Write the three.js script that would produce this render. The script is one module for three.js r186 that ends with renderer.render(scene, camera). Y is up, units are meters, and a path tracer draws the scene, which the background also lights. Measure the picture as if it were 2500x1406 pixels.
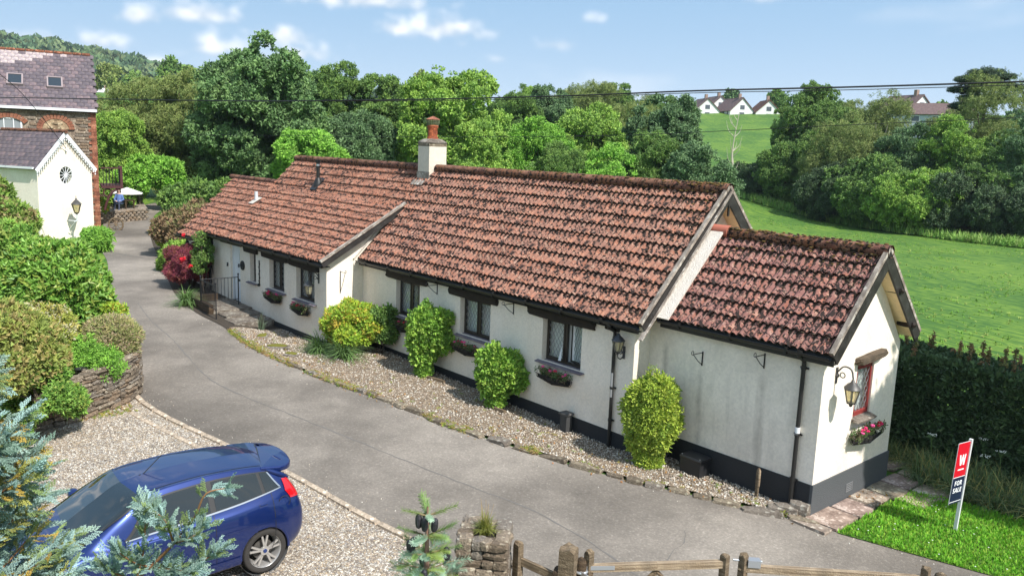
import * as THREE from 'three';
import { mergeGeometries } from 'three/addons/utils/BufferGeometryUtils.js';
import { MarchingCubes } from 'three/addons/objects/MarchingCubes.js';

// ---------------------------------------------------------------- camera, sky, sun, exposure
const scene = new THREE.Scene();
const camera = new THREE.PerspectiveCamera(38.62, 1024 / 575, 0.1, 4000);
camera.position.set(6.397, 5.554, 12.278);
camera.rotation.order = 'YXZ';
camera.rotation.set(-0.1684, 0.8489, 0.0372);

const renderer = new THREE.WebGLRenderer({ antialias: true });
renderer.setSize(1024, 575);
renderer.toneMapping = THREE.LinearToneMapping;
renderer.toneMappingExposure = 1.38;
renderer.shadowMap.enabled = true;

const sun = new THREE.DirectionalLight(new THREE.Color(1.0, 0.965, 0.91), 4.5);
const SUN = new THREE.Vector3(0.664, 0.743, -0.03).normalize();
sun.position.copy(SUN).multiplyScalar(120);
sun.target.position.set(-8, 0, 0);
sun.position.add(sun.target.position);
sun.castShadow = true;
sun.shadow.radius = 1.2;
sun.shadow.mapSize.set(4096, 4096);
Object.assign(sun.shadow.camera, { left: -70, right: 70, top: 70, bottom: -70, near: 1, far: 400 });
scene.add(sun, sun.target);

// ---------------------------------------------------------------- random numbers and noise
function rng(seed) {
  let a = seed >>> 0;
  return () => { a = (a + 0x6D2B79F5) | 0; let t = Math.imul(a ^ (a >>> 15), 1 | a); t = (t + Math.imul(t ^ (t >>> 7), 61 | t)) ^ t; return ((t ^ (t >>> 14)) >>> 0) / 4294967296; };
}
const hash2 = (x, y, s) => { let h = Math.imul(x, 374761393) ^ Math.imul(y, 668265263) ^ Math.imul(s, 2147483647 - 9973); h = Math.imul(h ^ (h >>> 13), 1274126177); return ((h ^ (h >>> 16)) >>> 0) / 4294967296; };
const sm = (t) => t * t * (3 - 2 * t);
const clamp = (x, a = 0, b = 1) => Math.min(b, Math.max(a, x));
const lerp = (a, b, t) => a + (b - a) * t;
const step = (a, b, x) => sm(clamp((x - a) / (b - a)));
// value noise; per > 0 makes it periodic
function vn(x, y, s = 1, per = 0) {
  const x0 = Math.floor(x), y0 = Math.floor(y), fx = sm(x - x0), fy = sm(y - y0);
  const w = (i) => per ? ((i % per) + per) % per : i;
  const a = hash2(w(x0), w(y0), s), b = hash2(w(x0 + 1), w(y0), s), c = hash2(w(x0), w(y0 + 1), s), d = hash2(w(x0 + 1), w(y0 + 1), s);
  return lerp(lerp(a, b, fx), lerp(c, d, fx), fy);
}
function fbm(x, y, s = 1, oct = 4, per = 0) { let v = 0, a = 0.5, t = 0; for (let i = 0; i < oct; i++) { v += a * vn(x, y, s + i * 17, per); t += a; a *= 0.5; x *= 2; y *= 2; per *= 2; } return v / t; }

// ---------------------------------------------------------------- sky: clear blue air with a few small fair-weather clouds
{
  const W = 2048, H = 1024, data = new Float32Array(W * H * 4);
  // azimuth, elevation, half width, half height of each cloud, in radians
  const clouds = [[-1.1947, 0.0966, 0.0349, 0.0199], [-1.26, 0.0737, 0.0299, 0.0149], [-1.1223, 0.114, 0.0448, 0.0174], [-1.1089, 0.0971, 0.0548, 0.0149], [-0.9367, 0.1328, 0.0598, 0.0224], [-0.9936, 0.1317, 0.0299, 0.0149], [-0.8067, 0.1205, 0.0299, 0.01], [-1.0265, 0.158, 0.0947, 0.014], [-1.2128, 0.1308, 0.0548, 0.0189], [-1.2703, 0.1235, 0.0299, 0.0149], [-1.3634, 0.0923, 0.0498, 0.01], [-1.3108, 0.0929, 0.0399, 0.0125], [-0.5732, 0.172, 0.0249, 0.006], [-1.2355, 0.0668, 0.0249, 0.011], [-0.8758, 0.102, 0.0199, 0.006], [-0.7652, 0.151, 0.0199, 0.007]];
  const R = rng(77);
  for (let i = 0; i < 260; i++) { const az = R() * 6.283 - 3.1416, el = 0.05 + Math.pow(R(), 1.6) * 0.9, s = 0.6 + el * 3; if (az > -1.5 && az < -0.25 && el < 0.24) continue; clouds.push([az, el, (0.02 + R() * 0.06) * s, (0.008 + R() * 0.014) * s]); }
  for (let j = 0; j < H; j++) {
    const el = ((j + 0.5) / H - 0.5) * Math.PI, near = clouds.filter((c) => Math.abs(el - c[1]) < c[3] * 2.2);
    for (let i = 0; i < W; i++) {
      const ang = ((i + 0.5) / W - 0.5) * 2 * Math.PI;           // atan2(z, x)
      let az = Math.atan2(Math.cos(ang), -Math.sin(ang));
      const h = clamp(el / 0.55), t = Math.pow(clamp(1 - el / 1.35), 2.2);
      const up = Math.max(0, el);
      let r, g, b;
      const k = Math.exp(-up / 0.11), z = Math.exp(-up / 0.45);
      r = lerp(lerp(0.16, 0.17, z), 0.62, k); g = lerp(lerp(0.295, 0.38, z), 0.70, k); b = lerp(lerp(0.48, 0.62, z), 0.78, k);
      // brighter air towards the sun
      { const ca = Math.cos(el) * (Math.sin(az) * SUN.x - Math.cos(az) * SUN.z) + Math.sin(el) * SUN.y, au = el > 0 ? Math.exp(-Math.acos(clamp(ca, -1, 1)) / 0.55) : 0; r += 0.75 * au; g += 0.72 * au; b += 0.66 * au; }
      if (el < 0) { const d = step(0, -0.25, el); r = lerp(r, 0.24, d); g = lerp(g, 0.26, d); b = lerp(b, 0.2, d); }
      let c = 0, br = 0;
      for (const q of near) {
        let da = az - q[0]; if (da > Math.PI) da -= 6.2832; if (da < -Math.PI) da += 6.2832;
        const x = da * Math.cos(el) / q[2]; if (Math.abs(x) > 2) continue;
        let y = (el - q[1]) / q[3]; y = y < 0 ? y * 1.7 : y;
        const n = fbm(da * 60 + q[0] * 91, el * 95 + q[1] * 37, 5, 5) - 0.5, e = 1 - Math.sqrt(x * x + y * y) + n * 1.7;
        const a = step(-0.05, 1.15, e) * (q[3] < 0.011 ? 0.45 : 0.88);
        if (a > c) { c = a; br = clamp(0.85 + 0.12 * y + n * 0.5, 0.72, 1.02); }
      }
      // thin high haze streaks
      const wisp = el > 0.02 ? 0.22 * step(0.5, 0.8, fbm(az * 7, el * 26, 9, 5)) : 0; c = Math.max(c, wisp); if (c === wisp) br = 0.92;
      r = lerp(r, br * 0.90, c); g = lerp(g, br * 0.92, c); b = lerp(b, br * 0.95, c);
      const o = (j * W + i) * 4; data[o] = r; data[o + 1] = g; data[o + 2] = b; data[o + 3] = 1;
    }
  }
  const sky = new THREE.DataTexture(data, W, H, THREE.RGBAFormat, THREE.FloatType);
  sky.mapping = THREE.EquirectangularReflectionMapping; sky.magFilter = THREE.LinearFilter; sky.minFilter = THREE.LinearFilter; sky.wrapS = THREE.RepeatWrapping; sky.needsUpdate = true;
  scene.background = sky; scene.environment = sky;
  scene.backgroundIntensity = 1.0; scene.environmentIntensity = 1.0;
}

// ---------------------------------------------------------------- shape helpers
const V = (x, y, z) => new THREE.Vector3(x, y, z);
const TAU = Math.PI * 2;
function prep(g) { if (g.index) g = g.toNonIndexed(); for (const k of Object.keys(g.attributes)) if (!['position', 'normal', 'uv', 'color'].includes(k)) g.deleteAttribute(k); return g; }
function mg(list) {
  if (list.length === 1) return list[0];
  list = list.map(prep);
  if (list.some((g) => !g.attributes.color)) list.forEach((g) => g.deleteAttribute('color'));
  return mergeGeometries(list, false);
}
// uv in metres from position and facing
function uvm(g) {
  const p = g.attributes.position, n = g.attributes.normal, uv = new Float32Array(p.count * 2);
  for (let i = 0; i < p.count; i++) {
    const ax = Math.abs(n.getX(i)), ay = Math.abs(n.getY(i)), az = Math.abs(n.getZ(i));
    if (ax >= ay && ax >= az) { uv[i * 2] = p.getZ(i); uv[i * 2 + 1] = p.getY(i); } else if (ay >= az) { uv[i * 2] = p.getX(i); uv[i * 2 + 1] = p.getZ(i); } else { uv[i * 2] = p.getX(i); uv[i * 2 + 1] = p.getY(i); }
  }
  g.setAttribute('uv', new THREE.BufferAttribute(uv, 2)); return g;
}
const box = (w, h, d, x = 0, y = 0, z = 0, ry = 0, rx = 0, rz = 0) => { const g = prep(new THREE.BoxGeometry(w, h, d)); if (rx) g.rotateX(rx); if (rz) g.rotateZ(rz); if (ry) g.rotateY(ry); g.translate(x, y, z); return g; };
const cyl = (r1, r0, h, x = 0, y = 0, z = 0, n = 12) => prep(new THREE.CylinderGeometry(r1, r0, h, n)).translate(x, y + h / 2, z);
const lathe = (pts, n = 16, x = 0, y = 0, z = 0) => prep(new THREE.LatheGeometry(pts.map((q) => new THREE.Vector2(q[0], q[1])), n)).translate(x, y, z);
// box whose edges are chamfered and whose faces wobble: timbers and stones
function rough(w, h, d, amt, R, seg = 1) {
  const g = new THREE.BoxGeometry(w, h, d, seg + 1, seg + 1, seg + 1), p = g.attributes.position, seen = new Map();
  for (let i = 0; i < p.count; i++) {
    const k = [p.getX(i), p.getY(i), p.getZ(i)].map((q) => q.toFixed(4)).join();
    if (!seen.has(k)) {
      let x = p.getX(i), y = p.getY(i), z = p.getZ(i);
      const e = (Math.abs(x) > w * 0.49) + (Math.abs(y) > h * 0.49) + (Math.abs(z) > d * 0.49), s = e === 3 ? 1 - amt * 0.9 : e === 2 ? 1 - amt * 0.35 : 1;
      x = x * s + (R() - 0.5) * amt * w * 0.45; y = y * s + (R() - 0.5) * amt * h * 0.45; z = z * s + (R() - 0.5) * amt * d * 0.45;
      seen.set(k, [x, y, z]);
    }
    p.setXYZ(i, ...seen.get(k));
  }
  const o = prep(g); o.computeVertexNormals(); return o;
}
// swept round bar through points with radius per point
function sweep(pts, rad, sides = 6, cap = true) {
  const n = pts.length, pos = [], nor = [], uv = [], idx = [];
  let side = null, run = 0;
  for (let i = 0; i < n; i++) {
    const a = pts[Math.max(0, i - 1)], b = pts[Math.min(n - 1, i + 1)], t = b.clone().sub(a).normalize();
    if (!side) { side = Math.abs(t.y) < 0.9 ? V(0, 1, 0).cross(t).normalize() : V(1, 0, 0).cross(t).normalize(); }
    side = side.clone().sub(t.clone().multiplyScalar(side.dot(t))).normalize();
    const up = t.clone().cross(side), r = typeof rad === 'number' ? rad : Array.isArray(rad) ? rad[i] : rad(i / (n - 1));
    if (i) run += pts[i].distanceTo(pts[i - 1]);
    for (let k = 0; k <= sides; k++) {
      const q = k / sides * TAU, d = side.clone().multiplyScalar(Math.cos(q)).add(up.clone().multiplyScalar(Math.sin(q)));
      pos.push(pts[i].x + d.x * r, pts[i].y + d.y * r, pts[i].z + d.z * r); nor.push(d.x, d.y, d.z); uv.push(k / sides * TAU * r, run);
    }
  }
  for (let i = 0; i < n - 1; i++) for (let k = 0; k < sides; k++) { const a = i * (sides + 1) + k, b = a + sides + 1; idx.push(a, a + 1, b, b, a + 1, b + 1); }
  const g = new THREE.BufferGeometry();
  g.setAttribute('position', new THREE.Float32BufferAttribute(pos, 3)); g.setAttribute('normal', new THREE.Float32BufferAttribute(nor, 3)); g.setAttribute('uv', new THREE.Float32BufferAttribute(uv, 2));
  if (cap) for (const e of [0, n - 1]) { const o = e * (sides + 1); for (let k = 1; k < sides - 1; k++) e ? idx.push(o, o + k, o + k + 1) : idx.push(o, o + k + 1, o + k); }
  g.setIndex(idx); return prep(g);
}
const bar = (a, b, r, sides = 6) => sweep([V(...a), V(...b)], r, sides);
const curve = (pts, n) => new THREE.CatmullRomCurve3(pts.map((q) => q.isVector3 ? q : V(...q))).getPoints(n);
// flat polygon (x, z points) lying on a height function, finely meshed
function plate(shapePts, depth, holes = []) {
  const s = new THREE.Shape(shapePts.map((q) => new THREE.Vector2(q[0], q[1])));
  for (const h of holes) s.holes.push(new THREE.Path(h.map((q) => new THREE.Vector2(q[0], q[1]))));
  return prep(new THREE.ExtrudeGeometry(s, { depth, bevelEnabled: false, curveSegments: 16 }));
}
// ---------------------------------------------------------------- naming helpers
const taken = {};
const numbered = (n) => { const k = taken[n] = (taken[n] ?? -1) + 1; return k ? `${n}_${String(k).padStart(3, '0')}` : n; };
function mesh(name, geos, mat, parent) {
  const g = Array.isArray(geos) ? mg(geos) : geos, m = new THREE.Mesh(g, mat);
  m.name = name; m.castShadow = m.receiveShadow = true; parent.add(m); return m;
}
const solid = (name, geos, mat, parent) => mesh(name, uvm(prep(Array.isArray(geos) ? mg(geos) : geos)), mat, parent);
function thing(name, label, category, pos = [0, 0, 0], turn = 0, group) {
  const o = new THREE.Group(); o.name = numbered(name); o.position.set(...pos); o.rotation.y = turn;
  o.userData = { label, category }; if (group) o.userData.group = group; scene.add(o); return o;
}
function setting(name, geo, mat, label) { const m = mesh(numbered(name), geo, mat, scene); m.userData = { kind: 'structure', label, category: name.replace(/_/g, ' ') }; return m; }
function stuff(name, label, category, m) { m.name = numbered(name); m.userData = { kind: 'stuff', label, category }; m.castShadow = m.receiveShadow = true; scene.add(m); return m; }
const sub = (name, parent, pos = [0, 0, 0], turn = 0) => { const o = new THREE.Group(); o.name = name; o.position.set(...pos); o.rotation.y = turn; parent.add(o); return o; };

// ---------------------------------------------------------------- textures (what surfaces are made of)
function tex(size, metres, fn, srgb = true) {
  const d = new Uint8Array(size * size * 4);
  for (let j = 0; j < size; j++) for (let i = 0; i < size; i++) { const c = fn(i / size, j / size), o = (j * size + i) * 4; d[o] = clamp(c[0]) * 255; d[o + 1] = clamp(c[1]) * 255; d[o + 2] = clamp(c[2]) * 255; d[o + 3] = 255; }
  const t = new THREE.DataTexture(d, size, size); t.wrapS = t.wrapT = THREE.RepeatWrapping; t.magFilter = THREE.LinearFilter; t.minFilter = THREE.LinearMipmapLinearFilter; t.generateMipmaps = true;
  if (srgb) t.colorSpace = THREE.SRGBColorSpace; t.repeat.set(1 / metres, 1 / metres); t.needsUpdate = true; return t;
}
const lattice = new Map();
function lat(n, s) { const k = n * 1000 + s; let a = lattice.get(k); if (!a) { const R = rng(k * 7 + 1); a = new Float32Array(n * n); for (let i = 0; i < a.length; i++) a[i] = R(); lattice.set(k, a); } return a; }
function pn(u, v, f, s, oct = 4) { // periodic fractal noise on stored lattices
  let val = 0, amp = 0.5, tot = 0, n = f;
  for (let o = 0; o < oct; o++) {
    const L = lat(n, s + o), x = u * n, y = v * n, xf = Math.floor(x), yf = Math.floor(y), x0 = ((xf % n) + n) % n, y0 = ((yf % n) + n) % n, x1 = x0 + 1 === n ? 0 : x0 + 1, y1 = y0 + 1 === n ? 0 : y0 + 1, fx = sm(x - xf), fy = sm(y - yf);
    const a = L[y0 * n + x0], b = L[y0 * n + x1], c = L[y1 * n + x0], d = L[y1 * n + x1];
    val += amp * (a + (b - a) * fx + (c - a) * fy + (a - b - c + d) * fx * fy); tot += amp; amp *= 0.5; n *= 2;
  }
  return val / tot;
}
const mix3 = (a, b, t) => [lerp(a[0], b[0], t), lerp(a[1], b[1], t), lerp(a[2], b[2], t)];
const mul3 = (a, k) => [a[0] * k, a[1] * k, a[2] * k];
const grey = (v) => [v, v, v];
const std = (o) => new THREE.MeshStandardMaterial({ roughness: 0.9, ...o });
const lin = (r, g, b) => new THREE.Color().setRGB(r, g, b);

const TX = {};
TX.grain = tex(512, 0.6, (u, v) => grey(pn(u, v, 64, 3, 3)), false);
TX.render = tex(768, 3.2, (u, v) => { const a = pn(u, v, 6, 11, 5), b = pn(u, v, 96, 12, 3), s = pn(u, v * 0.2, 30, 13, 3); return mix3([0.975, 0.932, 0.875], [0.925, 0.87, 0.795], clamp(a * 1.2 - 0.2 + (s - 0.5) * 0.35)).map((c) => c * (0.95 + b * 0.09)); });
// the annex wall carries grey algae runs below its two iron brackets
TX.annex = tex(768, 4, (u, v) => {
  const a = pn(u, v, 6, 11, 4), b = pn(u, v, 96, 12, 2), s = pn(u * 1, v * 0.125, 48, 15, 3), y = v * 4; let d = 0.30 * clamp(a * 1.4 - 0.35) + 0.10 * step(0.5, 0.72, s) * step(0.2, 1.0, 2.3 - y);
  for (const [c, w, top] of [[0.4125, 0.022, 1.72], [0.7325, 0.028, 1.95], [0.2, 0.02, 2.1]]) { const q = Math.abs(u - c + (pn(u, v, 12, 17, 3) - 0.5) * 0.02) / w; d += 0.42 * Math.max(0, 1 - q) * step(top, top - 0.35, y) * (0.4 + pn(u, v, 24, 18, 3)); }
  return mix3([0.972, 0.93, 0.872], [0.66, 0.62, 0.575], clamp(d)).map((c) => c * (0.95 + b * 0.08));
});
TX.asphalt = tex(1024, 7, (u, v) => { const a = pn(u, v, 3, 21, 5), b = pn(u, v, 256, 22, 2), c = pn(u, v, 20, 23, 4), sp = b > 0.78 ? 0.05 : 0; return mix3([0.385, 0.357, 0.326], [0.56, 0.525, 0.484], clamp(a * 2.2 - 0.6)).map((q) => q * (0.9 + b * 0.2) * (0.93 + c * 0.14) + sp); });
TX.gravel = tex(1024, 1.6, (u, v) => {
  const f = 56, x = u * f, y = v * f; let best = 9, id = 0, second = 9;
  for (let j = -1; j <= 1; j++) for (let i = -1; i <= 1; i++) { const cx = Math.floor(x) + i, cy = Math.floor(y) + j, wx = ((cx % f) + f) % f, wy = ((cy % f) + f) % f, px = cx + hash2(wx, wy, 31), py = cy + hash2(wx, wy, 32), d = Math.hypot((x - px), (y - py) * (0.7 + hash2(wx, wy, 33) * 0.8)); if (d < best) { second = best; best = d; id = hash2(wx, wy, 34); } else if (d < second) second = d; }
  const e = step(0.02, 0.3, second - best), k = id * 7.99 | 0, cols = [[0.72, 0.66, 0.58], [0.67, 0.60, 0.51], [0.82, 0.77, 0.7], [0.54, 0.48, 0.42], [0.70, 0.63, 0.55], [0.86, 0.82, 0.76], [0.62, 0.58, 0.54], [0.74, 0.65, 0.53]][k];
  return mix3([0.34, 0.3, 0.25], cols, e).map((c) => c * (0.9 + pn(u, v, 8, 35, 3) * 0.2));
});
TX.gravelH = tex(512, 1.6, (u, v) => grey(pn(u, v, 60, 36, 2)), false);
TX.grass = tex(512, 2.4, (u, v) => { const a = pn(u, v, 5, 41, 5), b = fbm(u * 150, v * 60, 42, 2, 0), c = pn(u, v, 90, 43, 2); return mix3([0.30, 0.46, 0.10], [0.46, 0.60, 0.16], clamp(a * 1.6 - 0.3)).map((q) => q * (0.72 + c * 0.55)); });
TX.field = tex(768, 26, (u, v) => { const a = pn(u, v, 5, 51, 5), st = fbm(u * 26, v * 210, 52, 3, 0), c = pn(u, v, 120, 53, 3); const k = clamp(a * 1.1 - 0.05 + (st - 0.5) * 1.7 + (c - 0.5) * 0.9); return mix3([0.19, 0.35, 0.05], [0.41, 0.52, 0.14], k); });
// fired clay tiles: brown-red body, pale scuffs, orange flakes, near-black lichen spots; three mixes from the same clay noise
{
  const N = 1024, layer = (fn) => { const a = new Float32Array(N * N); for (let j = 0; j < N; j++) for (let i = 0; i < N; i++) a[j * N + i] = fn(i / N, j / N); return a; };
  const A = layer((u, v) => pn(u, v, 6, 61, 3)), B = layer((u, v) => pn(u, v, 36, 62, 3)), C = layer((u, v) => pn(u, v, 128, 63, 1)), P = layer((u, v) => pn(u, v, 34, 64, 3)), D = layer((u, v) => pn(u, v * 0.5, 44, 65, 2)), Q = layer((u, v) => pn(u, v, 3, 66, 2)), O = layer((u, v) => pn(u, v, 22, 67, 2));
  const mixTile = (heavy, base1, base2, sh) => tex(N, 1.5, (u, v) => {
    const i = ((Math.round(v * N) + sh * 331) & 1023) * N + ((Math.round(u * N) + sh * 173) & 1023);
    let col = mix3(base1, base2, clamp(A[i] * 1.5 - 0.25)).map((q) => q * (0.90 + C[i] * 0.2));
    col = mix3(col, [0.74, 0.63, 0.54], 0.45 * step(0.62, 0.69, P[i]));
    col = mix3(col, [0.64, 0.38, 0.27], 0.35 * step(0.60, 0.66, O[i]));
    const m = Math.max(step(heavy, heavy + 0.03, B[i] * 0.74 + C[i] * 0.12 + Q[i] * 0.14), step(heavy + 0.07, heavy + 0.10, D[i]));
    return mix3(col, [0.13, 0.085, 0.07], 0.95 * m);
  });
  TX.tileA = mixTile(0.584, [0.495, 0.345, 0.29], [0.59, 0.425, 0.36], 0); TX.tileB = mixTile(0.59, [0.515, 0.35, 0.285], [0.605, 0.425, 0.35], 1); TX.tileC = mixTile(0.582, [0.475, 0.315, 0.285], [0.575, 0.41, 0.37], 2);
}
TX.wood = tex(512, 1.0, (u, v) => { const a = fbm(u * 4, v * 60, 91, 4, 0), b = pn(u, v, 8, 92, 4); return mix3([0.42, 0.36, 0.29], [0.62, 0.56, 0.48], clamp(a * 1.5 - 0.25)).map((q) => q * (0.8 + b * 0.35)); });
TX.stone = tex(512, 1.0, (u, v) => { const a = pn(u, v, 6, 101, 5), b = pn(u, v, 40, 102, 3), l = step(0.6, 0.68, pn(u, v, 14, 103, 4)); return mix3(mix3([0.40, 0.36, 0.32], [0.60, 0.56, 0.51], clamp(a * 1.8 - 0.4)), [0.74, 0.73, 0.68], l * 0.55).map((q) => q * (0.82 + b * 0.36)); });
TX.slate = tex(512, 2.0, (u, v) => { const a = pn(u, v, 6, 111, 5), b = pn(u, v, 60, 112, 2), l = step(0.6, 0.7, pn(u, v, 18, 113, 4)); return mix3(mix3([0.36, 0.33, 0.36], [0.47, 0.44, 0.46], a), [0.6, 0.55, 0.5], l * 0.4).map((q) => q * (0.88 + b * 0.24)); });
TX.bark = tex(256, 0.6, (u, v) => { const a = fbm(u * 14, v * 4, 121, 4, 0); return mix3([0.25, 0.21, 0.17], [0.5, 0.45, 0.38], a); });

const M = {
  render: std({ map: TX.render, bumpMap: TX.grain, bumpScale: 0.006, roughness: 0.95 }),
  cream: std({ map: TX.render, color: lin(1.0, 0.86, 0.60), roughness: 0.95 }),
  plinth: std({ color: lin(0.022, 0.023, 0.026), bumpMap: TX.grain, bumpScale: 0.008, roughness: 0.75 }),
  asphalt: std({ map: TX.asphalt, bumpMap: TX.grain, bumpScale: 0.006, roughness: 0.92 }),
  gravelPale: std({ map: TX.gravel, color: lin(1.02, 1.05, 1.1), bumpMap: TX.gravelH, bumpScale: 0.02 }),
  annexWall: std({ map: TX.annex, bumpMap: TX.grain, bumpScale: 0.006, roughness: 0.95 }),
  gravel: std({ map: TX.gravel, color: lin(0.70, 0.64, 0.57), bumpMap: TX.gravelH, bumpScale: 0.02 }),
  grass: std({ map: TX.grass, bumpMap: TX.grain, bumpScale: 0.04 }),
  field: std({ map: TX.field }),
  soil: std({ color: lin(0.07, 0.052, 0.036), bumpMap: TX.grain, bumpScale: 0.03 }),
  tileA: std({ map: TX.tileA, vertexColors: true, bumpMap: TX.grain, bumpScale: 0.004 }),
  tileB: std({ map: TX.tileB, vertexColors: true, bumpMap: TX.grain, bumpScale: 0.004 }),
  tileC: std({ map: TX.tileC, vertexColors: true, bumpMap: TX.grain, bumpScale: 0.004 }),
  black: std({ color: lin(0.018, 0.017, 0.016), roughness: 0.45 }),
  beam: std({ map: TX.wood, color: lin(0.09, 0.075, 0.065), bumpMap: TX.grain, bumpScale: 0.01, roughness: 0.8 }),
  barge: std({ map: TX.stone, color: lin(0.11, 0.11, 0.12), roughness: 0.6 }),
  mortar: std({ map: TX.stone, color: lin(1.3, 1.3, 1.34) }),
  lead: std({ map: TX.stone, color: lin(1.5, 1.52, 1.6), roughness: 0.55 }),
  leadWhite: std({ map: TX.render, color: lin(0.9, 0.9, 0.92), roughness: 0.6, bumpMap: TX.grain, bumpScale: 0.02 }),
  wood: std({ map: TX.wood, color: lin(0.75, 0.7, 0.62), bumpMap: TX.grain, bumpScale: 0.01 }),
  woodGrey: std({ map: TX.wood, color: lin(1.3, 1.25, 1.18), bumpMap: TX.grain, bumpScale: 0.01 }),
  woodDark: std({ map: TX.wood, color: lin(0.32, 0.26, 0.2), bumpMap: TX.grain, bumpScale: 0.01 }),
  frame: std({ color: lin(0.035, 0.026, 0.02), roughness: 0.45 }),
  redFrame: std({ color: lin(0.26, 0.035, 0.03), roughness: 0.5 }),
  came: std({ color: lin(0.28, 0.28, 0.29), roughness: 0.5, metalness: 0.4 }),
  glass: new THREE.MeshPhysicalMaterial({ color: lin(0.92, 0.95, 0.94), roughness: 0.03, transmission: 1, thickness: 0, ior: 1.5 }),
  lampGlass: new THREE.MeshPhysicalMaterial({ color: lin(0.85, 0.78, 0.55), roughness: 0.15, transmission: 0.7, thickness: 0, ior: 1.5 }),
  curtain: std({ color: lin(0.8, 0.8, 0.78), side: THREE.DoubleSide }),
  dark: std({ color: lin(0.012, 0.012, 0.013), roughness: 0.9 }),
  sill: std({ map: TX.slate, color: lin(1.1, 1.1, 1.15), roughness: 0.7 }),
  white: std({ color: lin(0.78, 0.79, 0.8), roughness: 0.5 }),
  iron: std({ color: lin(0.02, 0.02, 0.022), roughness: 0.5, metalness: 0.3 }),
  bronze: std({ color: lin(0.10, 0.095, 0.09), roughness: 0.5, metalness: 0.5 }),
  steel: std({ color: lin(0.55, 0.57, 0.6), roughness: 0.4, metalness: 0.7 }),
  terracotta: std({ map: TX.stone, color: lin(1.35, 0.38, 0.16), roughness: 0.8 }),
  stone: std({ map: TX.stone, bumpMap: TX.grain, bumpScale: 0.02 }),
  slab: std({ map: TX.stone, color: lin(1.15, 1.1, 1.08), bumpMap: TX.grain, bumpScale: 0.006 }),
  slate: std({ map: TX.slate, roughness: 0.7 }),
  bark: std({ map: TX.bark, bumpMap: TX.grain, bumpScale: 0.02 }),
  mossy: std({ color: lin(0.15, 0.09, 0.02) }), mossDark: std({ color: lin(0.06, 0.04, 0.022) }),
};
// ---------------------------------------------------------------- the lie of the land
const plane = (x) => -0.38 - 0.027 * clamp(x, -60, 12);
function H(x, z) {
  let y = plane(x);
  const f = step(-4.5, -16, z) * step(-60, -30, x);
  y = lerp(y, -1.05, f);
  y -= 0.2 * step(-12.2, -13.6, x) * step(-19.2, -18.2, x) * step(2.9, 1.7, z) * step(-2, 0.5, z) + 0.07 * step(-13.2, -12.2, x) * step(-3.2, -4.2, x) * step(1.6, 0.5, z) * step(-1, 0, z);
  const D = Math.hypot(x - 6, z - 12);
  y += 22 * step(88, 330, Math.min(D, 250 + 0.25 * Math.max(0, D - 250))) * (0.8 + 0.4 * vn(x / 140, z / 140, 7));
  y += 42 * Math.exp(-Math.pow((x + 790) / 200, 2)) * Math.exp(-Math.pow((z + 112) / 150, 2));
  y += 16 * Math.exp(-Math.pow((x + 900) / 260, 2)) * Math.exp(-Math.pow((z + 330) / 170, 2));
  return y;
}
{
  const NA = 260, radii = [0]; for (let r = 1.2; r < 2600; r *= 1.062) radii.push(r);
  const pos = [], uv = [], idx = [];
  radii.forEach((r) => { for (let k = 0; k <= NA; k++) { const a = k / NA * TAU, x = -6 + r * Math.cos(a), z = r * Math.sin(a); pos.push(x, H(x, z) - 0.012, z); uv.push(x * 0.94 + z * 0.34, z * 0.94 - x * 0.34); } });
  for (let i = 0; i < radii.length - 1; i++) for (let k = 0; k < NA; k++) { const a = i * (NA + 1) + k, b = a + NA + 1; idx.push(a, a + 1, b, b, a + 1, b + 1); }
  const g = new THREE.BufferGeometry(); g.setAttribute('position', new THREE.Float32BufferAttribute(pos, 3)); g.setAttribute('uv', new THREE.Float32BufferAttribute(uv, 2)); g.setIndex(idx); g.computeVertexNormals();
  setting('ground', g, M.field, 'mown green meadow and grass slopes running back to the hills');
}
const along = (pts, n) => { const L = [0]; for (let i = 1; i < pts.length; i++) L.push(L[i - 1] + Math.hypot(pts[i][0] - pts[i - 1][0], pts[i][1] - pts[i - 1][1])); const o = []; for (let k = 0; k < n; k++) { const s = L[L.length - 1] * k / (n - 1); let i = 1; while (i < L.length - 1 && L[i] < s) i++; const t = (s - L[i - 1]) / (L[i] - L[i - 1]); o.push([lerp(pts[i - 1][0], pts[i][0], t), lerp(pts[i - 1][1], pts[i][1], t)]); } return o; };
const smooth2 = (pts, n) => new THREE.CatmullRomCurve3(pts.map((q) => V(q[0], 0, q[1]))).getPoints(n).map((q) => [q.x, q.z]);
// strip between two lines of (x, z) points
function strip(A, B, across, off) {
  const n = A.length, pos = [], uv = [], idx = [];
  for (let i = 0; i < n; i++) for (let k = 0; k <= across; k++) { const t = k / across, x = lerp(A[i][0], B[i][0], t), z = lerp(A[i][1], B[i][1], t); pos.push(x, H(x, z) + (typeof off === 'number' ? off : off(x, z, t)), z); uv.push(x, z); }
  for (let i = 0; i < n - 1; i++) for (let k = 0; k < across; k++) { const a = i * (across + 1) + k, b = a + across + 1; idx.push(a, b, a + 1, b, b + 1, a + 1); }
  const g = new THREE.BufferGeometry(); g.setAttribute('position', new THREE.Float32BufferAttribute(pos, 3)); g.setAttribute('uv', new THREE.Float32BufferAttribute(uv, 2)); g.setIndex(idx); g.computeVertexNormals();
  if (g.attributes.normal.getY(0) < 0) { const ix = g.index.array; for (let i = 0; i < ix.length; i += 3) { const t = ix[i]; ix[i] = ix[i + 1]; ix[i + 1] = t; } g.computeVertexNormals(); }
  return g;
}
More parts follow.
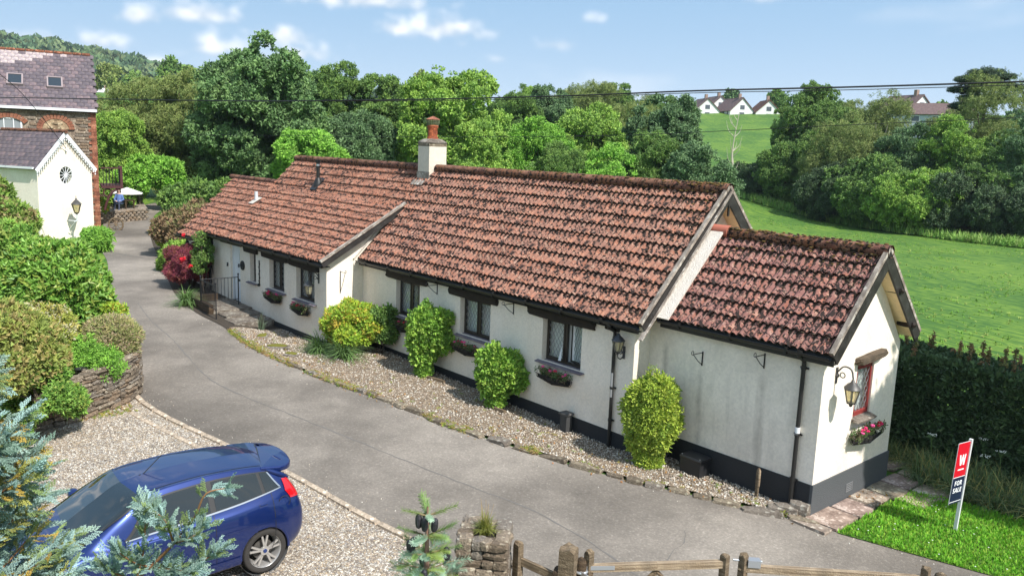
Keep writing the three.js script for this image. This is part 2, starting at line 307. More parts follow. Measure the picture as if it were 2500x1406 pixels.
function sheet(pts, off) {
  const s = new THREE.Shape(pts.map((q) => new THREE.Vector2(q[0], -q[1]))), g = new THREE.ShapeGeometry(s); g.rotateX(-Math.PI / 2);
  const p = g.attributes.position, uv = g.attributes.uv; for (let i = 0; i < p.count; i++) { const x = p.getX(i), z = p.getZ(i); p.setY(i, H(x, z) + off); uv.setXY(i, x, z); }
  g.computeVertexNormals(); return g;
}
const edgeHouse = smooth2([[-56, -11], [-50, -7.2], [-46, -4.6], [-41, -2.6], [-38.4, -1.7], [-32.8, -0.1], [-26.5, 1.5], [-21.8, 2.7], [-18.8, 3.08], [-16.9, 3.05], [-14.7, 3.27], [-12.4, 3.2], [-10.7, 3.0], [-9.3, 2.74], [-7.9, 2.55], [-6.6, 2.37], [-4.67, 1.87], [-2.9, 1.36], [-1.6, 0.76], [-0.33, 0.2], [0.5, -0.03], [1.5, -0.33], [2.56, -0.68], [6, -2], [14, -5]], 400);
const edgeLeft = smooth2([[-54, -8], [-49, -4.2], [-45.5, -2.2], [-41.5, -0.3], [-39, 0.4], [-33.6, 2.0], [-29.1, 2.9], [-22.7, 4.6], [-18.1, 5.6], [-13.9, 6.4], [-11.95, 6.95], [-10.3, 6.88], [-8.9, 6.62], [-7.6, 6.35], [-6.46, 6.1], [-5.25, 5.95], [-4.15, 5.83], [-3.2, 5.67], [-2.6, 5.6], [-1.4, 6.2], [0, 7.4], [3, 9], [7, 10], [14, 10]], 400);
setting('road', strip(along(edgeHouse, 220), along(edgeLeft, 220), 10, 0.006), M.asphalt, 'worn grey asphalt lane curving past the cottage');
// seam between two passes of asphalt and a few cracks
{
  const R = rng(5), A = along(edgeHouse, 300), B = along(edgeLeft, 300), seam = [];
  const line = (pts, w, out) => { const a = [], b = []; for (let i = 0; i < pts.length; i++) { const p = pts[Math.max(0, i - 1)], q = pts[Math.min(pts.length - 1, i + 1)], dx = q[0] - p[0], dz = q[1] - p[1], l = Math.hypot(dx, dz) || 1, ww = w * (0.4 + R()); a.push([pts[i][0] - dz / l * ww, pts[i][1] + dx / l * ww]); b.push([pts[i][0] + dz / l * ww, pts[i][1] - dx / l * ww]); } out.push(prep(strip(a, b, 1, 0.0095))); };
  const mid = []; for (let i = 150; i < 262; i++) { const t = 0.60 + 0.1 * Math.sin(i * 0.02) + (R() - 0.5) * 0.008; mid.push([lerp(A[i][0], B[i][0], t), lerp(A[i][1], B[i][1], t)]); }
  line(mid, 0.016, seam);
  for (const [x, z, dx, dz, n] of [[-0.9, 2.0, 0.05, 0.12, 16], [-2.2, 1.9, -0.03, 0.1, 7]]) { const q = []; let px = x, pz = z; for (let i = 0; i < n; i++) { q.push([px, pz]); px += dx + (R() - 0.5) * 0.1; pz += dz + (R() - 0.5) * 0.1; } line(q, 0.006, seam); }
  setting('road_seam', mg(seam), std({ color: lin(0.155, 0.142, 0.128) }), 'dark tarred seam and cracks running along the asphalt');
}
// gravel border along the cottage front
const wallZ = (x) => x < -13.69 ? 1.38 : x < -3.61 ? 0.24 : -0.21;
const edgeAt = (x) => { for (let i = 1; i < edgeHouse.length; i++) if (edgeHouse[i - 1][0] <= x && edgeHouse[i][0] >= x) return lerp(edgeHouse[i - 1][1], edgeHouse[i][1], (x - edgeHouse[i - 1][0]) / (edgeHouse[i][0] - edgeHouse[i - 1][0])); return 3; };
{
  const a = [], b = []; const xs = []; for (let x = -16.5; x < -0.02; x += 0.12) xs.push(x);
  xs.push(-13.691, -13.689, -3.611, -3.609, -0.02); xs.sort((p, q) => p - q);
  for (const x of xs) { a.push([x, wallZ(x) - 0.05]); b.push([x, edgeAt(x) - 0.06]); }
  setting('gravel_border', strip(a, b, 8, (x, z, k) => 0.03 + 0.02 * k + 0.02 * (vn(x * 2, z * 2, 3) - 0.5)), M.gravel, 'buff pea gravel bed between the cottage wall and the lane');
}
const parking = [...edgeLeft.filter((q, i) => i % 2 === 0 && q[0] > -12.2 && q[0] < -1.6).map((q) => [q[0], q[1] + 0.03]), [-1.2, 6.4], [0, 8], [1.5, 11], [1.5, 16], [-9, 16], [-11.4, 9]];
setting('gravel_parking', sheet(parking, 0.004), M.gravelPale, 'pale gravel parking bay where the blue car stands');
// loose stones
{
  const pebble = new THREE.IcosahedronGeometry(1, 0), R = rng(12), spots = [];
  for (let i = 0; i < 15000; i++) { const x = -16.3 + R() * 16.2, a = wallZ(x), b = edgeAt(x) - 0.05; if (b < a) continue; const z = a + R() * (b - a); spots.push([x, H(x, z) + 0.055, z, 0.008 + R() * R() * 0.016]); }
  const nb = spots.length;
  for (let i = 0; i < 16000; i++) { const x = -11.4 + R() * 11, z = 5.7 + R() * 5.5; let ins = false; for (let k = 0, j = parking.length - 1; k < parking.length; j = k++) { const p = parking[k], q = parking[j]; if ((p[1] > z) !== (q[1] > z) && x < (q[0] - p[0]) * (z - p[1]) / (q[1] - p[1]) + p[0]) ins = !ins; } if (ins) spots.push([x, H(x, z) + 0.006, z, 0.007 + R() * R() * 0.014]); }
  for (let i = 0; i < 700; i++) { const k = 60 + (R() * 320 | 0), e = R() < 0.5 ? edgeHouse : edgeLeft, t = R() * R() * 0.7 * (e === edgeHouse ? 1 : -1), x = e[k][0] + (R() - 0.5) * 0.3, z = e[k][1] + t; spots.push([x, H(x, z) + 0.008, z, 0.005 + R() * 0.008]); }
  const cols = [[0.46, 0.39, 0.30], [0.31, 0.25, 0.19], [0.56, 0.50, 0.42], [0.19, 0.155, 0.12], [0.40, 0.32, 0.25], [0.62, 0.58, 0.51]];
  const im = new THREE.InstancedMesh(pebble, std({ roughness: 0.85 }), spots.length), m = new THREE.Matrix4(), q = new THREE.Quaternion(), c = new THREE.Color();
  spots.forEach((s, i) => { q.setFromEuler(new THREE.Euler(R() * 6, R() * 6, R() * 6)); m.compose(V(s[0], s[1], s[2]), q, V(s[3] * (1 + R() * 0.6), s[3] * 0.7, s[3])); im.setMatrixAt(i, m); const k = cols[R() * 6 | 0], b = 0.8 + R() * 0.4; im.setColorAt(i, c.setRGB(k[0] * b, k[1] * b, k[2] * b)); });
  stuff('loose_gravel', 'loose buff and grey pebbles on the gravel beds', 'gravel', im);
}
// kerb lines of the parking bay
function kerbLine(label, pts, w, h, len, off) {
  const t = thing('concrete_kerb', label, 'kerb'), R = rng(off * 1000 | 0 + 3), line = along(pts, 200), L = along(pts, 2);
  let total = 0; for (let i = 1; i < line.length; i++) total += Math.hypot(line[i][0] - line[i - 1][0], line[i][1] - line[i - 1][1]);
  const n = Math.round(total / len), P = along(pts, n + 1);
  const mat = [std({ map: TX.stone, color: lin(2.1, 2.0, 1.85) }), std({ map: TX.stone, color: lin(1.8, 1.72, 1.6) })];
  for (let i = 0; i < n; i++) { const a = P[i], b = P[i + 1], l = Math.hypot(b[0] - a[0], b[1] - a[1]), x = (a[0] + b[0]) / 2, z = (a[1] + b[1]) / 2; const g = rough(l - 0.012, h + 0.1, w, 0.06, R); g.rotateZ(-0.027); const m = solid('kerb_stone', g, mat[i % 2], t); m.position.set(x, H(x, z) + h / 2 - 0.05 + 0.006 * R(), z); m.rotation.y = Math.atan2(-(b[1] - a[1]), b[0] - a[0]); }
  return t;
}
kerbLine('long pale concrete kerb between the asphalt lane and the gravel parking', edgeLeft.filter((q) => q[0] > -11.95 && q[0] < -2.55).map((q) => [q[0], q[1] + 0.06]), 0.11, 0.04, 0.62, 1);
kerbLine('short sunken inner kerb set in the gravel by the stone wall', [[-11.6, 7.5], [-10.3, 7.34], [-8.94, 7.09], [-7.8, 6.86]], 0.1, 0.015, 0.62, 2);
// rough stones edging the gravel border
{
  const t = thing('stone_edging', 'row of low mossy rough stones edging the gravel bed along the lane', 'edging stones'), R = rng(31), mats = [M.stone, std({ map: TX.stone, color: lin(1.2, 1.15, 1.0), bumpMap: TX.grain, bumpScale: 0.02 }), std({ map: TX.stone, color: lin(0.75, 0.7, 0.6), bumpMap: TX.grain, bumpScale: 0.02 })];
  const E = edgeHouse.filter((q) => q[0] > -16.4 && q[0] < -0.1); let acc = 0, next = 0;
  for (let i = 1; i < E.length; i++) { acc += Math.hypot(E[i][0] - E[i - 1][0], E[i][1] - E[i - 1][1]); if (acc < next) continue; const w = 0.3 + R() * 0.5; next = acc + w * 0.98; const g = rough(w, 0.11 + R() * 0.05, 0.13 + R() * 0.12, 0.24, R, 1), m = solid('edging_stone', g, mats[R() * 3 | 0], t); m.position.set(E[i][0] + w / 2, H(E[i][0], E[i][1]) - 0.02 + R() * 0.03, E[i][1] - 0.08); m.rotation.set((R() - 0.5) * 0.2, -Math.atan2(E[i][1] - E[i - 1][1], E[i][0] - E[i - 1][0]) + (R() - 0.5) * 0.3, (R() - 0.5) * 0.2); }
}
// stones at the annex corner
{ const R = rng(32); [[-0.28, 0.0, 0.42, 0.2, 0.26], [-0.12, -0.12, 0.36, 0.3, 0.24], [-0.42, 0.12, 0.34, 0.16, 0.22]].forEach(([x, z, w, h, d], i) => { const t = thing('corner_stone', ['flat rough stone below the annex downpipe', 'upright rough stone against the annex plinth corner', 'small tilted stone at the end of the gravel bed'][i], 'stone', [x, H(x, z) + h * 0.3, z], R()); solid('stone_block', rough(w, h, d, 0.3, R, 1), M.stone, t); }); }

// paving slabs beside the annex gable
{
  const t = thing('slab_path', 'grey paving slab path along the annex gable', 'path'), R = rng(41);
  const slabs = [[0.30, -0.42, 0.58, 0.78], [0.32, -1.14, 0.54, 0.6], [0.29, -1.78, 0.5, 0.62], [0.33, -2.4, 0.58, 0.58], [0.30, -3.02, 0.54, 0.6], [0.88, -3.05, 0.56, 0.6], [0.86, -2.42, 0.5, 0.58], [0.34, -3.66, 0.58, 0.6], [0.95, -3.68, 0.58, 0.58], [-0.3, -3.7, 0.6, 0.6], [0.24, 0.12, 0.62, 0.25]];
  slabs.forEach(([x, z, w, d], i) => { const m = solid('slab', rough(w - 0.014, 0.06, d - 0.014, 0.05, R), std({ map: TX.stone, color: lin(1.25 + R() * 0.2, 1.18 + R() * 0.2, 1.12 + R() * 0.2) }), t); m.position.set(x, H(x, z) + 0.012 + R() * 0.008, z); m.rotation.y = (R() - 0.5) * 0.04; });
}
const lawnPts = [[0.62, -0.02], [1.5, -0.3], [2.56, -0.65], [4, -1.2], [9, -3], [9, -7], [2.6, -3.3], [1.2, -3.0], [0.64, -2.7], [0.62, -1.6]];
setting('lawn', sheet(lawnPts, 0.02), M.grass, 'small bright green lawn round the sale board');
// bare earth beds between the lane and the door end of the cottage
setting('door_verge', strip(Array.from({ length: 60 }, (_, i) => { const x = -36 + i * 0.331; return [x, edgeAt(x) + 0.02]; }), Array.from({ length: 60 }, (_, i) => { const x = -36 + i * 0.331; return [x, Math.min(edgeAt(x) - 0.3, x < -23.5 ? edgeAt(x) - 3 : 0.6)]; }), 10, 0.022), M.soil, 'earth verge between the lane and the door end of the cottage');
// ---------------------------------------------------------------- the cottage
const cottage = thing('cottage', 'long white rendered cottage with red pantile roofs and black plinth', 'cottage');
{
  const C = cottage, R = rng(101);
  const ax = { x0: -3.62, x1: 0.018, z: -0.195, zr: -1.574, yr: 4.0933, ye: 2.5, k: 1.0121 }, mn = { x0: -13.69, x1: -3.61, z: 0.256, zr: -2.0348, yr: 4.9228, ye: 2.3761, ze: 0.4563, k: 1.0223 };
  const T0 = 0.34; // wall thickness
  const rect = (x0, x1, y0, y1) => [[x0, y0], [x1, y0], [x1, y1], [x0, y1]];
  // front walls with real openings
  const winA = [[-11.97, -10.86, 1.03, 2.0], [-9.14, -7.98, 1.05, 1.98], [-6.2, -5.02, 1.04, 2.0]];
  const winL = [[-18.72, -18.28, 1.03, 1.96], [-17.3, -16.28, 1.02, 1.96], [-15.5, -14.38, 1.0, 1.95]], doorR = [-20.28, -19.5, 0.16, 2.06];
  solid('front_wall', plate(rect(-3.9, ax.x1, 0.16, 2.34), T0).translate(0, 0, ax.z - T0), M.annexWall, C);
  solid('front_wall', plate(rect(mn.x0 - 0.3, mn.x1, 0.03, 2.22), T0, winA.map((w) => rect(...w))).translate(0, 0, mn.z - T0), M.render, C);
  solid('front_wall', plate(rect(-22.1, -13.69, 0.05, 2.24), T0, [...winL.map((w) => rect(...w)), rect(...doorR)]).translate(0, 0, 1.4 - T0), M.render, C);
  solid('front_wall', plate(rect(-24.4, -22.1, 0.1, 2.02), T0).translate(0, 0, 1.36 - T0), M.render, C);
  // gable walls: polygons in (z, y), extruded along x
  const gable = (pts, x, holes = [], t = T0) => { const g = plate(pts.map((q) => [-q[0], q[1]]), t, holes.map((h) => h.map((q) => [-q[0], q[1]]))); g.rotateY(Math.PI / 2); g.translate(x - t, 0, 0); return g; };
  const gw = [[-1.37, 1.12], [-1.99, 1.12], [-1.99, 2.08], [-1.37, 2.08]];
  solid('gable_wall', gable([[ax.z + 0.002, 0.18], [ax.z + 0.002, 2.3], [ax.zr, ax.yr - 0.16], [2 * ax.zr - ax.z, 2.3], [2 * ax.zr - ax.z, 0.18]], ax.x1 + 0.003, [gw]), M.render, C);
  solid('gable_wall', gable([[mn.z + 0.002, 0.03], [mn.z + 0.002, 2.18], [mn.zr, mn.yr - 0.17], [2 * mn.zr - mn.z, 2.18], [2 * mn.zr - mn.z, 0.03]], mn.x1 + 0.003), M.render, C);
  solid('gable_wall', gable([[1.402, 0.05], [1.402, 2.28], [-1.022, 3.70], [-2.03, 4.7], [-4.3, 2.3], [-4.3, 0.05]], -13.687), M.render, C);
  solid('gable_wall', gable([[1.4, 0.1], [1.4, 2.22], [-1.02, 3.70], [-2.03, 4.7], [-4.3, 2.3], [-4.3, 0.1]], -21.76), M.render, C);
  { const g = plate([[0, 0.12], [0, 2.0], [3.5, 3.8], [5.0, 2.6], [5.0, 0.12]].reverse(), 0.3); g.rotateY(Math.PI / 2 + 0.64); g.translate(-24.3, 0, 1.36); solid('gable_wall', g, M.render, C); }
  solid('rear_wall', [box(10.1, 2.4, 0.3, -8.6, 1.2, -4.17), box(8.4, 2.4, 0.3, -17.9, 1.2, -4.17), box(3.5, 2.3, 0.3, -1.80, 1.15, -2.78), box(2.2, 2.2, 0.3, -23.3, 1.1, -2.2)], M.render, C);
  // plinths: a little proud of the walls
  solid('plinth', [box(3.66, 0.9, 0.05, -1.79, -0.27, ax.z + 0.005 - 0.012)], M.plinth, C);
  solid('plinth', box(0.05, 0.96, 2.80, ax.x1 + 0.004, -0.30, -1.575), std({ color: lin(0.085, 0.09, 0.095), bumpMap: TX.grain, bumpScale: 0.008, roughness: 0.8 }), C).userData.label = 'weathered grey black plinth below the gable window';
  solid('plinth', box(10.12, 0.7, 0.05, -8.63, -0.322, mn.z - 0.007), M.plinth, C);
  solid('plinth', box(0.05, 0.7, 0.46, mn.x1 - 0.004, -0.322, 0.035), M.plinth, C);
  solid('plinth', box(8.5, 0.6, 0.05, -17.9, -0.25, 1.393), M.plinth, C);
  solid('plinth', box(0.05, 0.6, 1.15, -13.694, -0.25, 0.83), M.plinth, C);
  solid('plinth', box(2.3, 0.6, 0.05, -23.27, -0.2, 1.353), M.plinth, C);
  solid('floor_slab', [box(3.2, 0.1, 2.5, -1.8, -0.2, -1.57), box(9.6, 0.1, 4.2, -8.6, -0.2, -2.03), box(8, 0.1, 5.2, -17.8, -0.1, -1.5)], M.soil, C);

  // ---- roofs: interlocking rolled tiles laid course by course
  const roof = sub('roof', C), prof = (t) => { const q = (t % 1) / 0.74; return q < 1 ? 0.05 * Math.pow(Math.sin(Math.PI * q), 0.55) : 0; };
  function tileGeo(seed) {
    const Q = rng(seed), N = 22, w = 0.3, L = 0.42, th = 0.016, pos = [], uv = [], col = [], ou = Q() * 9, ov = Q() * 9, tone = 0.86 + Q() * 0.28, warm = (Q() - 0.5) * 0.08, c = [tone * (1 + warm), tone, tone * (1 - warm)];
    const push = (...v) => { for (const [x, y, z, u, vv] of v) { pos.push(x, y, z); uv.push(u + ou, vv + ov); col.push(...c); } };
    for (let i = 0; i < N; i++) {
      const a = i / N, b = (i + 1) / N, xa = a * w, xb = b * w, za = prof(a * 2) , zb = prof(b * 2);
      push([xa, 0, za, xa, 0], [xb, 0, zb, xb, 0], [xb, L, zb, xb, L], [xa, 0, za, xa, 0], [xb, L, zb, xb, L], [xa, L, za, xa, L]);
      push([xa, 0.004, za - th, xa, -th], [xb, 0.004, zb - th, xb, -th], [xb, 0, zb, xb, 0], [xa, 0.004, za - th, xa, -th], [xb, 0, zb, xb, 0], [xa, 0, za, xa, 0]);
    }
    push([w, 0, -th, 0, 0], [w, L, -th, L, 0], [w, L, 0.0, L, th], [w, 0, -th, 0, 0], [w, L, 0.0, L, th], [w, 0, 0.0, 0, th]);
    const g = new THREE.BufferGeometry(); g.setAttribute('position', new THREE.Float32BufferAttribute(pos, 3)); g.setAttribute('uv', new THREE.Float32BufferAttribute(uv, 2)); g.setAttribute('color', new THREE.Float32BufferAttribute(col, 3)); g.computeVertexNormals(); return g;
  }
  const variants = Array.from({ length: 24 }, (_, i) => tileGeo(200 + i)), all = [];
  // course r, column c on a slope from the eave (ye, ze) to the top (yt, zt)
  function lay(x0, x1, ye, ze, yt, zt, rows, mat, keep = () => true, extra = 0) {
    const len = Math.hypot(yt - ye, zt - ze), up = V(0, (yt - ye) / len, (zt - ze) / len), nor = V(1, 0, 0).cross(up), gauge = len / rows, cols = Math.round((x1 - x0) / 0.3), cw = (x1 - x0) / cols;
    for (let r = 0; r < rows + extra; r++) for (let c = 0; c < cols; c++) {
      if (!keep(r, x0 + c * cw)) continue;
      const tilt = Math.atan2(0.056, gauge) + (R() - 0.5) * 0.012, u2 = up.clone().multiplyScalar(Math.cos(tilt)).add(nor.clone().multiplyScalar(-Math.sin(tilt))), n2 = V(1, 0, 0).cross(u2);
      const o = V(x0 + c * cw, ye, ze).add(up.clone().multiplyScalar(r * gauge - (r ? 0 : 0.03))).add(nor.clone().multiplyScalar(0.012 + (R() - 0.5) * 0.006));
      const m = new THREE.Matrix4().makeBasis(V(1, 0, 0), u2, n2); m.multiply(new THREE.Matrix4().makeRotationZ((R() - 0.5) * 0.012)); m.multiply(new THREE.Matrix4().makeScale(cw / 0.3, gauge / 0.324, 1)); m.setPosition(o);
      all.push({ m, mat, v: variants[R() * variants.length | 0], d: o.distanceTo(camera.position) });
    }
  }
  lay(-3.26, 0.246, ax.ye, 0, ax.yr - 0.05, ax.zr, 7, M.tileC);
  const deck = [];
  lay(-22.3, -3.3145, mn.ye, mn.ze, mn.yr - 0.05, mn.zr, 11, M.tileA, (r, x) => x > -13.75 || r > 5);
  lay(-22.3, -13.45, 2.34, 1.68, 3.83, -1.0, 9, M.tileB, () => true, 0);
  lay(-26.7, -22.2, 2.05, 1.70, 4.0, -1.3, 11, M.tileB, (r, x) => x > -24.45 - 2.1 * r / 11);
  // upper courses of the left wing carry the lighter tile
  for (const t of all) if (t.mat === M.tileA && t.m.elements[12] < -13.6) t.mat = M.tileB;
  all.sort((a, b) => a.d - b.d);
  const rest = new Map();
  all.forEach((t, i) => {
    if (i < 300) { const m = new THREE.Mesh(t.v, t.mat); m.name = 'roof_tile'; m.castShadow = m.receiveShadow = true; m.applyMatrix4(t.m); roof.add(m); } else { if (!rest.has(t.mat)) rest.set(t.mat, []); rest.get(t.mat).push(t.v.clone().applyMatrix4(t.m)); }
  });
  { const keys = [...rest.keys()], gs = keys.map((k) => mergeGeometries(rest.get(k))), g = mergeGeometries(gs, true), m = new THREE.Mesh(g, keys); m.name = 'roof_tiling'; m.userData.kind = 'stuff'; m.castShadow = m.receiveShadow = true; roof.add(m); }
  // sarking under the tiles and the plain slopes at the back
  const slope = (x0, x1, ya, za, yb, zb, t = 0.05, dn = 0.06) => { const len = Math.hypot(yb - ya, zb - za), g = box(x1 - x0, len, t), a = Math.atan2(zb - za, yb - ya); g.rotateX(a); const n = V(1, 0, 0).cross(V(0, (yb - ya) / len, (zb - za) / len)); g.translate((x0 + x1) / 2, (ya + yb) / 2 - n.y * dn, (za + zb) / 2 - n.z * dn); return g; };
  solid('roof_deck', [slope(-3.3, 0.2, ax.ye, 0, ax.yr - 0.02, ax.zr), slope(-22.25, -3.36, mn.ye, mn.ze, mn.yr - 0.02, mn.zr), slope(-22.25, -13.5, 2.34, 1.66, 3.85, -1.0), slope(-24.3, -22.2, 2.05, 1.68, 4.0, -1.3)], M.woodDark, roof);
  solid('rear_slope', [slope(-3.3, 0.24, ax.yr - 0.03, ax.zr, ax.ye, 2 * ax.zr, 0.05, -0.0), slope(-22.3, -3.32, mn.yr - 0.03, mn.zr, mn.ye, 2 * mn.zr - mn.ze, 0.05, -0.0), slope(-26.5, -22.3, 3.97, -1.3, 2.0, -3.6, 0.05, 0)], std({ map: TX.tileA }), roof);
  // ridge tiles
  const ridgeMats = [std({ map: TX.tileA, color: lin(0.8, 0.74, 0.64) }), std({ map: TX.tileC, color: lin(0.75, 0.68, 0.56) }), std({ map: TX.tileB, color: lin(0.72, 0.66, 0.52) })];
  const half = (r, len) => { const g = new THREE.CylinderGeometry(r, r * 1.04, len, 12, 1, true, -Math.PI / 2 - 0.25, Math.PI + 0.5); g.rotateX(0); g.rotateZ(Math.PI / 2); return prep(g); };
  function ridge(x0, x1, y, z, r) { const n = Math.round((x1 - x0) / 0.45), l = (x1 - x0) / n; for (let i = 0; i < n; i++) { const g = new THREE.CylinderGeometry(r, r * 1.05, l + 0.03, 12, 1, true, 0, TAU), m = solid('ridge_tile', prep(g), ridgeMats[R() * 3 | 0], roof); m.rotation.set((R() - 0.5) * 0.1, (R() - 0.5) * 0.03, Math.PI / 2 + (R() - 0.5) * 0.02); m.position.set(x0 + (i + 0.5) * l, y + (R() - 0.5) * 0.012, z); } }
  ridge(-3.34, 0.27, ax.yr - 0.02, ax.zr, 0.105); ridge(-13.36, -3.29, mn.yr - 0.03, mn.zr, 0.115); ridge(-22.3, -13.98, mn.yr - 0.03, mn.zr, 0.115); ridge(-26.6, -22.4, 3.99, -1.3, 0.105);
  { const m = solid('ridge_end_cap', prep(new THREE.CylinderGeometry(0.125, 0.125, 0.42, 14)), std({ color: lin(0.45, 0.14, 0.09) }), roof); m.rotation.z = Math.PI / 2; m.position.set(-3.12, ax.yr - 0.005, ax.zr); m.userData.label = 'clean new red ridge tile at the annex roof end'; }
  // moss cushions
  {
    const lumps = [[], []], ico = new THREE.IcosahedronGeometry(1, 1); prep(ico);
    const lump = (x, y, z, s, k) => { const g = prep(ico.clone()); g.rotateX(R() * 6); g.rotateY(R() * 6); g.scale(s * (1 + R() * 0.8), s * 0.55, s); g.translate(x, y, z); lumps[k].push(g); };
    for (let i = 0; i < 520; i++) { const t = R(), a = (R() - 0.5) * 2.3, r = 0.12; let x, y, z; if (t < 0.5) { x = -3.4 - R() * R() * 9; y = mn.yr - 0.03; z = mn.zr; } else if (t < 0.82) { x = -2.9 + R() * 3.1; y = ax.yr - 0.02; z = ax.zr; } else { x = -14 - R() * 8.2; y = mn.yr - 0.03; z = mn.zr; } lump(x, y + Math.cos(a) * r, z + Math.sin(a) * r, 0.010 + R() * 0.022, R() < 0.6 ? 0 : 1); }
    for (let i = 0; i < 420; i++) { const an = R() < 0.45, E = an ? ax : mn, s = R() < 0.5 ? Math.pow(R(), 2.5) * 0.35 : R(), x = an ? -3.1 + Math.sqrt(R()) * 3.3 : -3.5 - R() * R() * 7, ze = an ? 0 : mn.ze, z = lerp(E.zr + 0.1, ze, s), y = lerp(E.yr - 0.12, E.ye, s) + 0.035; lump(x, y, z, 0.009 + R() * 0.017, s < 0.2 && R() < 0.5 ? 0 : 1); }
    for (const k of [0, 1]) { const m = mesh('moss', mergeGeometries(lumps[k]), k ? M.mossDark : M.mossy, roof); m.userData.kind = 'stuff'; }
  }
  // verges and bargeboards
  const rake = (x, w, ya, za, yb, zb, depth, drop, mat, name, label) => { const len = Math.hypot(yb - ya, zb - za) + 0.02, g = box(w, len, depth), a = Math.atan2(zb - za, yb - ya); g.rotateX(a); const d = V(0, (yb - ya) / len, (zb - za) / len), n = V(1, 0, 0).cross(d).multiplyScalar(zb > za ? -1 : 1); g.translate(x, (ya + yb) / 2 - n.y * drop, (za + zb) / 2 - n.z * drop); const m = solid(name, g, mat, roof); if (label) m.userData.label = label; return m; };
  const gableTrim = (E, ze, x, zFarK = 1) => {
    rake(x - 0.012, 0.075, E.ye, ze, E.yr, E.zr, 0.06, -0.03, M.mortar, 'verge_mortar'); rake(x - 0.012, 0.075, E.ye, 2 * E.zr - ze, E.yr, E.zr, 0.06, -0.03, M.mortar, 'verge_mortar');
    rake(x + 0.008, 0.035, E.ye - 0.02, ze, E.yr - 0.02, E.zr, 0.2, 0.11, M.barge, 'bargeboard'); rake(x + 0.01, 0.035, E.ye - 0.02, 2 * E.zr - ze, E.yr - 0.02, E.zr, 0.2, 0.11, M.barge, 'bargeboard');
    rake(x - 0.16, 0.29, E.ye + 0.03, 2 * E.zr - ze - 0.0, E.yr - 0.1, E.zr, 0.02, 0.15, M.cream, 'soffit');
  };
  gableTrim(ax, 0.01, 0.246); gableTrim(mn, mn.ze, mn.x1 + 0.30);
  // white lead flashing where the annex roof meets the main gable
  rake(-3.29, 0.10, mn.ye - 0.26, mn.ze + 0.05, mn.yr - 0.06, mn.zr, 0.03, 0.03, M.lead, 'flashing');
  rake(-3.13, 0.30, 2.44, 0.03, 4.05, ax.zr + 0.02, 0.03, -0.085, M.leadWhite, 'flashing');
  // verge of the left wing: mortar, dark board, white flashing against the main roof
  rake(-13.46, 0.09, 2.33, 1.69, 3.86, -1.0, 0.06, -0.03, M.mortar, 'verge_mortar'); rake(-13.435, 0.03, 2.31, 1.69, 3.86, -1.04, 0.13, 0.08, M.barge, 'bargeboard');
  rake(-13.655, 0.05, 2.3, 0.52, 3.72, -0.9, 0.02, -0.07, M.leadWhite, 'flashing');
  
  // purlin ends under the annex verge
  for (const [z, y] of [[-2.12, 3.36], [-2.78, 2.68]]) { const g = rough(0.34, 0.11, 0.12, 0.2, R); const m = solid('purlin_end', g, M.beam, roof); m.position.set(0.17, y, z); }
  // tie and boarding in the main gable head
  solid('gable_post', [box(0.03, 0.34, 0.04, mn.x1 + 0.315, 4.52, mn.zr), box(0.05, 0.05, 0.6, mn.x1 + 0.30, 3.96, mn.zr - 0.75)], M.barge, roof);

  // ---- gutters, fascias and downpipes
  const gutter = (x0, x1, y, z, r = 0.055) => { const g = new THREE.CylinderGeometry(r, r, x1 - x0, 10, 1, true, 0, Math.PI); g.rotateZ(Math.PI / 2); g.rotateX(Math.PI); const a = prep(g); a.translate((x0 + x1) / 2, y, z); const t = sub('gutter', C); mesh('channel', [a, prep(new THREE.CylinderGeometry(r * 0.9, r * 0.9, x1 - x0, 10, 1, true, 0, Math.PI)).rotateZ(Math.PI / 2).rotateX(Math.PI).translate((x0 + x1) / 2, y, z), box(x1 - x0, 0.012, 0.012, (x0 + x1) / 2, y, z + r)], M.black, t); for (let x = x0 + 0.5; x < x1; x += 1.1) mesh('gutter_clip', box(0.03, r * 2.1, r * 2.1, x, y - r * 0.35, z - 0.002), M.black, t); return t; };
  gutter(-3.25, 0.22, 2.435, 0.03); gutter(-13.6, -3.36, 2.30, 0.50); gutter(-22.3, -13.44, 2.27, 1.72); gutter(-24.5, -22.32, 1.99, 1.74);
  solid('fascia', [box(3.5, 0.17, 0.03, -1.5, 2.38, -0.04), box(10.2, 0.15, 0.03, -8.5, 2.25, 0.425), box(8.8, 0.14, 0.03, -17.9, 2.23, 1.64), box(2.1, 0.14, 0.03, -23.4, 1.96, 1.66)], M.black, C);
  solid('eaves_soffit', [box(3.46, 0.02, 0.18, -1.5, 2.32, -0.13), box(10.1, 0.02, 0.2, -8.52, 2.19, 0.34), box(8.7, 0.02, 0.26, -17.85, 2.18, 1.52), box(2.2, 0.02, 0.24, -23.4, 1.9, 1.47)], M.black, C);
  const pipe = (x, y0, y1, z, zg, label) => { const t = sub('downpipe', C); mesh('pipe_run', [sweep([V(x, y1 + 0.1, zg), V(x, y1 + 0.02, zg), V(x, y1 - 0.07, z + 0.06), V(x, y1 - 0.12, z + 0.055), V(x, y0, z + 0.055)], 0.036, 10), prep(new THREE.CylinderGeometry(0.05, 0.045, 0.1, 10)).translate(x, y1 + 0.08, zg)], M.black, t); for (const y of [y1 - 0.2, (y0 + y1) / 2, y0 + 0.55]) mesh('pipe_clip', [prep(new THREE.CylinderGeometry(0.045, 0.045, 0.05, 10)).translate(x, y, z + 0.055), box(0.15, 0.03, 0.02, x, y, z + 0.02)], M.black, t); return t; };
  const p1 = pipe(-0.31, -0.36, 2.34, ax.z, 0.03); mesh('repair_collar', [prep(new THREE.CylinderGeometry(0.044, 0.044, 0.13, 10)).translate(-0.31, 1.05, ax.z + 0.056)], M.white, p1);
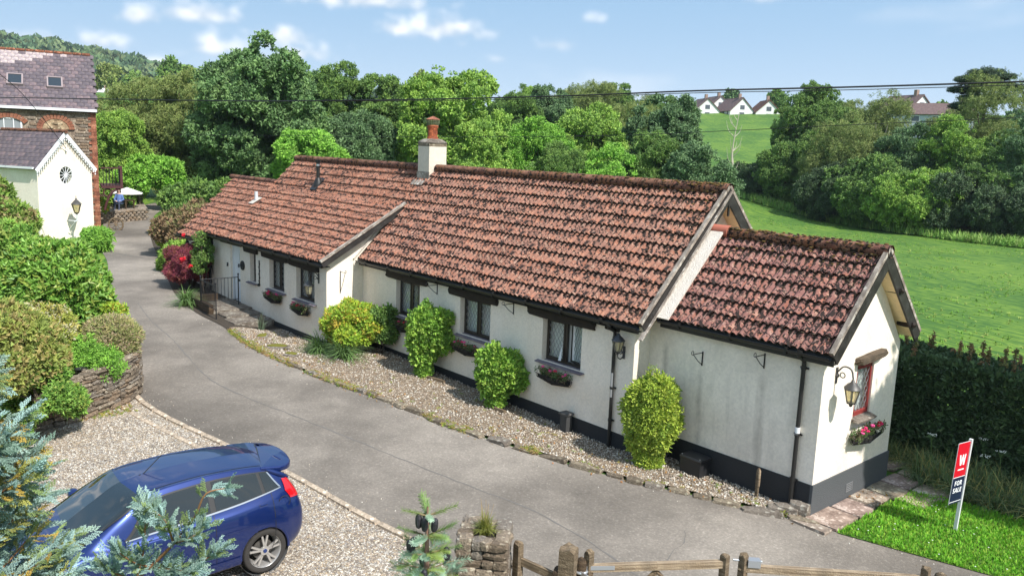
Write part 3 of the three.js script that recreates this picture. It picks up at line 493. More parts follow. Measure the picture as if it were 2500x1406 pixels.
  const p2 = pipe(-4.08, -0.28, 2.16, mn.z, 0.5); mesh('bare_metal_patch', [prep(new THREE.CylinderGeometry(0.0375, 0.0375, 0.5, 10, 1, true, -0.3, 1.3)).translate(-4.08, 1.0, mn.z + 0.055)], M.steel, p2);
  pipe(-24.25, -0.1, 1.9, 1.36, 1.74); pipe(-21.95, 0, 2.16, 1.4, 1.7);

  // ---- windows
  function windowUnit(label, w, h, lights, frameMat, opt = {}) {
    const t = sub('window', C); t.userData.label = label;
    const f = 0.055, d = 0.06, x0 = -w / 2, pieces = [box(w, f, d, 0, h - f / 2, 0), box(w, f, d, 0, f / 2, 0), box(f, h - 2 * f, d, x0 + f / 2, h / 2, 0), box(f, h - 2 * f, d, -x0 - f / 2, h / 2, 0)];
    for (let i = 1; i < lights; i++) pieces.push(box(f * 1.1, h - 2 * f, d, x0 + w * i / lights, h / 2, 0));
    solid('frame', pieces, frameMat, t);
    const lw = w / lights;
    for (let i = 0; i < lights; i++) {
      const c = sub('casement', t, [x0 + lw * (i + 0.5), 0, 0]), a = lw - f * 1.15, b = h - 2 * f; const open = opt.open === i;
      const holder = c; if (open) { c.position.x = x0 + lw * (i + 1) - f; c.rotation.y = -0.28; }
      const ox = open ? -a / 2 : 0;
      mesh('casement_frame', [box(a, 0.04, 0.045, ox, h - f - 0.02, 0.02), box(a, 0.04, 0.045, ox, f + 0.02, 0.02), box(0.04, b, 0.045, ox - a / 2 + 0.02, h / 2, 0.02), box(0.04, b, 0.045, ox + a / 2 - 0.02, h / 2, 0.02)], frameMat, holder);
      mesh('glass_pane', box(a - 0.07, b - 0.07, 0.004, ox, h / 2, 0.012), M.glass, holder);
      const L = [], gw2 = a - 0.08, gh = b - 0.08, pitch = opt.pitch ?? 0.105, k = 1.55;
      for (let s = -gh; s < gw2 * k + gh; s += pitch * k) for (const sg of [1, -1]) { // diagonal cames clipped to the light
        let p = [0, s], q = [gw2, s - gw2 * k]; if (sg < 0) { p = [gw2, s]; q = [0, s - gw2 * k]; }
        const cl = (t0) => [lerp(p[0], q[0], t0), lerp(p[1], q[1], t0)]; let ta = 0, tb = 1; const dy = q[1] - p[1]; if (p[1] > gh) ta = (gh - p[1]) / dy; if (q[1] < 0) tb = -p[1] / dy; if (tb - ta < 0.02) continue;
        const A = cl(ta), B = cl(tb), l = Math.hypot(A[0] - B[0], A[1] - B[1]); L.push(box(0.0075, l, 0.006, ox + (A[0] + B[0]) / 2 - gw2 / 2, (A[1] + B[1]) / 2 + h / 2 - gh / 2, 0.017 + (sg > 0 ? 0.002 : 0), 0, 0, Math.atan2(-(B[0] - A[0]), B[1] - A[1]) )); }
      mesh('lead_lattice', L, M.came, holder);
    }
    if (opt.curtain !== false) { // net curtain hanging in folds behind the glass
      const pos = [], idx = [], N = 60, Q = rng(w * 1000 | 0); for (let i = 0; i <= N; i++) { const x = lerp(-w / 2, w / 2, i / N), gap = opt.gap ? Math.max(0, 1 - Math.abs(i / N - opt.gap) * 9) : 0; for (let j = 0; j < 2; j++) pos.push(x + (j ? 0 : gap * 0.05), j ? h - 0.02 : 0.04, -0.10 + 0.012 * Math.sin(i * 1.1 + Q() * 0.8)); }
      for (let i = 0; i < N; i++) { if (opt.gap && Math.abs(i / N - opt.gap) < (opt.gapW ?? 0.1)) continue; const a = i * 2; idx.push(a, a + 2, a + 1, a + 1, a + 2, a + 3); }
      const g = new THREE.BufferGeometry(); g.setAttribute('position', new THREE.Float32BufferAttribute(pos, 3)); g.setIndex(idx); g.computeVertexNormals(); mesh('net_curtain', uvm(prep(g)), M.curtain, t);
    }
    if (opt.sill !== false) { const m = solid('sill', rough(w + 0.26, 0.035, 0.30, 0.06, R), M.sill, t); m.position.set(0, -0.02, 0.13); m.rotation.x = 0.1; }
    if (opt.open !== undefined) mesh('blown_curtain', (() => { const g = new THREE.BufferGeometry(); g.setAttribute('position', new THREE.Float32BufferAttribute([-0.09, 0.42, 0.05, 0.0, 0.1, 0.16, -0.13, 0.07, 0.12, -0.09, 0.42, 0.05, -0.13, 0.07, 0.12, -0.11, 0.2, 0.04], 3)); g.computeVertexNormals(); return uvm(g); })(), std({ color: lin(0.8, 0.8, 0.8), side: THREE.DoubleSide }), t);
    return t;
  }
  const putW = (r, z, lights, label, opt) => { const t = windowUnit(label, r[1] - r[0], r[3] - r[2], lights, M.frame, opt); t.position.set((r[0] + r[1]) / 2, r[2], z - 0.17); return t; };
  putW(winA[0], mn.z, 2, 'leaded window half hidden by the tall ivy column', { gap: 0.75, gapW: 0.2 });
  putW(winA[1], mn.z, 2, 'leaded two light window between the two clipped shrubs', {});
  putW(winA[2], mn.z, 2, 'leaded window with its right casement ajar', { open: 1 });
  putW(winL[0], 1.4, 1, 'narrow leaded window beside the door', { curtain: false, pitch: 0.1 });
  putW(winL[1], 1.4, 2, 'leaded window right of the thermometer', { gap: 0.75, gapW: 0.22 });
  putW(winL[2], 1.4, 2, 'leaded window behind the wall lantern', { gap: 0.75, gapW: 0.22 });
  { const t = windowUnit('red framed leaded window in the annex gable', 0.62, 0.96, 1, M.redFrame, { sill: false, pitch: 0.12 }); t.position.set(ax.x1 - 0.06, 1.12, -1.68); t.rotation.y = Math.PI / 2;
    const s = solid('sill', rough(0.72, 0.05, 0.2, 0.15, R, 1), M.stone, t); s.position.set(0, -0.03, 0.12); s.rotation.x = 0.2; }
  // dark rooms behind the glass
  solid('room_lining', [box(9.4, 2.1, 0.05, -8.6, 1.0, -1.2), box(7.9, 2.1, 0.05, -17.7, 1.0, 0.1), box(0.05, 2, 2.3, -0.9, 1.0, -1.57)], std({ color: lin(0.42, 0.39, 0.35) }), C);
  // rough black lintels
  const lintel = (x0, x1, y0, y1, z, out = 0.05) => { const w = x1 - x0, m = solid('lintel', rough(w, y1 - y0, 0.12, 0.13, R, 3), M.beam, C); m.position.set((x0 + x1) / 2, (y0 + y1) / 2, z + out - 0.04); return m; };
  for (const [a, b, y] of [[-12.42, -10.5, 1.99], [-9.6, -7.72, 1.97], [-6.65, -4.66, 1.98], [-4.36, -4.0, 2.08]]) lintel(a, b, y, 2.2, mn.z);
  for (const [a, b, y] of [[-21.0, -19.3, 2.07], [-19.1, -18.1, 1.96], [-17.8, -15.98, 1.95], [-15.95, -14.1, 1.94]]) lintel(a, b, y, 2.17, 1.4, 0.06);
  { const g = rough(1.0, 0.12, 0.18, 0.16, R, 3), m = solid('lintel', g, std({ map: TX.wood, color: lin(0.42, 0.39, 0.36), bumpMap: TX.grain, bumpScale: 0.012 }), C); m.rotation.set(0.06, Math.PI / 2, 0, 'YXZ'); m.rotation.z = 0.06; m.position.set(ax.x1 + 0.05, 2.19, -1.74); m.userData.label = 'weathered grey timber lintel over the red window'; }
  { const t = sub('airbrick', C, [ax.x1 + 0.032, -0.16, -1.48]); mesh('grille', [box(0.012, 0.16, 0.02, 0, 0, 0.11), box(0.012, 0.16, 0.02, 0, 0, -0.11), ...[-2, -1, 0, 1, 2].map((k) => box(0.012, 0.012, 0.22, 0, k * 0.035, 0))], M.came, t); }
  // front door
  {
    const d = sub('door', C, [-19.89, 0.16, 1.4 - 0.12]), wm = M.white, mb = [];
    solid('door_leaf', plate(rect(-0.36, 0.36, 0, 1.88), 0.05, [rect(0.12, 0.22, 1.35, 1.65)]).translate(0, 0, -0.025), wm, d);
    for (const [x, y, w, h] of [[-0.17, 0.38, 0.24, 0.5], [0.17, 0.38, 0.24, 0.5], [-0.17, 1.05, 0.24, 0.5]]) mb.push(box(w, 0.03, 0.02, x, y + h / 2, 0.03), box(w, 0.03, 0.02, x, y - h / 2, 0.03), box(0.03, h, 0.02, x - w / 2, y, 0.03), box(0.03, h, 0.02, x + w / 2, y, 0.03));
    mesh('panel_moulding', mb, wm, d);
    mesh('door_glass', [box(0.098, 0.298, 0.006, 0.17, 1.5, 0.0)], M.glass, d);
    mesh('letter_plate', [box(0.22, 0.07, 0.015, 0.1, 0.74, 0.034)], M.black, d);
    mesh('knocker', [prep(new THREE.TorusGeometry(0.045, 0.012, 6, 14)).translate(0.1, 1.22, 0.045), box(0.03, 0.05, 0.03, 0.1, 1.27, 0.035)], M.black, d);
    mesh('door_frame', [box(0.05, 1.95, 0.1, -0.385, 0.96, 0.0), box(0.05, 1.95, 0.1, 0.385, 0.96, 0.0), box(0.8, 0.05, 0.1, 0, 1.9, 0)], wm, d);
    mesh('threshold', [box(0.78, 0.07, 0.3, 0, -0.05, 0.12)], M.woodDark, d);
  }
  // ---- chimney
  {
    const c = sub('chimney', C, [-13.67, 0, -2.06]);
    solid('stack', [box(0.56, 1.5, 0.62, 0, 4.86, 0)], std({ map: TX.render, color: lin(0.92, 0.92, 0.9), bumpMap: TX.grain, bumpScale: 0.02 }), c);
    solid('stack_stain', rough(0.575, 0.1, 0.635, 0.02, R, 2), std({ map: TX.stone, color: lin(0.9, 0.85, 0.75) }), c).position.set(0, 5.57, 0);
    solid('cap', lathe([[0.42, 0], [0.44, 0.04], [0.3, 0.12], [0.16, 0.15], [0.0, 0.16]], 4).rotateY(Math.PI / 4).translate(0, 5.6, 0), M.stone, c);
    mesh('pot', lathe([[0.17, 0], [0.165, 0.05], [0.14, 0.1], [0.14, 0.32], [0.165, 0.36], [0.165, 0.41], [0.12, 0.42]], 20, 0, 5.72, 0), M.terracotta, c);
    const cage = []; for (let k = 0; k < 22; k++) { const a = k / 22 * TAU; cage.push(sweep([V(Math.cos(a) * 0.15, 6.1, Math.sin(a) * 0.15), V(Math.cos(a) * 0.19, 6.2, Math.sin(a) * 0.19), V(Math.cos(a) * 0.19, 6.29, Math.sin(a) * 0.19)], 0.007, 4)); } for (let k = 0; k < 5; k++) cage.push(prep(new THREE.TorusGeometry(0.16 + 0.03 * Math.min(1, k / 2), 0.006, 4, 20)).rotateX(Math.PI / 2).translate(0, 6.12 + k * 0.042, 0));
    mesh('cowl_cage', cage, std({ color: lin(0.18, 0.2, 0.11), roughness: 0.7 }), c);
    mesh('cowl_cap', lathe([[0.2, 0], [0.2, 0.015], [0.09, 0.07], [0.02, 0.1], [0, 0.1]], 18, 0, 6.29, 0), std({ map: TX.stone, color: lin(1.3, 0.55, 0.4) }), c);
    const fl = []; for (let k = 0; k < 4; k++) fl.push(rough(0.1, 0.02, 0.2, 0.1, R).rotateX(0.79).translate(-0.24 + k * 0.15, 4.47, 0.5)); mesh('lead_apron', [...fl.map((g) => uvm(g)), uvm(box(0.62, 0.25, 0.012, 0, 4.66, 0.32))], M.lead, c);
  }
  { const f = sub('stove_flue', C, [-19.16, 4.1, -1.25]); mesh('flashing_plate', [box(0.4, 0.012, 0.55).rotateX(0.8).translate(0, 0.02, 0.03)], M.black, f); mesh('flue_cone', lathe([[0.16, -0.08], [0.15, 0.02], [0.085, 0.2], [0.07, 0.22]], 16), M.black, f); mesh('flue_tube', [cyl(0.06, 0.06, 0.55, 0, 0.2, 0, 16), cyl(0.075, 0.075, 0.04, 0, 0.56, 0, 16), cyl(0.085, 0.075, 0.1, 0, 0.72, 0, 16)], M.black, f); mesh('flue_band', cyl(0.063, 0.063, 0.06, 0, 0.62, 0, 16), M.steel, f); }
  { const f = sub('soil_vent', C, [-21.6, 3.37, -0.12]); mesh('vent_flashing', [box(0.34, 0.015, 0.42).rotateX(0.52).translate(0, 0.03, 0.04)], M.leadWhite, f); mesh('vent_tube', cyl(0.06, 0.06, 0.34, 0, 0, 0, 14), std({ color: lin(0.6, 0.62, 0.64), roughness: 0.5 }), f); }
}
// ---------------------------------------------------------------- foliage helpers
function leafTuft(n, len, wid, spread, seed, upBias = 0.35, fold = 0.25) {
  const R = rng(seed), pos = [];
  for (let i = 0; i < n; i++) {
    const b = V((R() - 0.5) * spread, (R() - 0.5) * spread * 0.8, (R() - 0.5) * spread);
    let d = V(R() - 0.5, R() - 0.5, R() - 0.5).normalize(); d.y += upBias; d.normalize();
    let s = V(R() - 0.5, R() - 0.5, R() - 0.5); s = d.clone().cross(s).normalize(); const nn = d.clone().cross(s).normalize();
    const l = len * (0.7 + R() * 0.6), w = wid * (0.75 + R() * 0.5), m = b.clone().addScaledVector(d, l * 0.48), t = b.clone().addScaledVector(d, l).addScaledVector(nn, -l * 0.12);
    const a = m.clone().addScaledVector(s, w / 2).addScaledVector(nn, w * fold), c = m.clone().addScaledVector(s, -w / 2).addScaledVector(nn, w * fold);
    for (const q of [b, a, t, b, t, c]) pos.push(q.x, q.y, q.z);
  }
  const g = new THREE.BufferGeometry(); g.setAttribute('position', new THREE.Float32BufferAttribute(pos, 3)); g.computeVertexNormals(); return g;
}
const leafMat = (tr = 0.35, rough = 0.75) => new THREE.MeshPhysicalMaterial({ color: 0xffffff, roughness: rough, transmission: tr, thickness: 0, side: THREE.DoubleSide, ior: 1.4 });
const LEAF = leafMat(0.24), LEAFGLOSS = leafMat(0.22, 0.5), LEAFMATT = std({ roughness: 0.9, side: THREE.DoubleSide });
const yUp = V(0, 1, 0), FOL = 1.68;
// pts: [x, y, z, nx, ny, nz, size]; colours picked per tuft from a palette of leaf dyes
function foliage(parent, name, geo, mat, pts, palette, seed) {
  const R = rng(seed), im = new THREE.InstancedMesh(geo, mat, pts.length), m = new THREE.Matrix4(), q = new THREE.Quaternion(), q2 = new THREE.Quaternion(), c = new THREE.Color();
  pts.forEach((p, i) => {
    q.setFromUnitVectors(yUp, V(p[3], p[4], p[5]).normalize()); q2.setFromAxisAngle(yUp, R() * TAU); q.multiply(q2);
    m.compose(V(p[0], p[1], p[2]), q, V(1, 1, 1).multiplyScalar(p[6] * (0.75 + R() * 0.5))); im.setMatrixAt(i, m);
    const k = palette[R() * palette.length | 0], b = (0.8 + R() * 0.4) * FOL; im.setColorAt(i, c.setRGB(k[0] * b, k[1] * b, k[2] * b));
  });
  im.name = name; im.castShadow = im.receiveShadow = true; im.userData.kind = 'stuff'; parent.add(im); return im;
}
const rdir = (R) => { const z = R() * 2 - 1, a = R() * TAU, s = Math.sqrt(1 - z * z); return V(s * Math.cos(a), z, s * Math.sin(a)); };
// lobes spread through an ellipsoid, tufts over each lobe's skin
function lobed(R, c, rad, nl, lr, per, size, inner = 0.12, low = -0.75, core = 0.45) {
  const pts = [], cen = V(...c), lob = [];
  for (let i = 0; i < nl; i++) { let d = rdir(R); let g = 0; while (d.y < low && g++ < 20) d = rdir(R); const k = core + (0.95 - core) * Math.pow(R(), 0.6); lob.push([V(c[0] + d.x * rad[0] * k, c[1] + d.y * rad[1] * k, c[2] + d.z * rad[2] * k), lr * (0.6 + R() * 0.8)]); }
  for (const [p, r] of lob) {
    const out = p.clone().sub(cen); out.set(out.x / rad[0], out.y / rad[1], out.z / rad[2]);
    for (let i = 0; i < per * (r / lr) ** 2; i++) { const d = rdir(R); if (d.dot(out) < -0.35) continue; const k = R() < inner ? R() : 0.78 + R() * 0.3; pts.push([p.x + d.x * r * k, p.y + d.y * r * k * 0.85, p.z + d.z * r * k, d.x, d.y + 0.5, d.z, size]); }
  }
  pts.lobes = lob; return pts;
}
// skin of a bumpy ellipsoid (clipped shrubs)
function skin(R, c, rad, n, size, bump = 0.12, low = -0.95, seed = 3) {
  const pts = [];
  for (let i = 0; i < n; i++) { const d = rdir(R); if (d.y < low) continue; const b = 1 + bump * 2 * (fbm(d.x * 2.3 + seed, d.y * 2.3 + d.z * 1.9, seed, 3) - 0.5), k = b * (R() < 0.25 ? 0.72 + R() * 0.25 : 0.94 + R() * 0.1); pts.push([c[0] + d.x * rad[0] * k, c[1] + d.y * rad[1] * k, c[2] + d.z * rad[2] * k, d.x, d.y + 0.35, d.z, size]); }
  return pts;
}
function stems(R, base, tops, r0, r1) { return tops.map((t) => { const m = base.clone().lerp(t, 0.5).add(V((R() - 0.5) * 0.2, 0.05, (R() - 0.5) * 0.2).multiplyScalar(base.distanceTo(t) * 0.5)); return sweep(curve([base, m, t], 6), (s) => lerp(r0, r1, s), 6); }); }
const PAL = {
  ivy: [[0.13, 0.24, 0.03], [0.18, 0.30, 0.04], [0.09, 0.18, 0.025], [0.22, 0.32, 0.05]],
  privet: [[0.24, 0.30, 0.035], [0.20, 0.27, 0.03], [0.28, 0.33, 0.05], [0.13, 0.20, 0.025]],
  gold: [[0.27, 0.32, 0.03], [0.23, 0.32, 0.03], [0.17, 0.27, 0.03], [0.34, 0.27, 0.04], [0.21, 0.30, 0.03]],
  laurel: [[0.10, 0.20, 0.03], [0.13, 0.24, 0.035], [0.07, 0.15, 0.02], [0.20, 0.25, 0.05], [0.16, 0.26, 0.05]],
  oak: [[0.095, 0.165, 0.035], [0.125, 0.20, 0.04], [0.07, 0.13, 0.028]],
  syc: [[0.085, 0.155, 0.05], [0.115, 0.19, 0.06], [0.065, 0.12, 0.04]],
  lime: [[0.16, 0.26, 0.04], [0.20, 0.30, 0.05], [0.12, 0.21, 0.035]],
  olive: [[0.15, 0.19, 0.05], [0.18, 0.21, 0.065], [0.11, 0.15, 0.04]],
  blue: [[0.085, 0.145, 0.06], [0.105, 0.17, 0.068], [0.06, 0.11, 0.042]],
  fresh: [[0.14, 0.28, 0.035], [0.18, 0.33, 0.045], [0.11, 0.23, 0.03]],
  hedge: [[0.05, 0.085, 0.033], [0.065, 0.105, 0.04], [0.04, 0.068, 0.028]],
  wine: [[0.16, 0.03, 0.045], [0.20, 0.04, 0.06], [0.11, 0.02, 0.035], [0.22, 0.07, 0.05]],
  copper: [[0.17, 0.11, 0.06], [0.21, 0.14, 0.08], [0.12, 0.09, 0.04], [0.14, 0.14, 0.05]],
  juniper: [[0.20, 0.29, 0.27], [0.26, 0.35, 0.32], [0.15, 0.22, 0.19], [0.22, 0.29, 0.22]],
};
const TUFT = { small: leafTuft(10, 0.07, 0.045, 0.09, 1), ivy: leafTuft(9, 0.09, 0.075, 0.11, 2), laurel: leafTuft(8, 0.17, 0.07, 0.14, 3, 0.5), mid: leafTuft(12, 0.11, 0.06, 0.16, 4), fine: leafTuft(16, 0.07, 0.02, 0.12, 5), tree: leafTuft(15, 0.26, 0.17, 0.42, 6, 0.2), tree2: leafTuft(18, 0.24, 0.11, 0.46, 7, 0.1), far: leafTuft(16, 0.9, 0.7, 1.6, 8, 0.3), narrow: leafTuft(14, 0.26, 0.06, 0.34, 9, 0.1) };
// arching strap leaves
function straps(n, len, wid, seed, upright = 0.9) {
  const R = rng(seed), out = [];
  for (let i = 0; i < n; i++) {
    const a = R() * TAU, l = len * (0.6 + R() * 0.6), lean = (1 - upright) + R() * 0.55, N = 6, pos = [], d = V(Math.cos(a), 0, Math.sin(a)), s = V(-Math.sin(a), 0, Math.cos(a)), L = [], o = V((R() - 0.5) * len * 0.3, 0, (R() - 0.5) * len * 0.3);
    for (let k = 0; k <= N; k++) { const t = k / N, h = l * (t * (1.25 - lean * 0.6) - 0.75 * lean * t * t * 1.25), r = l * lean * (0.25 * t + 0.75 * t * t), w = wid * (1 - t * t * 0.95) * 0.5; L.push([o.clone().addScaledVector(d, r).addScaledVector(s, w).setY(h), o.clone().addScaledVector(d, r).addScaledVector(s, -w).setY(h)]); }
    for (let k = 0; k < N; k++) for (const q of [L[k][0], L[k][1], L[k + 1][0], L[k + 1][0], L[k][1], L[k + 1][1]]) pos.push(q.x, q.y, q.z);
    const g = new THREE.BufferGeometry(); g.setAttribute('position', new THREE.Float32BufferAttribute(pos, 3)); g.computeVertexNormals(); out.push(uvm(g));
  }
  return mg(out);
}
const greenMat = (r, g, b, tr = 0.25) => new THREE.MeshPhysicalMaterial({ color: lin(r, g, b), roughness: 0.7, transmission: tr, thickness: 0, side: THREE.DoubleSide });

// ---------------------------------------------------------------- things fixed to the cottage
const flowerMat = [std({ color: lin(0.75, 0.03, 0.16) }), std({ color: lin(0.80, 0.10, 0.30) }), std({ color: lin(0.62, 0.02, 0.05) })];
function trough(label, pos, turn, w, seed, pal, nFl) {
  const R = rng(seed), t = thing('flower_trough', label, 'flower trough', pos, turn, 'iron flower troughs under the windows'), bars = [];
  // half-round iron cage: hoops and rails
  const P = (a, s) => V(s * w / 2, -Math.sin(a) * 0.17 * (1 - 0.35 * Math.abs(s)), 0.02 + (1 - Math.cos(a) * 0 - 1) + 0.19 * (0.5 - 0.5 * Math.cos(a)) * (1 - 0.3 * Math.abs(s)));
  for (let i = 0; i <= 8; i++) { const s = -1 + i / 4; bars.push(sweep(Array.from({ length: 9 }, (_, k) => P(Math.PI * k / 8, s)), 0.006, 5)); }
  for (const a of [Math.PI, 2.4, 1.6, 0.8]) bars.push(sweep(Array.from({ length: 9 }, (_, k) => P(a, -1 + k / 4)), 0.006, 5));
  for (const s of [-1, 1]) bars.push(sweep(Array.from({ length: 10 }, (_, k) => V(s * (w / 2 + 0.045 + 0.04 * Math.cos(k * 0.7)), 0.02 + 0.04 * Math.sin(k * 0.7), 0.12)), 0.006, 5));
  mesh('cage', bars, M.iron, t);
  const pos2 = [], idx = []; for (let i = 0; i <= 12; i++) for (let k = 0; k <= 8; k++) { const q = P(Math.PI * k / 8, (-1 + i / 6) * 0.97).multiplyScalar(0.96); pos2.push(q.x, q.y, q.z + 0.004); }
  for (let i = 0; i < 12; i++) for (let k = 0; k < 8; k++) { const a = i * 9 + k; idx.push(a, a + 1, a + 9, a + 9, a + 1, a + 10); } const lg = new THREE.BufferGeometry(); lg.setAttribute('position', new THREE.Float32BufferAttribute(pos2, 3)); lg.setIndex(idx); lg.computeVertexNormals();
  mesh('liner', uvm(prep(lg)), std({ color: lin(0.018, 0.016, 0.014), side: THREE.DoubleSide }), t);
  const pts = []; for (let i = 0; i < 90; i++) { const d = rdir(R); pts.push([(R() - 0.5) * w * 1.0, -0.02 + R() * 0.14, 0.10 + (R() - 0.5) * 0.17, d.x, 1, d.z + 0.5, 0.62]); } foliage(t, 'leaves', TUFT.small, LEAF, pts, pal, seed);
  for (let i = 0; i < nFl; i++) { const g = []; const x = (R() - 0.5) * w * 0.85, y = 0.09 + R() * 0.09, z = 0.08 + R() * 0.12; for (let k = 0; k < 9; k++) { const d = rdir(R); g.push(prep(new THREE.IcosahedronGeometry(0.013 + R() * 0.010, 0)).scale(1, 0.6, 1).translate(x + d.x * 0.028, y + d.y * 0.02, z + d.z * 0.024)); } mesh('blossom', g, flowerMat[R() * 3 | 0], t); }
  return t;
}
const drk = [[0.08, 0.11, 0.035], [0.11, 0.08, 0.045], [0.07, 0.12, 0.035]];
trough('iron trough of dark leaves and red blooms partly behind the ivy column', [-11.5, 0.80, 0.262], 0, 0.8, 301, drk, 4);
trough('iron trough of magenta blooms between the two clipped shrubs', [-8.74, 0.76, 0.262], 0, 1.0, 302, drk, 6);
trough('iron trough of pink geraniums under the window with the open casement', [-5.7, 0.78, 0.262], 0, 0.96, 303, drk, 7);
trough('iron trough of pink cyclamen under the window by the thermometer', [-16.9, 0.80, 1.406], 0, 1.0, 304, drk, 11);
trough('iron trough of pink cyclamen under the window behind the lantern', [-15.1, 0.74, 1.406], 0, 1.0, 305, drk, 8);
trough('iron trough of pink blooms under the red window', [0.05, 0.80, -1.76], Math.PI / 2, 1.0, 306, drk, 9);
function bracket(label, pos, turn, h = 0.27, out = 0.32) {
  const t = thing('hanging_basket_bracket', label, 'bracket', pos, turn, 'black iron basket brackets on the walls'), r = 0.008;
  mesh('wall_bar', [box(0.022, h, 0.012, 0, -h / 2, 0.008)], M.iron, t); mesh('arm', [bar([0, -0.02, 0.01], [0, -0.02, out], r), sweep(Array.from({ length: 10 }, (_, k) => V(0, -0.02 + 0.035 - 0.035 * Math.cos(k * 0.6), out + 0.035 * Math.sin(k * 0.6))), r * 0.8, 5)], M.iron, t);
  mesh('brace', [sweep([V(0, -h + 0.02, 0.012), V(0, -h * 0.62, out * 0.42), V(0, -0.02, out * 0.92)], r, 5)], M.iron, t); return t;
}
bracket('black iron bracket above the tall ivy column', [-10.09, 2.13, 0.256], 0);
bracket('black iron bracket between the lintels of two leaded windows', [-7.17, 2.14, 0.256], 0);
bracket('black iron bracket on the annex wall beside the round shrub', [-2.35, 1.98, -0.195], 0);
bracket('black iron bracket on the annex wall next to the downpipe', [-1.07, 2.22, -0.195], 0);
bracket('tall black iron bracket on the sunlit end wall of the door wing', [-13.686, 2.02, 0.98], Math.PI / 2, 0.62, 0.3);
function wallLantern(label, pos, turn, s = 1, hang = true, mat = M.bronze) {
  const t = thing('wall_lantern', label, 'wall lantern', pos, turn), r = 0.011 * s;
  mesh('backplate', [box(0.05 * s, 0.22 * s, 0.015, 0, 0, 0.01), prep(new THREE.SphereGeometry(0.03 * s, 10, 8)).translate(0, 0, 0.02)], mat, t);
  const top = hang ? V(0, -0.06 * s, 0.24 * s) : V(0, 0.05 * s, 0.17 * s);
  mesh('arm', [sweep(curve(hang ? [[0, 0.05 * s, 0.02], [0, 0.14 * s, 0.1 * s], [0, 0.12 * s, 0.2 * s], [0, 0.0, 0.24 * s]] : [[0, -0.06 * s, 0.02], [0, -0.1 * s, 0.09 * s], [0, -0.06 * s, 0.16 * s], [0, -0.0, 0.17 * s]], 14), r, 6), sweep(Array.from({ length: 12 }, (_, k) => V(0, 0.02 * s + 0.035 * s * Math.sin(k * 0.6), 0.09 * s + 0.035 * s * Math.cos(k * 0.6))), r * 0.7, 5)], mat, t);
  const y = hang ? -0.34 * s : 0.02 * s, z = top.z;
  mesh('cap', lathe([[0.115 * s, 0.2 * s], [0.12 * s, 0.215 * s], [0.07 * s, 0.27 * s], [0.03 * s, 0.3 * s], [0.02 * s, 0.33 * s], [0, 0.34 * s]], 6, 0, y, z), mat, t);
  mesh('glass', lathe([[0.055 * s, 0.02 * s], [0.10 * s, 0.2 * s]], 6, 0, y, z), M.lampGlass, t);
  const cage = []; for (let k = 0; k < 6; k++) { const a = (k) / 6 * TAU; cage.push(bar([Math.sin(a) * 0.057 * s, y + 0.02 * s, z + Math.cos(a) * 0.057 * s], [Math.sin(a) * 0.103 * s, y + 0.2 * s, z + Math.cos(a) * 0.103 * s], 0.007 * s, 5)); }
  mesh('cage', cage, mat, t); mesh('base', lathe([[0, -0.04 * s], [0.02 * s, -0.03 * s], [0.03 * s, 0], [0.06 * s, 0.01 * s], [0.058 * s, 0.03 * s]], 6, 0, y, z), mat, t); mesh('bulb', prep(new THREE.SphereGeometry(0.022 * s, 8, 8)).translate(0, y + 0.09 * s, z), M.white, t); return t;
}
wallLantern('hexagonal bronze lantern on a scroll arm on the annex gable', [0.02, 2.02, -0.62], Math.PI / 2, 1.25);
wallLantern('bronze lantern hanging in front of the leaded window of the door wing', [-14.12, 1.78, 1.402], 0, 1.3);
wallLantern('small lantern on the main wall beside the downpipe', [-3.86, 1.70, 0.258], 0, 1.15, false, std({ color: lin(0.07, 0.07, 0.075), roughness: 0.5, metalness: 0.4 }));
{ const t = thing('wall_plaque', 'round dark cast plaque beside the white door', 'plaque', [-19.27, 1.47, 1.41]); mesh('disc', prep(new THREE.CylinderGeometry(0.15, 0.15, 0.02, 24)).rotateX(Math.PI / 2), M.bronze, t); mesh('rim', [prep(new THREE.TorusGeometry(0.14, 0.016, 6, 24)).translate(0, 0, 0.012), prep(new THREE.TorusGeometry(0.07, 0.012, 6, 20)).translate(0, 0, 0.012), prep(new THREE.SphereGeometry(0.03, 10, 8)).translate(0, 0, 0.012)], M.iron, t); }
{ const t = thing('wall_thermometer', 'long thin black garden thermometer hung between two windows', 'thermometer', [-18.0, 1.0, 1.405]); mesh('stem', [box(0.035, 0.75, 0.02, 0, 0.42, 0.01)], M.iron, t); mesh('bulb', prep(new THREE.SphereGeometry(0.05, 12, 8)).translate(0, 0.02, 0.03), M.iron, t); mesh('scrolls', Array.from({ length: 6 }, (_, k) => prep(new THREE.TorusGeometry(0.03, 0.006, 4, 10)).translate(k % 2 ? 0.03 : -0.03, 0.14 + k * 0.11, 0.012)), M.iron, t); }
{ const t = thing('door_bell', 'small dark bell box left of the white door', 'door bell', [-20.5, 1.35, 1.404]); mesh('housing', box(0.07, 0.12, 0.03, 0, 0, 0.015), M.black, t); mesh('button', prep(new THREE.CylinderGeometry(0.015, 0.015, 0.012, 10)).rotateX(Math.PI / 2).translate(0, 0.02, 0.034), M.white, t); }
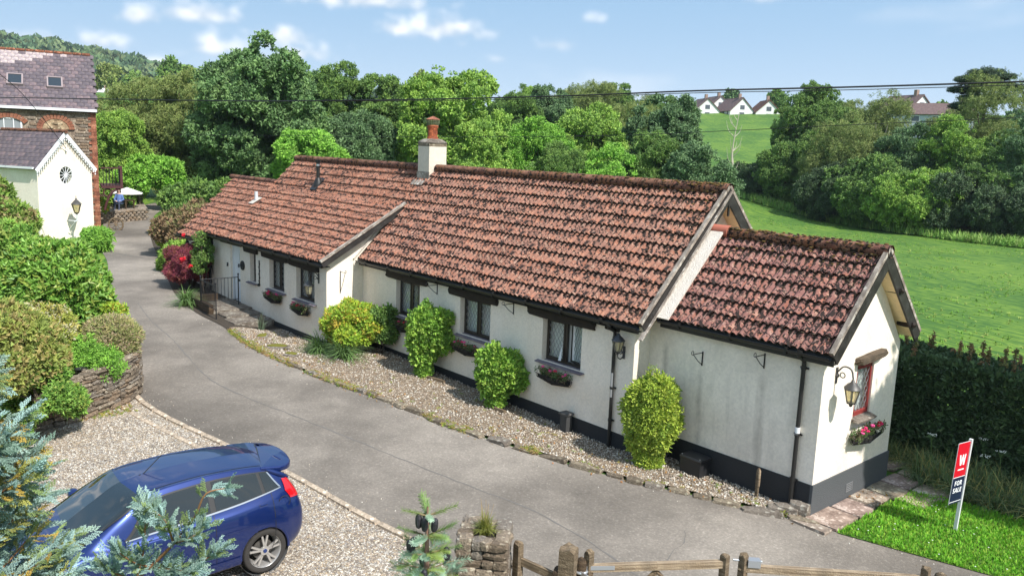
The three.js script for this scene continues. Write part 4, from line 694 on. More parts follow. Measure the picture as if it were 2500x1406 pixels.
// landing, steps and iron railing by the door
{
  const t = thing('door_steps', 'grey stone landing and shallow steps before the white door', 'steps'), R = rng(77), stepMat = std({ map: TX.stone, color: lin(0.8, 0.79, 0.78), bumpMap: TX.grain, bumpScale: 0.008 });
  for (const [x0, x1, z0, z1, y] of [[-20.5, -18.5, 1.43, 2.75, 0.215], [-18.5, -17.75, 1.43, 2.6, 0.16], [-17.75, -16.9, 1.43, 2.7, 0.115]]) { const m = solid('step', rough(x1 - x0 - 0.01, 0.3, z1 - z0, 0.03, R, 1), stepMat, t); m.position.set((x0 + x1) / 2, y - 0.15, (z0 + z1) / 2); }
  const p = solid('planter_edge', rough(1.7, 0.3, 0.16, 0.06, R, 1), M.woodDark, t); p.position.set(-19.3, 0.28, 2.78); const p2 = solid('planter_edge', rough(0.14, 0.26, 0.9, 0.06, R), M.woodDark, t); p2.position.set(-20.3, 0.3, 2.3);
  const r = thing('iron_railing', 'black wrought iron railing beside the door steps', 'railing', [-19.2, 0.3, 2.82], -0.06);
  const panel = (len, turn, at) => { const g = sub('railing_panel', r, at, turn); mesh('top_rail', bar([0, 0.82, 0], [len, 0.82, 0], 0.014), M.iron, g); mesh('bottom_rail', bar([0, 0.1, 0], [len, 0.1, 0], 0.01), M.iron, g); for (let x = 0.1; x < len; x += 0.11) mesh('baluster', bar([x, 0.1, 0], [x, 0.82, 0], 0.010, 5), M.iron, g); for (const x of [0, len]) mesh('post', [bar([x, -0.3, 0], [x, 0.9, 0], 0.018), prep(new THREE.SphereGeometry(0.03, 8, 6)).translate(x, 0.92, 0)], M.iron, g); };
  panel(1.45, 0, [0, 0, 0]); panel(1.2, Math.PI / 2, [-0.02, 0, 0]);
}
// small things on the gravel
{ const t = thing('vent_pedestal', 'square grey ventilation pedestal against the main wall plinth', 'vent box', [-5.2, H(-5.2, 0.4), 0.42]); solid('shaft', box(0.19, 0.42, 0.17, 0, 0.2, 0), std({ color: lin(0.05, 0.05, 0.05), roughness: 0.7 }), t); solid('lid', rough(0.25, 0.04, 0.23, 0.06, rng(3)).translate(0, 0.43, 0), std({ color: lin(0.09, 0.085, 0.08) }), t); }
{ const t = thing('utility_box', 'black utility box at the foot of the annex wall', 'utility box', [-2.18, H(-2.18, 0.05) + 0.03, 0.03]); solid('case', rough(0.46, 0.32, 0.32, 0.03, rng(4)).translate(0, 0.15, 0), std({ color: lin(0.018, 0.018, 0.02), roughness: 0.5 }), t); solid('cover', rough(0.5, 0.05, 0.36, 0.08, rng(5)).translate(0, 0.33, 0), std({ color: lin(0.024, 0.024, 0.026), roughness: 0.45 }), t); for (const x of [-0.2, 0.2]) mesh('bolt', prep(new THREE.CylinderGeometry(0.012, 0.012, 0.012, 8)).translate(x, 0.362, 0.14), M.steel, t); }
{ const t = thing('wooden_stake', 'short weathered wooden stake standing in the gravel', 'stake', [-0.89, H(-0.89, -0.02) + 0.05, -0.02]); solid('stake_post', rough(0.055, 0.62, 0.05, 0.14, rng(6), 2).translate(0, 0.22, 0), M.wood, t); solid('stake_offcut', rough(0.03, 0.32, 0.05, 0.15, rng(7), 1).translate(0.03, 0.36, 0.01), M.woodGrey, t); }
for (const [x, z, w, d, r, l] of [[-9.5, 0.75, 0.75, 0.06, 0.2, 'short timber edging board below the tall ivy column'], [-7.1, 0.9, 0.9, 0.06, 0.12, 'short timber edging board below the rounded ivy']]) { const t = thing('timber_edging', l, 'edging board', [x, H(x, z) + 0.06, z], r); solid('board', rough(w, 0.1, d, 0.08, rng(8), 1), M.wood, t); }
// mossy flat stones in the gravel
{ const R = rng(88); [[-15.2, 2.6, 0.5, 'larger mossy flat stone at the left end of the gravel'], [-13.9, 2.75, 0.62, 'long mossy flat stone in the gravel by the golden shrub'], [-13.0, 2.8, 0.4, 'small mossy flat stone next to the golden shrub']].forEach(([x, z, s, l]) => { const t = thing('mossy_stone', l, 'stone', [x, H(x, z) + 0.06, z], R() * 3); solid('flat_stone', rough(s, 0.08, s * 0.6, 0.3, R, 2), M.stone, t); const mm = prep(new THREE.IcosahedronGeometry(1, 2)); const p = mm.attributes.position; for (let i = 0; i < p.count; i++) { const k = 0.8 + 0.4 * vn(p.getX(i) * 4 + x, p.getZ(i) * 4, 3); p.setXYZ(i, p.getX(i) * k * s * 0.42, p.getY(i) * 0.03 + 0.04, p.getZ(i) * k * s * 0.26); } mm.computeVertexNormals(); mesh('moss_cushion', uvm(mm), std({ color: lin(0.20, 0.19, 0.02), bumpMap: TX.grain, bumpScale: 0.03 }), t); }); }

// ---------------------------------------------------------------- sale board
{
  const x = 1.76, z = -1.76, t = thing('sale_board', 'leaning red and navy for sale board on a white post in the lawn', 'sign', [x, H(x, z), z], 0); t.rotation.z = -0.035;
  solid('post', box(0.05, 1.66, 0.05, 0, 0.8, 0), std({ color: lin(0.72, 0.72, 0.72), roughness: 0.6 }), t);
  const bd = sub('board', t, [0, 1.08, 0.03], -1.74), W = 0.34, Hh = 1.05;
  const cv = document.createElement('canvas'); cv.width = 256; cv.height = 768; const c = cv.getContext('2d');
  c.fillStyle = '#cf1228'; c.fillRect(0, 0, 256, 430); c.fillStyle = '#1b2440'; c.fillRect(0, 430, 256, 338); c.fillStyle = '#ffffff'; c.fillRect(0, 428, 256, 8); c.fillRect(0, 740, 256, 8);
  c.beginPath(); c.moveTo(60, 150); c.lineTo(90, 150); c.lineTo(110, 230); c.lineTo(128, 150); c.lineTo(150, 150); c.lineTo(168, 230); c.lineTo(178, 150); c.lineTo(200, 150); c.lineTo(184, 285); c.lineTo(156, 285); c.lineTo(138, 215); c.lineTo(120, 285); c.lineTo(92, 285); c.fill(); c.fillRect(64, 330, 130, 16);
  c.font = 'bold 84px sans-serif'; c.textAlign = 'center'; c.fillText('FOR', 128, 540); c.fillText('SALE', 128, 630);
  const tx = new THREE.CanvasTexture(cv); tx.colorSpace = THREE.SRGBColorSpace;
  const face = new THREE.MeshStandardMaterial({ map: tx, roughness: 0.45 }), edge = std({ color: lin(0.75, 0.75, 0.75), roughness: 0.5 });
  mesh('panel', box(W, Hh, 0.008, W / 2 - 0.02, 0, 0), edge, bd);
  for (const s of [1, -1]) { const g = new THREE.PlaneGeometry(W - 0.006, Hh - 0.006); if (s < 0) g.rotateY(Math.PI); g.translate(W / 2 - 0.02, 0, 0.0065 * s); mesh('print', g, face, bd); }
  mesh('batten', [box(0.03, Hh, 0.03, -0.02, 0, 0.0)], edge, bd);
}
// ---------------------------------------------------------------- shrubs along the cottage
function shrub(name, label, x, z, spec, group) { const t = thing(name, label, 'shrub', [x, H(x, z), z], 0, group); return t; }
{
  // golden choisya with strap-leaved lilies round its foot
  let R = rng(501), t = shrub('golden_shrub', 'golden yellow shrub in the corner by the door wing end wall', -12.75, 1.15);
  foliage(t, 'leaves', TUFT.mid, LEAF, lobed(R, [0, 0.66, 0], [0.76, 0.6, 0.66], 40, 0.21, 84, 0.9), PAL.gold, 1); mesh('stems', stems(R, V(0, 0, 0), Array.from({ length: 9 }, () => V((R() - 0.5) * 0.9, 0.6 + R() * 0.4, (R() - 0.5) * 0.7)), 0.02, 0.006), M.bark, t);
  t = shrub('dark_climber', 'loose dark green climber behind the golden shrub', -12.2, 0.55); foliage(t, 'leaves', TUFT.ivy, LEAF, lobed(R, [0, 0.85, 0], [0.42, 0.6, 0.24], 22, 0.16, 50, 0.95), PAL.oak, 2); mesh('stems', stems(R, V(0, 0, 0), Array.from({ length: 5 }, () => V((R() - 0.5) * 0.6, 0.7 + R() * 0.5, -0.1)), 0.015, 0.005), M.bark, t);
  const lily = (x, z, s, n, seed, label) => { const q = thing('day_lily', label, 'lily clump', [x, H(x, z) + 0.03, z], 0); mesh('strap_leaves', straps(n, s, 0.026, seed, 0.6), greenMat(0.13, 0.24, 0.05), q); return q; };
  lily(-13.2, 1.85, 1.0, 260, 11, 'strap leaved lily clump left of the golden shrub'); lily(-12.1, 1.75, 1.0, 260, 12, 'strap leaved lily clump right of the golden shrub');
  lily(-20.0, 2.98, 0.95, 280, 13, 'strap leaved lily clump beside the iron railing');
  { const q = thing('lavender_clump', 'small grey green upright plant by the step', 'plant', [-16.4, H(-16.4, 2.1) + 0.04, 2.1]); mesh('stems_and_leaves', straps(70, 0.5, 0.015, 15, 0.95), greenMat(0.14, 0.20, 0.12), q); mesh('stalks', Array.from({ length: 8 }, (_, k) => bar([0, 0, 0], [Math.sin(k) * 0.1, 0.45, Math.cos(k * 2) * 0.1], 0.004, 4)), M.bark, q); }
  // ivy columns
  const column = (label, x, z, rx, ry, rz, n, seed, pal, tuft = TUFT.ivy, foot = 0.3) => { const Q = rng(seed), q = shrub('ivy_shrub', label, x, z, 0, 'clipped evergreen shrubs along the cottage wall'); const pts = [...(tuft === TUFT.ivy ? lobed(Q, [0.34, foot + ry * 1.12, -0.22], [rx * 0.62, ry * 0.85, 0.16], 20, 0.15, 46, 1.0) : []), ...skin(Q, [0, foot + ry, 0], [rx, ry, rz], n, 0.95, 0.34, -0.98, seed), ...lobed(Q, [0, foot + ry, 0], [rx * 1.0, ry * 1.0, rz * 1.0], 22, rx * 0.4, n / 50, 1.0), ...skin(Q, [0.05, foot * 0.7, 0.05], [rx * 0.5, foot * 0.9, rz * 0.5], n * 0.22, 0.75, 0.3, -0.98, seed + 1)]; for (let k = 0; k < 46; k++) { const d = rdir(Q), l = 0.05 + Q() * 0.16; if (d.y < -0.3) continue; for (let j = 1; j <= 3; j++) pts.push([d.x * (rx + l * j / 3), foot + ry + d.y * (ry + l * j / 3), d.z * (rz + l * j / 3), d.x, d.y + 0.4, d.z, 0.6]); } foliage(q, 'leaves', tuft, LEAF, pts, pal, seed); mesh('stems', stems(Q, V(0, -0.05, 0), Array.from({ length: 6 }, () => V((Q() - 0.5) * rx, foot + ry * (0.8 + Q() * 0.6), (Q() - 0.5) * rz)), 0.025, 0.008), M.bark, q); return q; };
  column('tall narrow ivy column hiding part of a leaded window', -9.95, 0.72, 0.31, 0.72, 0.36, 1300, 511, PAL.ivy);
  column('rounded ivy shrub between the two leaded windows', -7.2, 0.68, 0.36, 0.52, 0.37, 1200, 512, PAL.ivy);
  column('large round yellow green shrub beside the annex wall', -2.98, 0.42, 0.45, 0.76, 0.42, 2600, 513, PAL.privet, TUFT.small, 0.22);
  // ivy foot
  // climbing rose at the door
  { const Q = rng(521), q = thing('climbing_rose', 'climbing rose with red blooms against the post left of the door', 'rose', [-21.5, H(-21.5, 1.9), 1.85]); const tops = Array.from({ length: 7 }, () => V(-0.2 + (Q() - 0.5) * 0.8, 1.3 + Q() * 0.9, (Q() - 0.5) * 0.4)); mesh('stems', stems(Q, V(0, 0, 0), tops, 0.02, 0.007), M.bark, q); foliage(q, 'leaves', TUFT.mid, LEAF, lobed(Q, [-0.05, 1.3, 0], [0.42, 0.95, 0.24], 20, 0.13, 12, 0.75), PAL.oak, 3);
    for (const [x, y, z] of [[-0.7, 2.0, 0.4], [-0.55, 1.2, 0.55], [-0.25, 1.22, 0.6], [-0.15, 1.25, 0.6], [0.3, 1.05, 0.55], [-0.4, 1.18, 0.58], [-0.75, 1.05, 0.5]]) { const g = []; for (let k = 0; k < 12; k++) { const d = rdir(Q); g.push(prep(new THREE.IcosahedronGeometry(0.035, 0)).scale(1, 0.5, 1).rotateX(Q() * 3).translate(x + d.x * 0.05, y + d.y * 0.05, z + d.z * 0.05)); } mesh('rose_bloom', g, std({ color: lin(0.7, 0.012, 0.03) }), q); } }
  // cut-leaf maple
  { const Q = rng(531), q = thing('purple_maple', 'dome of dark red cut leaf maple beside the lane', 'maple', [-22.9, H(-22.9, 2.0), 1.75]); mesh('trunk', stems(Q, V(0, 0, 0), Array.from({ length: 8 }, () => V((Q() - 0.5) * 1.3, 0.8 + Q() * 0.4, (Q() - 0.5) * 1.1)), 0.05, 0.012), M.bark, q); foliage(q, 'leaves', leafTuft(16, 0.11, 0.022, 0.16, 22, -0.1), LEAF, lobed(Q, [0, 0.78, 0], [1.05, 0.72, 0.9], 44, 0.24, 60, 0.95), PAL.wine, 4); }
}
// ---------------------------------------------------------------- raised bed with dry-stone wall, left of the lane
{
  const R = rng(601), path = smooth2([[-13.9, 6.6], [-12.7, 6.75], [-11.95, 7.02], [-11.5, 7.42], [-11.15, 7.95], [-10.9, 8.5], [-10.7, 9.3]], 60), t = thing('stone_wall', 'curved dry stone retaining wall of the raised bed', 'stone wall');
  const mats = [M.stone, std({ map: TX.stone, color: lin(1.25, 1.2, 1.1), bumpMap: TX.grain, bumpScale: 0.02 }), std({ map: TX.stone, color: lin(0.8, 0.74, 0.66), bumpMap: TX.grain, bumpScale: 0.02 }), std({ map: TX.stone, color: lin(1.05, 0.9, 0.75), bumpMap: TX.grain, bumpScale: 0.02 })];
  const total = along(path, 2), L = []; let acc = 0; for (let i = 1; i < path.length; i++) { acc += Math.hypot(path[i][0] - path[i - 1][0], path[i][1] - path[i - 1][1]); }
  const P = along(path, 400), at = (s) => P[Math.min(399, Math.max(0, Math.round(s / acc * 399)))];
  let y = 0; while (y < 0.86) { const h = 0.055 + R() * 0.06; let s = R() * 0.15; while (s < acc) { const w = 0.16 + R() * 0.28, p = at(s + w / 2), a = at(s), b = at(s + w); const g = rough(w * 1.03, h * 1.1, 0.2 + R() * 0.06, 0.26, R, 1), m = solid('wall_stone', g, mats[R() * 4 | 0], t); m.position.set(p[0] + (R() - 0.5) * 0.03, H(p[0], p[1]) + y + h / 2, p[1] - 0.03 + (R() - 0.5) * 0.03); m.rotation.set((R() - 0.5) * 0.1, Math.atan2(-(b[1] - a[1]), b[0] - a[0]), (R() - 0.5) * 0.14); s += w; } y += h; }
  for (let i = 0; i < 30; i++) { const p = at(R() * acc), m = solid('wall_stone', rough(0.2 + R() * 0.2, 0.07, 0.2, 0.3, R, 1), mats[R() * 4 | 0], t); m.position.set(p[0] - 0.02, H(p[0], p[1]) + 0.88 + R() * 0.04, p[1] + 0.02); m.rotation.set((R() - 0.5) * 0.3, R() * 3, (R() - 0.5) * 0.3); }
  // bed soil behind it
  const inner = P.filter((_, i) => i % 12 === 0).map((q) => [q[0] - 0.02, q[1] + 0.06]);
  const poly = [...inner, [-10.6, 13], [-20, 13], [-30, 8.5], [-26, 5.2], [-20, 5.7], [-16, 6.35]], g = sheet(poly, 0.8); setting('planting_bed', g, M.soil, 'earth of the raised bed behind the dry stone wall');
  // bank towards the lane
  setting('bed_bank', strip([[-30, 3.6], [-26, 4.2], [-22.7, 4.9], [-18.1, 5.85], [-13.9, 6.62]], [[-30, 8.5], [-26, 5.3], [-20, 5.9], [-16, 6.6], [-13.4, 6.9]], 4, (x, z, k) => 0.8 * k + 0.01), M.soil, 'earth bank between the bed and the lane');
  const bush = (name, label, cat, x, y, z, rad, n, tuft, mat, pal, seed, style = 'lobed', size = 1) => { const Q = rng(seed), q = thing(name, label, cat, [x, H(x, z) + 0.75, z]); const yy = y - H(x, z) - 0.75; const pts = style === 'skin' ? [...skin(Q, [0, yy, 0], rad, n, size, 0.18, -0.9, seed), ...lobed(Q, [0, yy, 0], rad.map((r) => r * 1.02), 34, rad[0] * 0.26, n / 60, size)] : lobed(Q, [0, yy, 0], rad, Math.round(14 + rad[0] * 14), rad[0] * 0.34, n / (14 + rad[0] * 14), size); foliage(q, 'leaves', tuft, mat, pts, pal, seed); mesh('stems', stems(Q, V(0, 0, 0), Array.from({ length: 8 }, () => V((Q() - 0.5) * rad[0] * 1.2, yy + rad[1] * 0.4 * Q(), (Q() - 0.5) * rad[2] * 1.2)), 0.05, 0.012), M.bark, q); return q; };
  bush('laurel_bush', 'large rounded glossy laurel bush over the lane', 'bush', -14.62, 1.74, 7.9, [1.17, 1.3, 1.12], 4000, TUFT.laurel, LEAFGLOSS, PAL.laurel, 611, 'skin', 0.9);
  bush('broadleaf_bush', 'tall loose bush with bronze tips beside the white outbuilding', 'bush', -20.2, 2.75, 8.25, [1.0, 1.4, 1.0], 3600, TUFT.mid, LEAF, [[0.13, 0.21, 0.04], [0.17, 0.25, 0.05], [0.2, 0.23, 0.06], [0.22, 0.18, 0.08], [0.10, 0.17, 0.03], [0.15, 0.23, 0.04]], 612, 'lobed', 1.25);
  bush('rhododendron', 'bright green bush at the far left behind the laurel', 'bush', -18.2, 2.0, 8.8, [1.3, 1.25, 1.2], 3600, TUFT.mid, LEAF, PAL.laurel, 613, 'lobed', 1.2);
  bush('heather_bush', 'mounded pale tipped shrub on the wall end', 'bush', -12.5, 1.15, 7.3, [0.62, 0.48, 0.55], 1900, TUFT.fine, LEAFMATT, [[0.22, 0.2, 0.08], [0.17, 0.19, 0.07], [0.26, 0.2, 0.13], [0.14, 0.16, 0.05]], 614, 'skin', 1.1);
  bush('ground_cover', 'low bright green creeping plant on top of the stone wall', 'ground cover', -12.0, 0.86, 7.8, [0.85, 0.16, 0.5], 1700, TUFT.small, LEAF, PAL.fresh, 615, 'lobed', 0.8);
  bush('golden_bush', 'yellow green spreading bush above the stone wall', 'bush', -12.9, 1.3, 8.75, [0.95, 0.6, 0.7], 2800, TUFT.small, LEAF, [[0.26, 0.27, 0.05], [0.2, 0.23, 0.04], [0.3, 0.26, 0.08], [0.34, 0.32, 0.2]], 616, 'lobed', 1.0);
  bush('variegated_bush', 'yellow tinged bush below the laurel at the picture side', 'bush', -10.9, 1.45, 9.6, [1.0, 0.7, 0.8], 3000, TUFT.mid, LEAF, [[0.2, 0.22, 0.05], [0.15, 0.19, 0.04], [0.24, 0.2, 0.07]], 617, 'lobed', 1.0);
  bush('berberis', 'trailing green shrub hanging over the stone wall', 'bush', -10.2, 0.75, 9.2, [0.6, 0.7, 0.7], 2600, TUFT.small, LEAF, PAL.laurel, 618, 'lobed', 1.0);
  bush('small_yellow_shrub', 'small yellow shrub between laurel and heather', 'bush', -13.4, 1.3, 6.95, [0.25, 0.45, 0.25], 420, TUFT.small, LEAF, PAL.gold, 619, 'lobed', 1.0);
  { const q = thing('plastic_bowl', 'dark plastic bowl lying on the stone wall', 'bowl', [-11.25, H(-11, 8) + 0.9, 8.2]); mesh('bowl', lathe([[0.02, 0], [0.1, 0.01], [0.13, 0.06], [0.12, 0.06], [0.09, 0.02], [0, 0.015]], 18), M.black, q); }
  bush('verge_fern', 'bright green fern tuft at the corner of the white outbuilding', 'fern', -32.0, 1.0, 2.55, [0.45, 0.45, 0.4], 420, TUFT.narrow, LEAF, PAL.fresh, 620, 'lobed', 0.9);
}
// ---------------------------------------------------------------- shrubs past the house, beside the lane
{
  const bush = (name, label, x, z, y, rad, n, tuft, pal, seed, size = 1) => { const Q = rng(seed), q = thing(name, label, 'bush', [x, H(x, z), z]); foliage(q, 'leaves', tuft, LEAF, lobed(Q, [0, y, 0], rad, Math.round(16 + rad[0] * 8), Math.min(...rad) * 0.42, n / (16 + rad[0] * 8), size, 0.12, -0.9), pal, seed); mesh('stems', stems(Q, V(0, 0, 0), Array.from({ length: 6 }, () => V((Q() - 0.5) * rad[0], y * (0.7 + Q() * 0.5), (Q() - 0.5) * rad[2])), 0.05, 0.012), M.bark, q); };
  bush('copper_hedge', 'brown leaved beech hedge at the cottage end', -28.6, -0.5, 1.05, [1.9, 1.15, 1.2], 3000, TUFT.mid, PAL.copper, 701, 1.5);
  bush('lane_shrub', 'low yellow green shrub at the lane edge by the beech hedge', -26.2, 1.0, 0.45, [1.3, 0.5, 0.6], 1100, TUFT.mid, PAL.lime, 702, 1.3);
  bush('lane_shrub', 'golden low shrub at the lane bend before the beech hedge', -30.3, -0.3, 0.6, [0.8, 0.7, 0.7], 800, TUFT.mid, PAL.gold, 703, 1.4);
  bush('green_hedge', 'tall clipped green hedge behind the beech hedge', -34.2, -3.4, 1.6, [2.4, 1.35, 1.8], 3400, TUFT.mid, PAL.oak, 704, 1.8);
  bush('green_hedge', 'lower clipped green hedge at the lane bend', -36.6, -3.4, 1.2, [1.7, 1.3, 1.2], 1600, TUFT.mid, PAL.laurel, 705, 1.9);
  bush('globe_shrub', 'bright lime green globe shrub in the terrace garden', -45.3, -3.3, 2.2, [0.85, 0.95, 0.85], 900, TUFT.mid, PAL.fresh, 706, 2.2);
  bush('globe_shrub', 'flat topped lime green shrub right of the globe shrub', -46.8, -5.3, 2.3, [1.0, 0.8, 1.0], 900, TUFT.mid, PAL.fresh, 707, 2.2);
  bush('garden_planting', 'yellow green planting behind the terrace parasol', -46.5, -2.6, 1.2, [2.2, 0.9, 1.6], 1600, TUFT.mid, PAL.lime, 708, 2.0);
  bush('garden_planting', 'low lime planting by the brick corner of the mill', -41.9, 0.1, 0.8, [0.7, 0.45, 0.6], 500, TUFT.mid, PAL.gold, 709, 1.6);
}
// ---------------------------------------------------------------- blue hatchback (local x forward, y up, near side is -z)
{
  const car = thing('parked_car', 'blue five door hatchback with roof spoiler parked on the gravel', 'car', [-4.30, H(-4.5, 8.8) + 0.006, 9.12], -Math.PI / 2 + 0.03);
  const S = [ // stations from nose to tail: nine points each (sill to roof centre): [x, y, z]
    [[1.80, .20, .02], [1.93, .22, .02], [1.98, .40, .02], [1.97, .56, .02], [1.93, .68, .02], [1.86, .74, .02], [1.80, .77, .02], [1.75, .79, .01], [1.70, .80, 0]],
    [[1.62, .20, .56], [1.74, .22, .60], [1.78, .41, .66], [1.76, .58, .68], [1.70, .71, .66], [1.62, .77, .60], [1.58, .80, .48], [1.56, .82, .28], [1.55, .83, 0]],
    [[1.30, .20, .70], [1.32, .22, .80], [1.32, .43, .845], [1.32, .66, .855], [1.30, .82, .82], [1.28, .87, .74], [1.26, .905, .58], [1.25, .925, .33], [1.25, .935, 0]],
    [[0.92, .20, .70], [0.92, .22, .81], [0.92, .43, .855], [0.92, .68, .865], [0.92, .86, .84], [0.94, .935, .78], [0.98, .98, .66], [1.02, .995, .40], [1.06, 1.0, 0]],
    [[0.50, .20, .70], [0.50, .22, .82], [0.50, .43, .86], [0.50, .69, .87], [0.50, .875, .845], [0.52, .955, .79], [0.55, 1.20, .665], [0.60, 1.225, .45], [0.66, 1.235, 0]],
    [[0.10, .20, .70], [0.10, .22, .82], [0.10, .43, .86], [0.10, .69, .87], [0.10, .885, .85], [0.10, .97, .795], [0.16, 1.355, .605], [0.22, 1.405, .47], [0.27, 1.425, 0]],
    [[-0.40, .20, .70], [-0.40, .22, .82], [-0.40, .43, .86], [-0.40, .70, .87], [-0.40, .90, .85], [-0.40, .99, .795], [-0.40, 1.40, .58], [-0.40, 1.45, .46], [-0.40, 1.475, 0]],
    [[-0.90, .20, .70], [-0.90, .22, .82], [-0.90, .43, .86], [-0.90, .71, .87], [-0.90, .915, .845], [-0.90, 1.02, .785], [-0.90, 1.39, .57], [-0.90, 1.435, .455], [-0.90, 1.46, 0]],
    [[-1.30, .21, .70], [-1.30, .24, .82], [-1.30, .44, .855], [-1.30, .72, .86], [-1.30, .93, .825], [-1.30, 1.06, .755], [-1.30, 1.345, .565], [-1.30, 1.395, .45], [-1.30, 1.425, 0]],
    [[-1.62, .25, .66], [-1.66, .27, .77], [-1.67, .46, .82], [-1.66, .72, .825], [-1.63, .94, .775], [-1.60, 1.09, .70], [-1.53, 1.30, .555], [-1.50, 1.35, .445], [-1.50, 1.385, 0]],
    [[-1.80, .27, .46], [-1.88, .30, .56], [-1.90, .48, .66], [-1.88, .72, .69], [-1.82, .93, .66], [-1.75, 1.08, .60], [-1.63, 1.28, .49], [-1.58, 1.325, .40], [-1.58, 1.36, 0]],
    [[-1.86, .28, .02], [-1.95, .30, .02], [-1.98, .48, .02], [-1.96, .72, .02], [-1.88, .93, .02], [-1.80, 1.08, .02], [-1.66, 1.275, .02], [-1.60, 1.32, .01], [-1.60, 1.355, 0]]];
  const cr = (a, b, c, d, t) => 0.5 * (2 * b + (c - a) * t + (2 * a - 5 * b + 4 * c - d) * t * t + (3 * b - a - 3 * c + d) * t * t * t);
  const ci = (i, n) => Math.min(n, Math.max(0, i));
  function pt(t, s) {
    const i = Math.min(10, Math.floor(t)), f = t - i, j = Math.min(7, Math.floor(s)), e = s - j, o = [0, 0, 0];
    for (let c = 0; c < 3; c++) { const row = [-1, 0, 1, 2].map((dj) => { const J = ci(j + dj, 8); return cr(S[ci(i - 1, 11)][J][c], S[i][J][c], S[ci(i + 1, 11)][J][c], S[ci(i + 2, 11)][J][c], f); }); o[c] = cr(...row, e); }
    if (j === 7 && o[2] < 0) o[2] = 0; return V(o[0], o[1], Math.max(0, o[2]));
  }
  const nrm = (t, s) => { const e = 0.01, a = pt(Math.min(11, t + e), s).sub(pt(Math.max(0, t - e), s)), b = pt(t, Math.min(8, s + e)).sub(pt(t, Math.max(0, s - e))); return a.cross(b).normalize().negate(); };
  // a patch of the body skin, on the near (-1) or far (+1) side, lifted by off
  function patch(t0, t1, s0, s1, off, side, nt, ns, keep) {
    const pos = [], nor = [], idx = [];
    const T = typeof t0 === 'function' ? t0 : () => t0, T1 = typeof t1 === 'function' ? t1 : () => t1;
    for (let i = 0; i <= nt; i++) for (let k = 0; k <= ns; k++) { const sv = lerp(s0, s1, k / ns), tv = lerp(T(sv), T1(sv), i / nt), p = pt(tv, sv); let n = nrm(tv, sv); if (n.z < -0.05 || (n.z < 0 && n.y < 0)) n.negate(); if (sv > 6 && n.y < 0) n.negate(); if (!isFinite(n.x)) n.set(0, 1, 0); p.addScaledVector(n, off); pos.push(p.x, p.y, p.z * side); nor.push(n.x, n.y, n.z * side); }
    for (let i = 0; i < nt; i++) for (let k = 0; k < ns; k++) { const a = i * (ns + 1) + k, b = a + ns + 1, c = [a, b, b + 1, a + 1].map((q) => V(pos[q * 3], pos[q * 3 + 1], pos[q * 3 + 2])), m = c[0].clone().add(c[2]).multiplyScalar(0.5); if (keep && !keep(m)) continue; idx.push(a, b, a + 1, a + 1, b, b + 1); }
    const g = new THREE.BufferGeometry(); g.setAttribute('position', new THREE.Float32BufferAttribute(pos, 3)); g.setIndex(idx); g.computeVertexNormals(); return uvm(prep(g));
  }
  const paint = new THREE.MeshPhysicalMaterial({ color: lin(0.006, 0.024, 0.14), roughness: 0.32, metalness: 0.55, clearcoat: 1, clearcoatRoughness: 0.03, side: THREE.DoubleSide });
  const tint = new THREE.MeshPhysicalMaterial({ color: lin(0.012, 0.016, 0.016), roughness: 0.04, clearcoat: 1, clearcoatRoughness: 0.01, side: THREE.DoubleSide, specularIntensity: 1 });
  const rubber = std({ color: lin(0.014, 0.014, 0.015), roughness: 0.55, side: THREE.DoubleSide }), chrome = std({ color: lin(0.62, 0.63, 0.65), roughness: 0.22, metalness: 0.9, side: THREE.DoubleSide });
  const arch = [[1.22, 0.31], [-1.25, 0.31]], hole = (m) => !arch.some(([x, y]) => Math.hypot(m.x - x, m.y - y) < 0.345 && Math.abs(m.z) > 0.55);
  for (const side of [-1, 1]) mesh('body', patch(0, 11, 0, 8, 0, side, 330, 120, hole), paint, car);
  mesh('floor_pan', box(3.4, 0.1, 1.36, 0, 0.27, 0), rubber, car);
  // glazing
  const belt = 5.13, top = 5.90;
  const winFront = [(s) => 4.02 + (s - 5) * 1.0, (s) => 6.28], winRear = [(s) => 6.42, (s) => 7.92 - (s - 5) * 0.1], winQuarter = [(s) => 8.06 - (s - 5) * 0.1, (s) => 8.78 - (s - 5) * 0.5];
  for (const side of [-1, 1]) {
    mesh('window_surround', patch((s) => 3.86 + (s - 5) * 1.05, (s) => 8.86 - (s - 5) * 0.45, belt - 0.06, top + 0.06, 0.004, side, 70, 10), rubber, car);
    for (const [a, b] of [winFront, winRear, winQuarter]) mesh('side_window', patch(a, b, belt, top, 0.008, side, 30, 10), tint, car);
    mesh('belt_strip', patch(4.0, 8.8, belt - 0.09, belt - 0.03, 0.009, side, 60, 2), chrome, car);
    mesh('quarter_trim', patch((s) => 8.78 - (s - 5) * 0.5, (s) => 8.87 - (s - 5) * 0.5, belt, top, 0.010, side, 2, 10), chrome, car);
    mesh('taillight', patch((s) => 8.95 + Math.abs(s - 4.75) * 0.25, (s) => 10.35 - Math.abs(s - 4.6) * 0.3, 4.02, 5.45, 0.012, side, 20, 16), new THREE.MeshPhysicalMaterial({ color: lin(0.55, 0.006, 0.012), roughness: 0.12, clearcoat: 1, clearcoatRoughness: 0.03, side: THREE.DoubleSide }), car);
    mesh('reversing_lens', patch(10.0, 10.34, 4.3, 4.85, 0.017, side, 6, 6), std({ color: lin(0.6, 0.25, 0.27), roughness: 0.2, side: THREE.DoubleSide }), car);
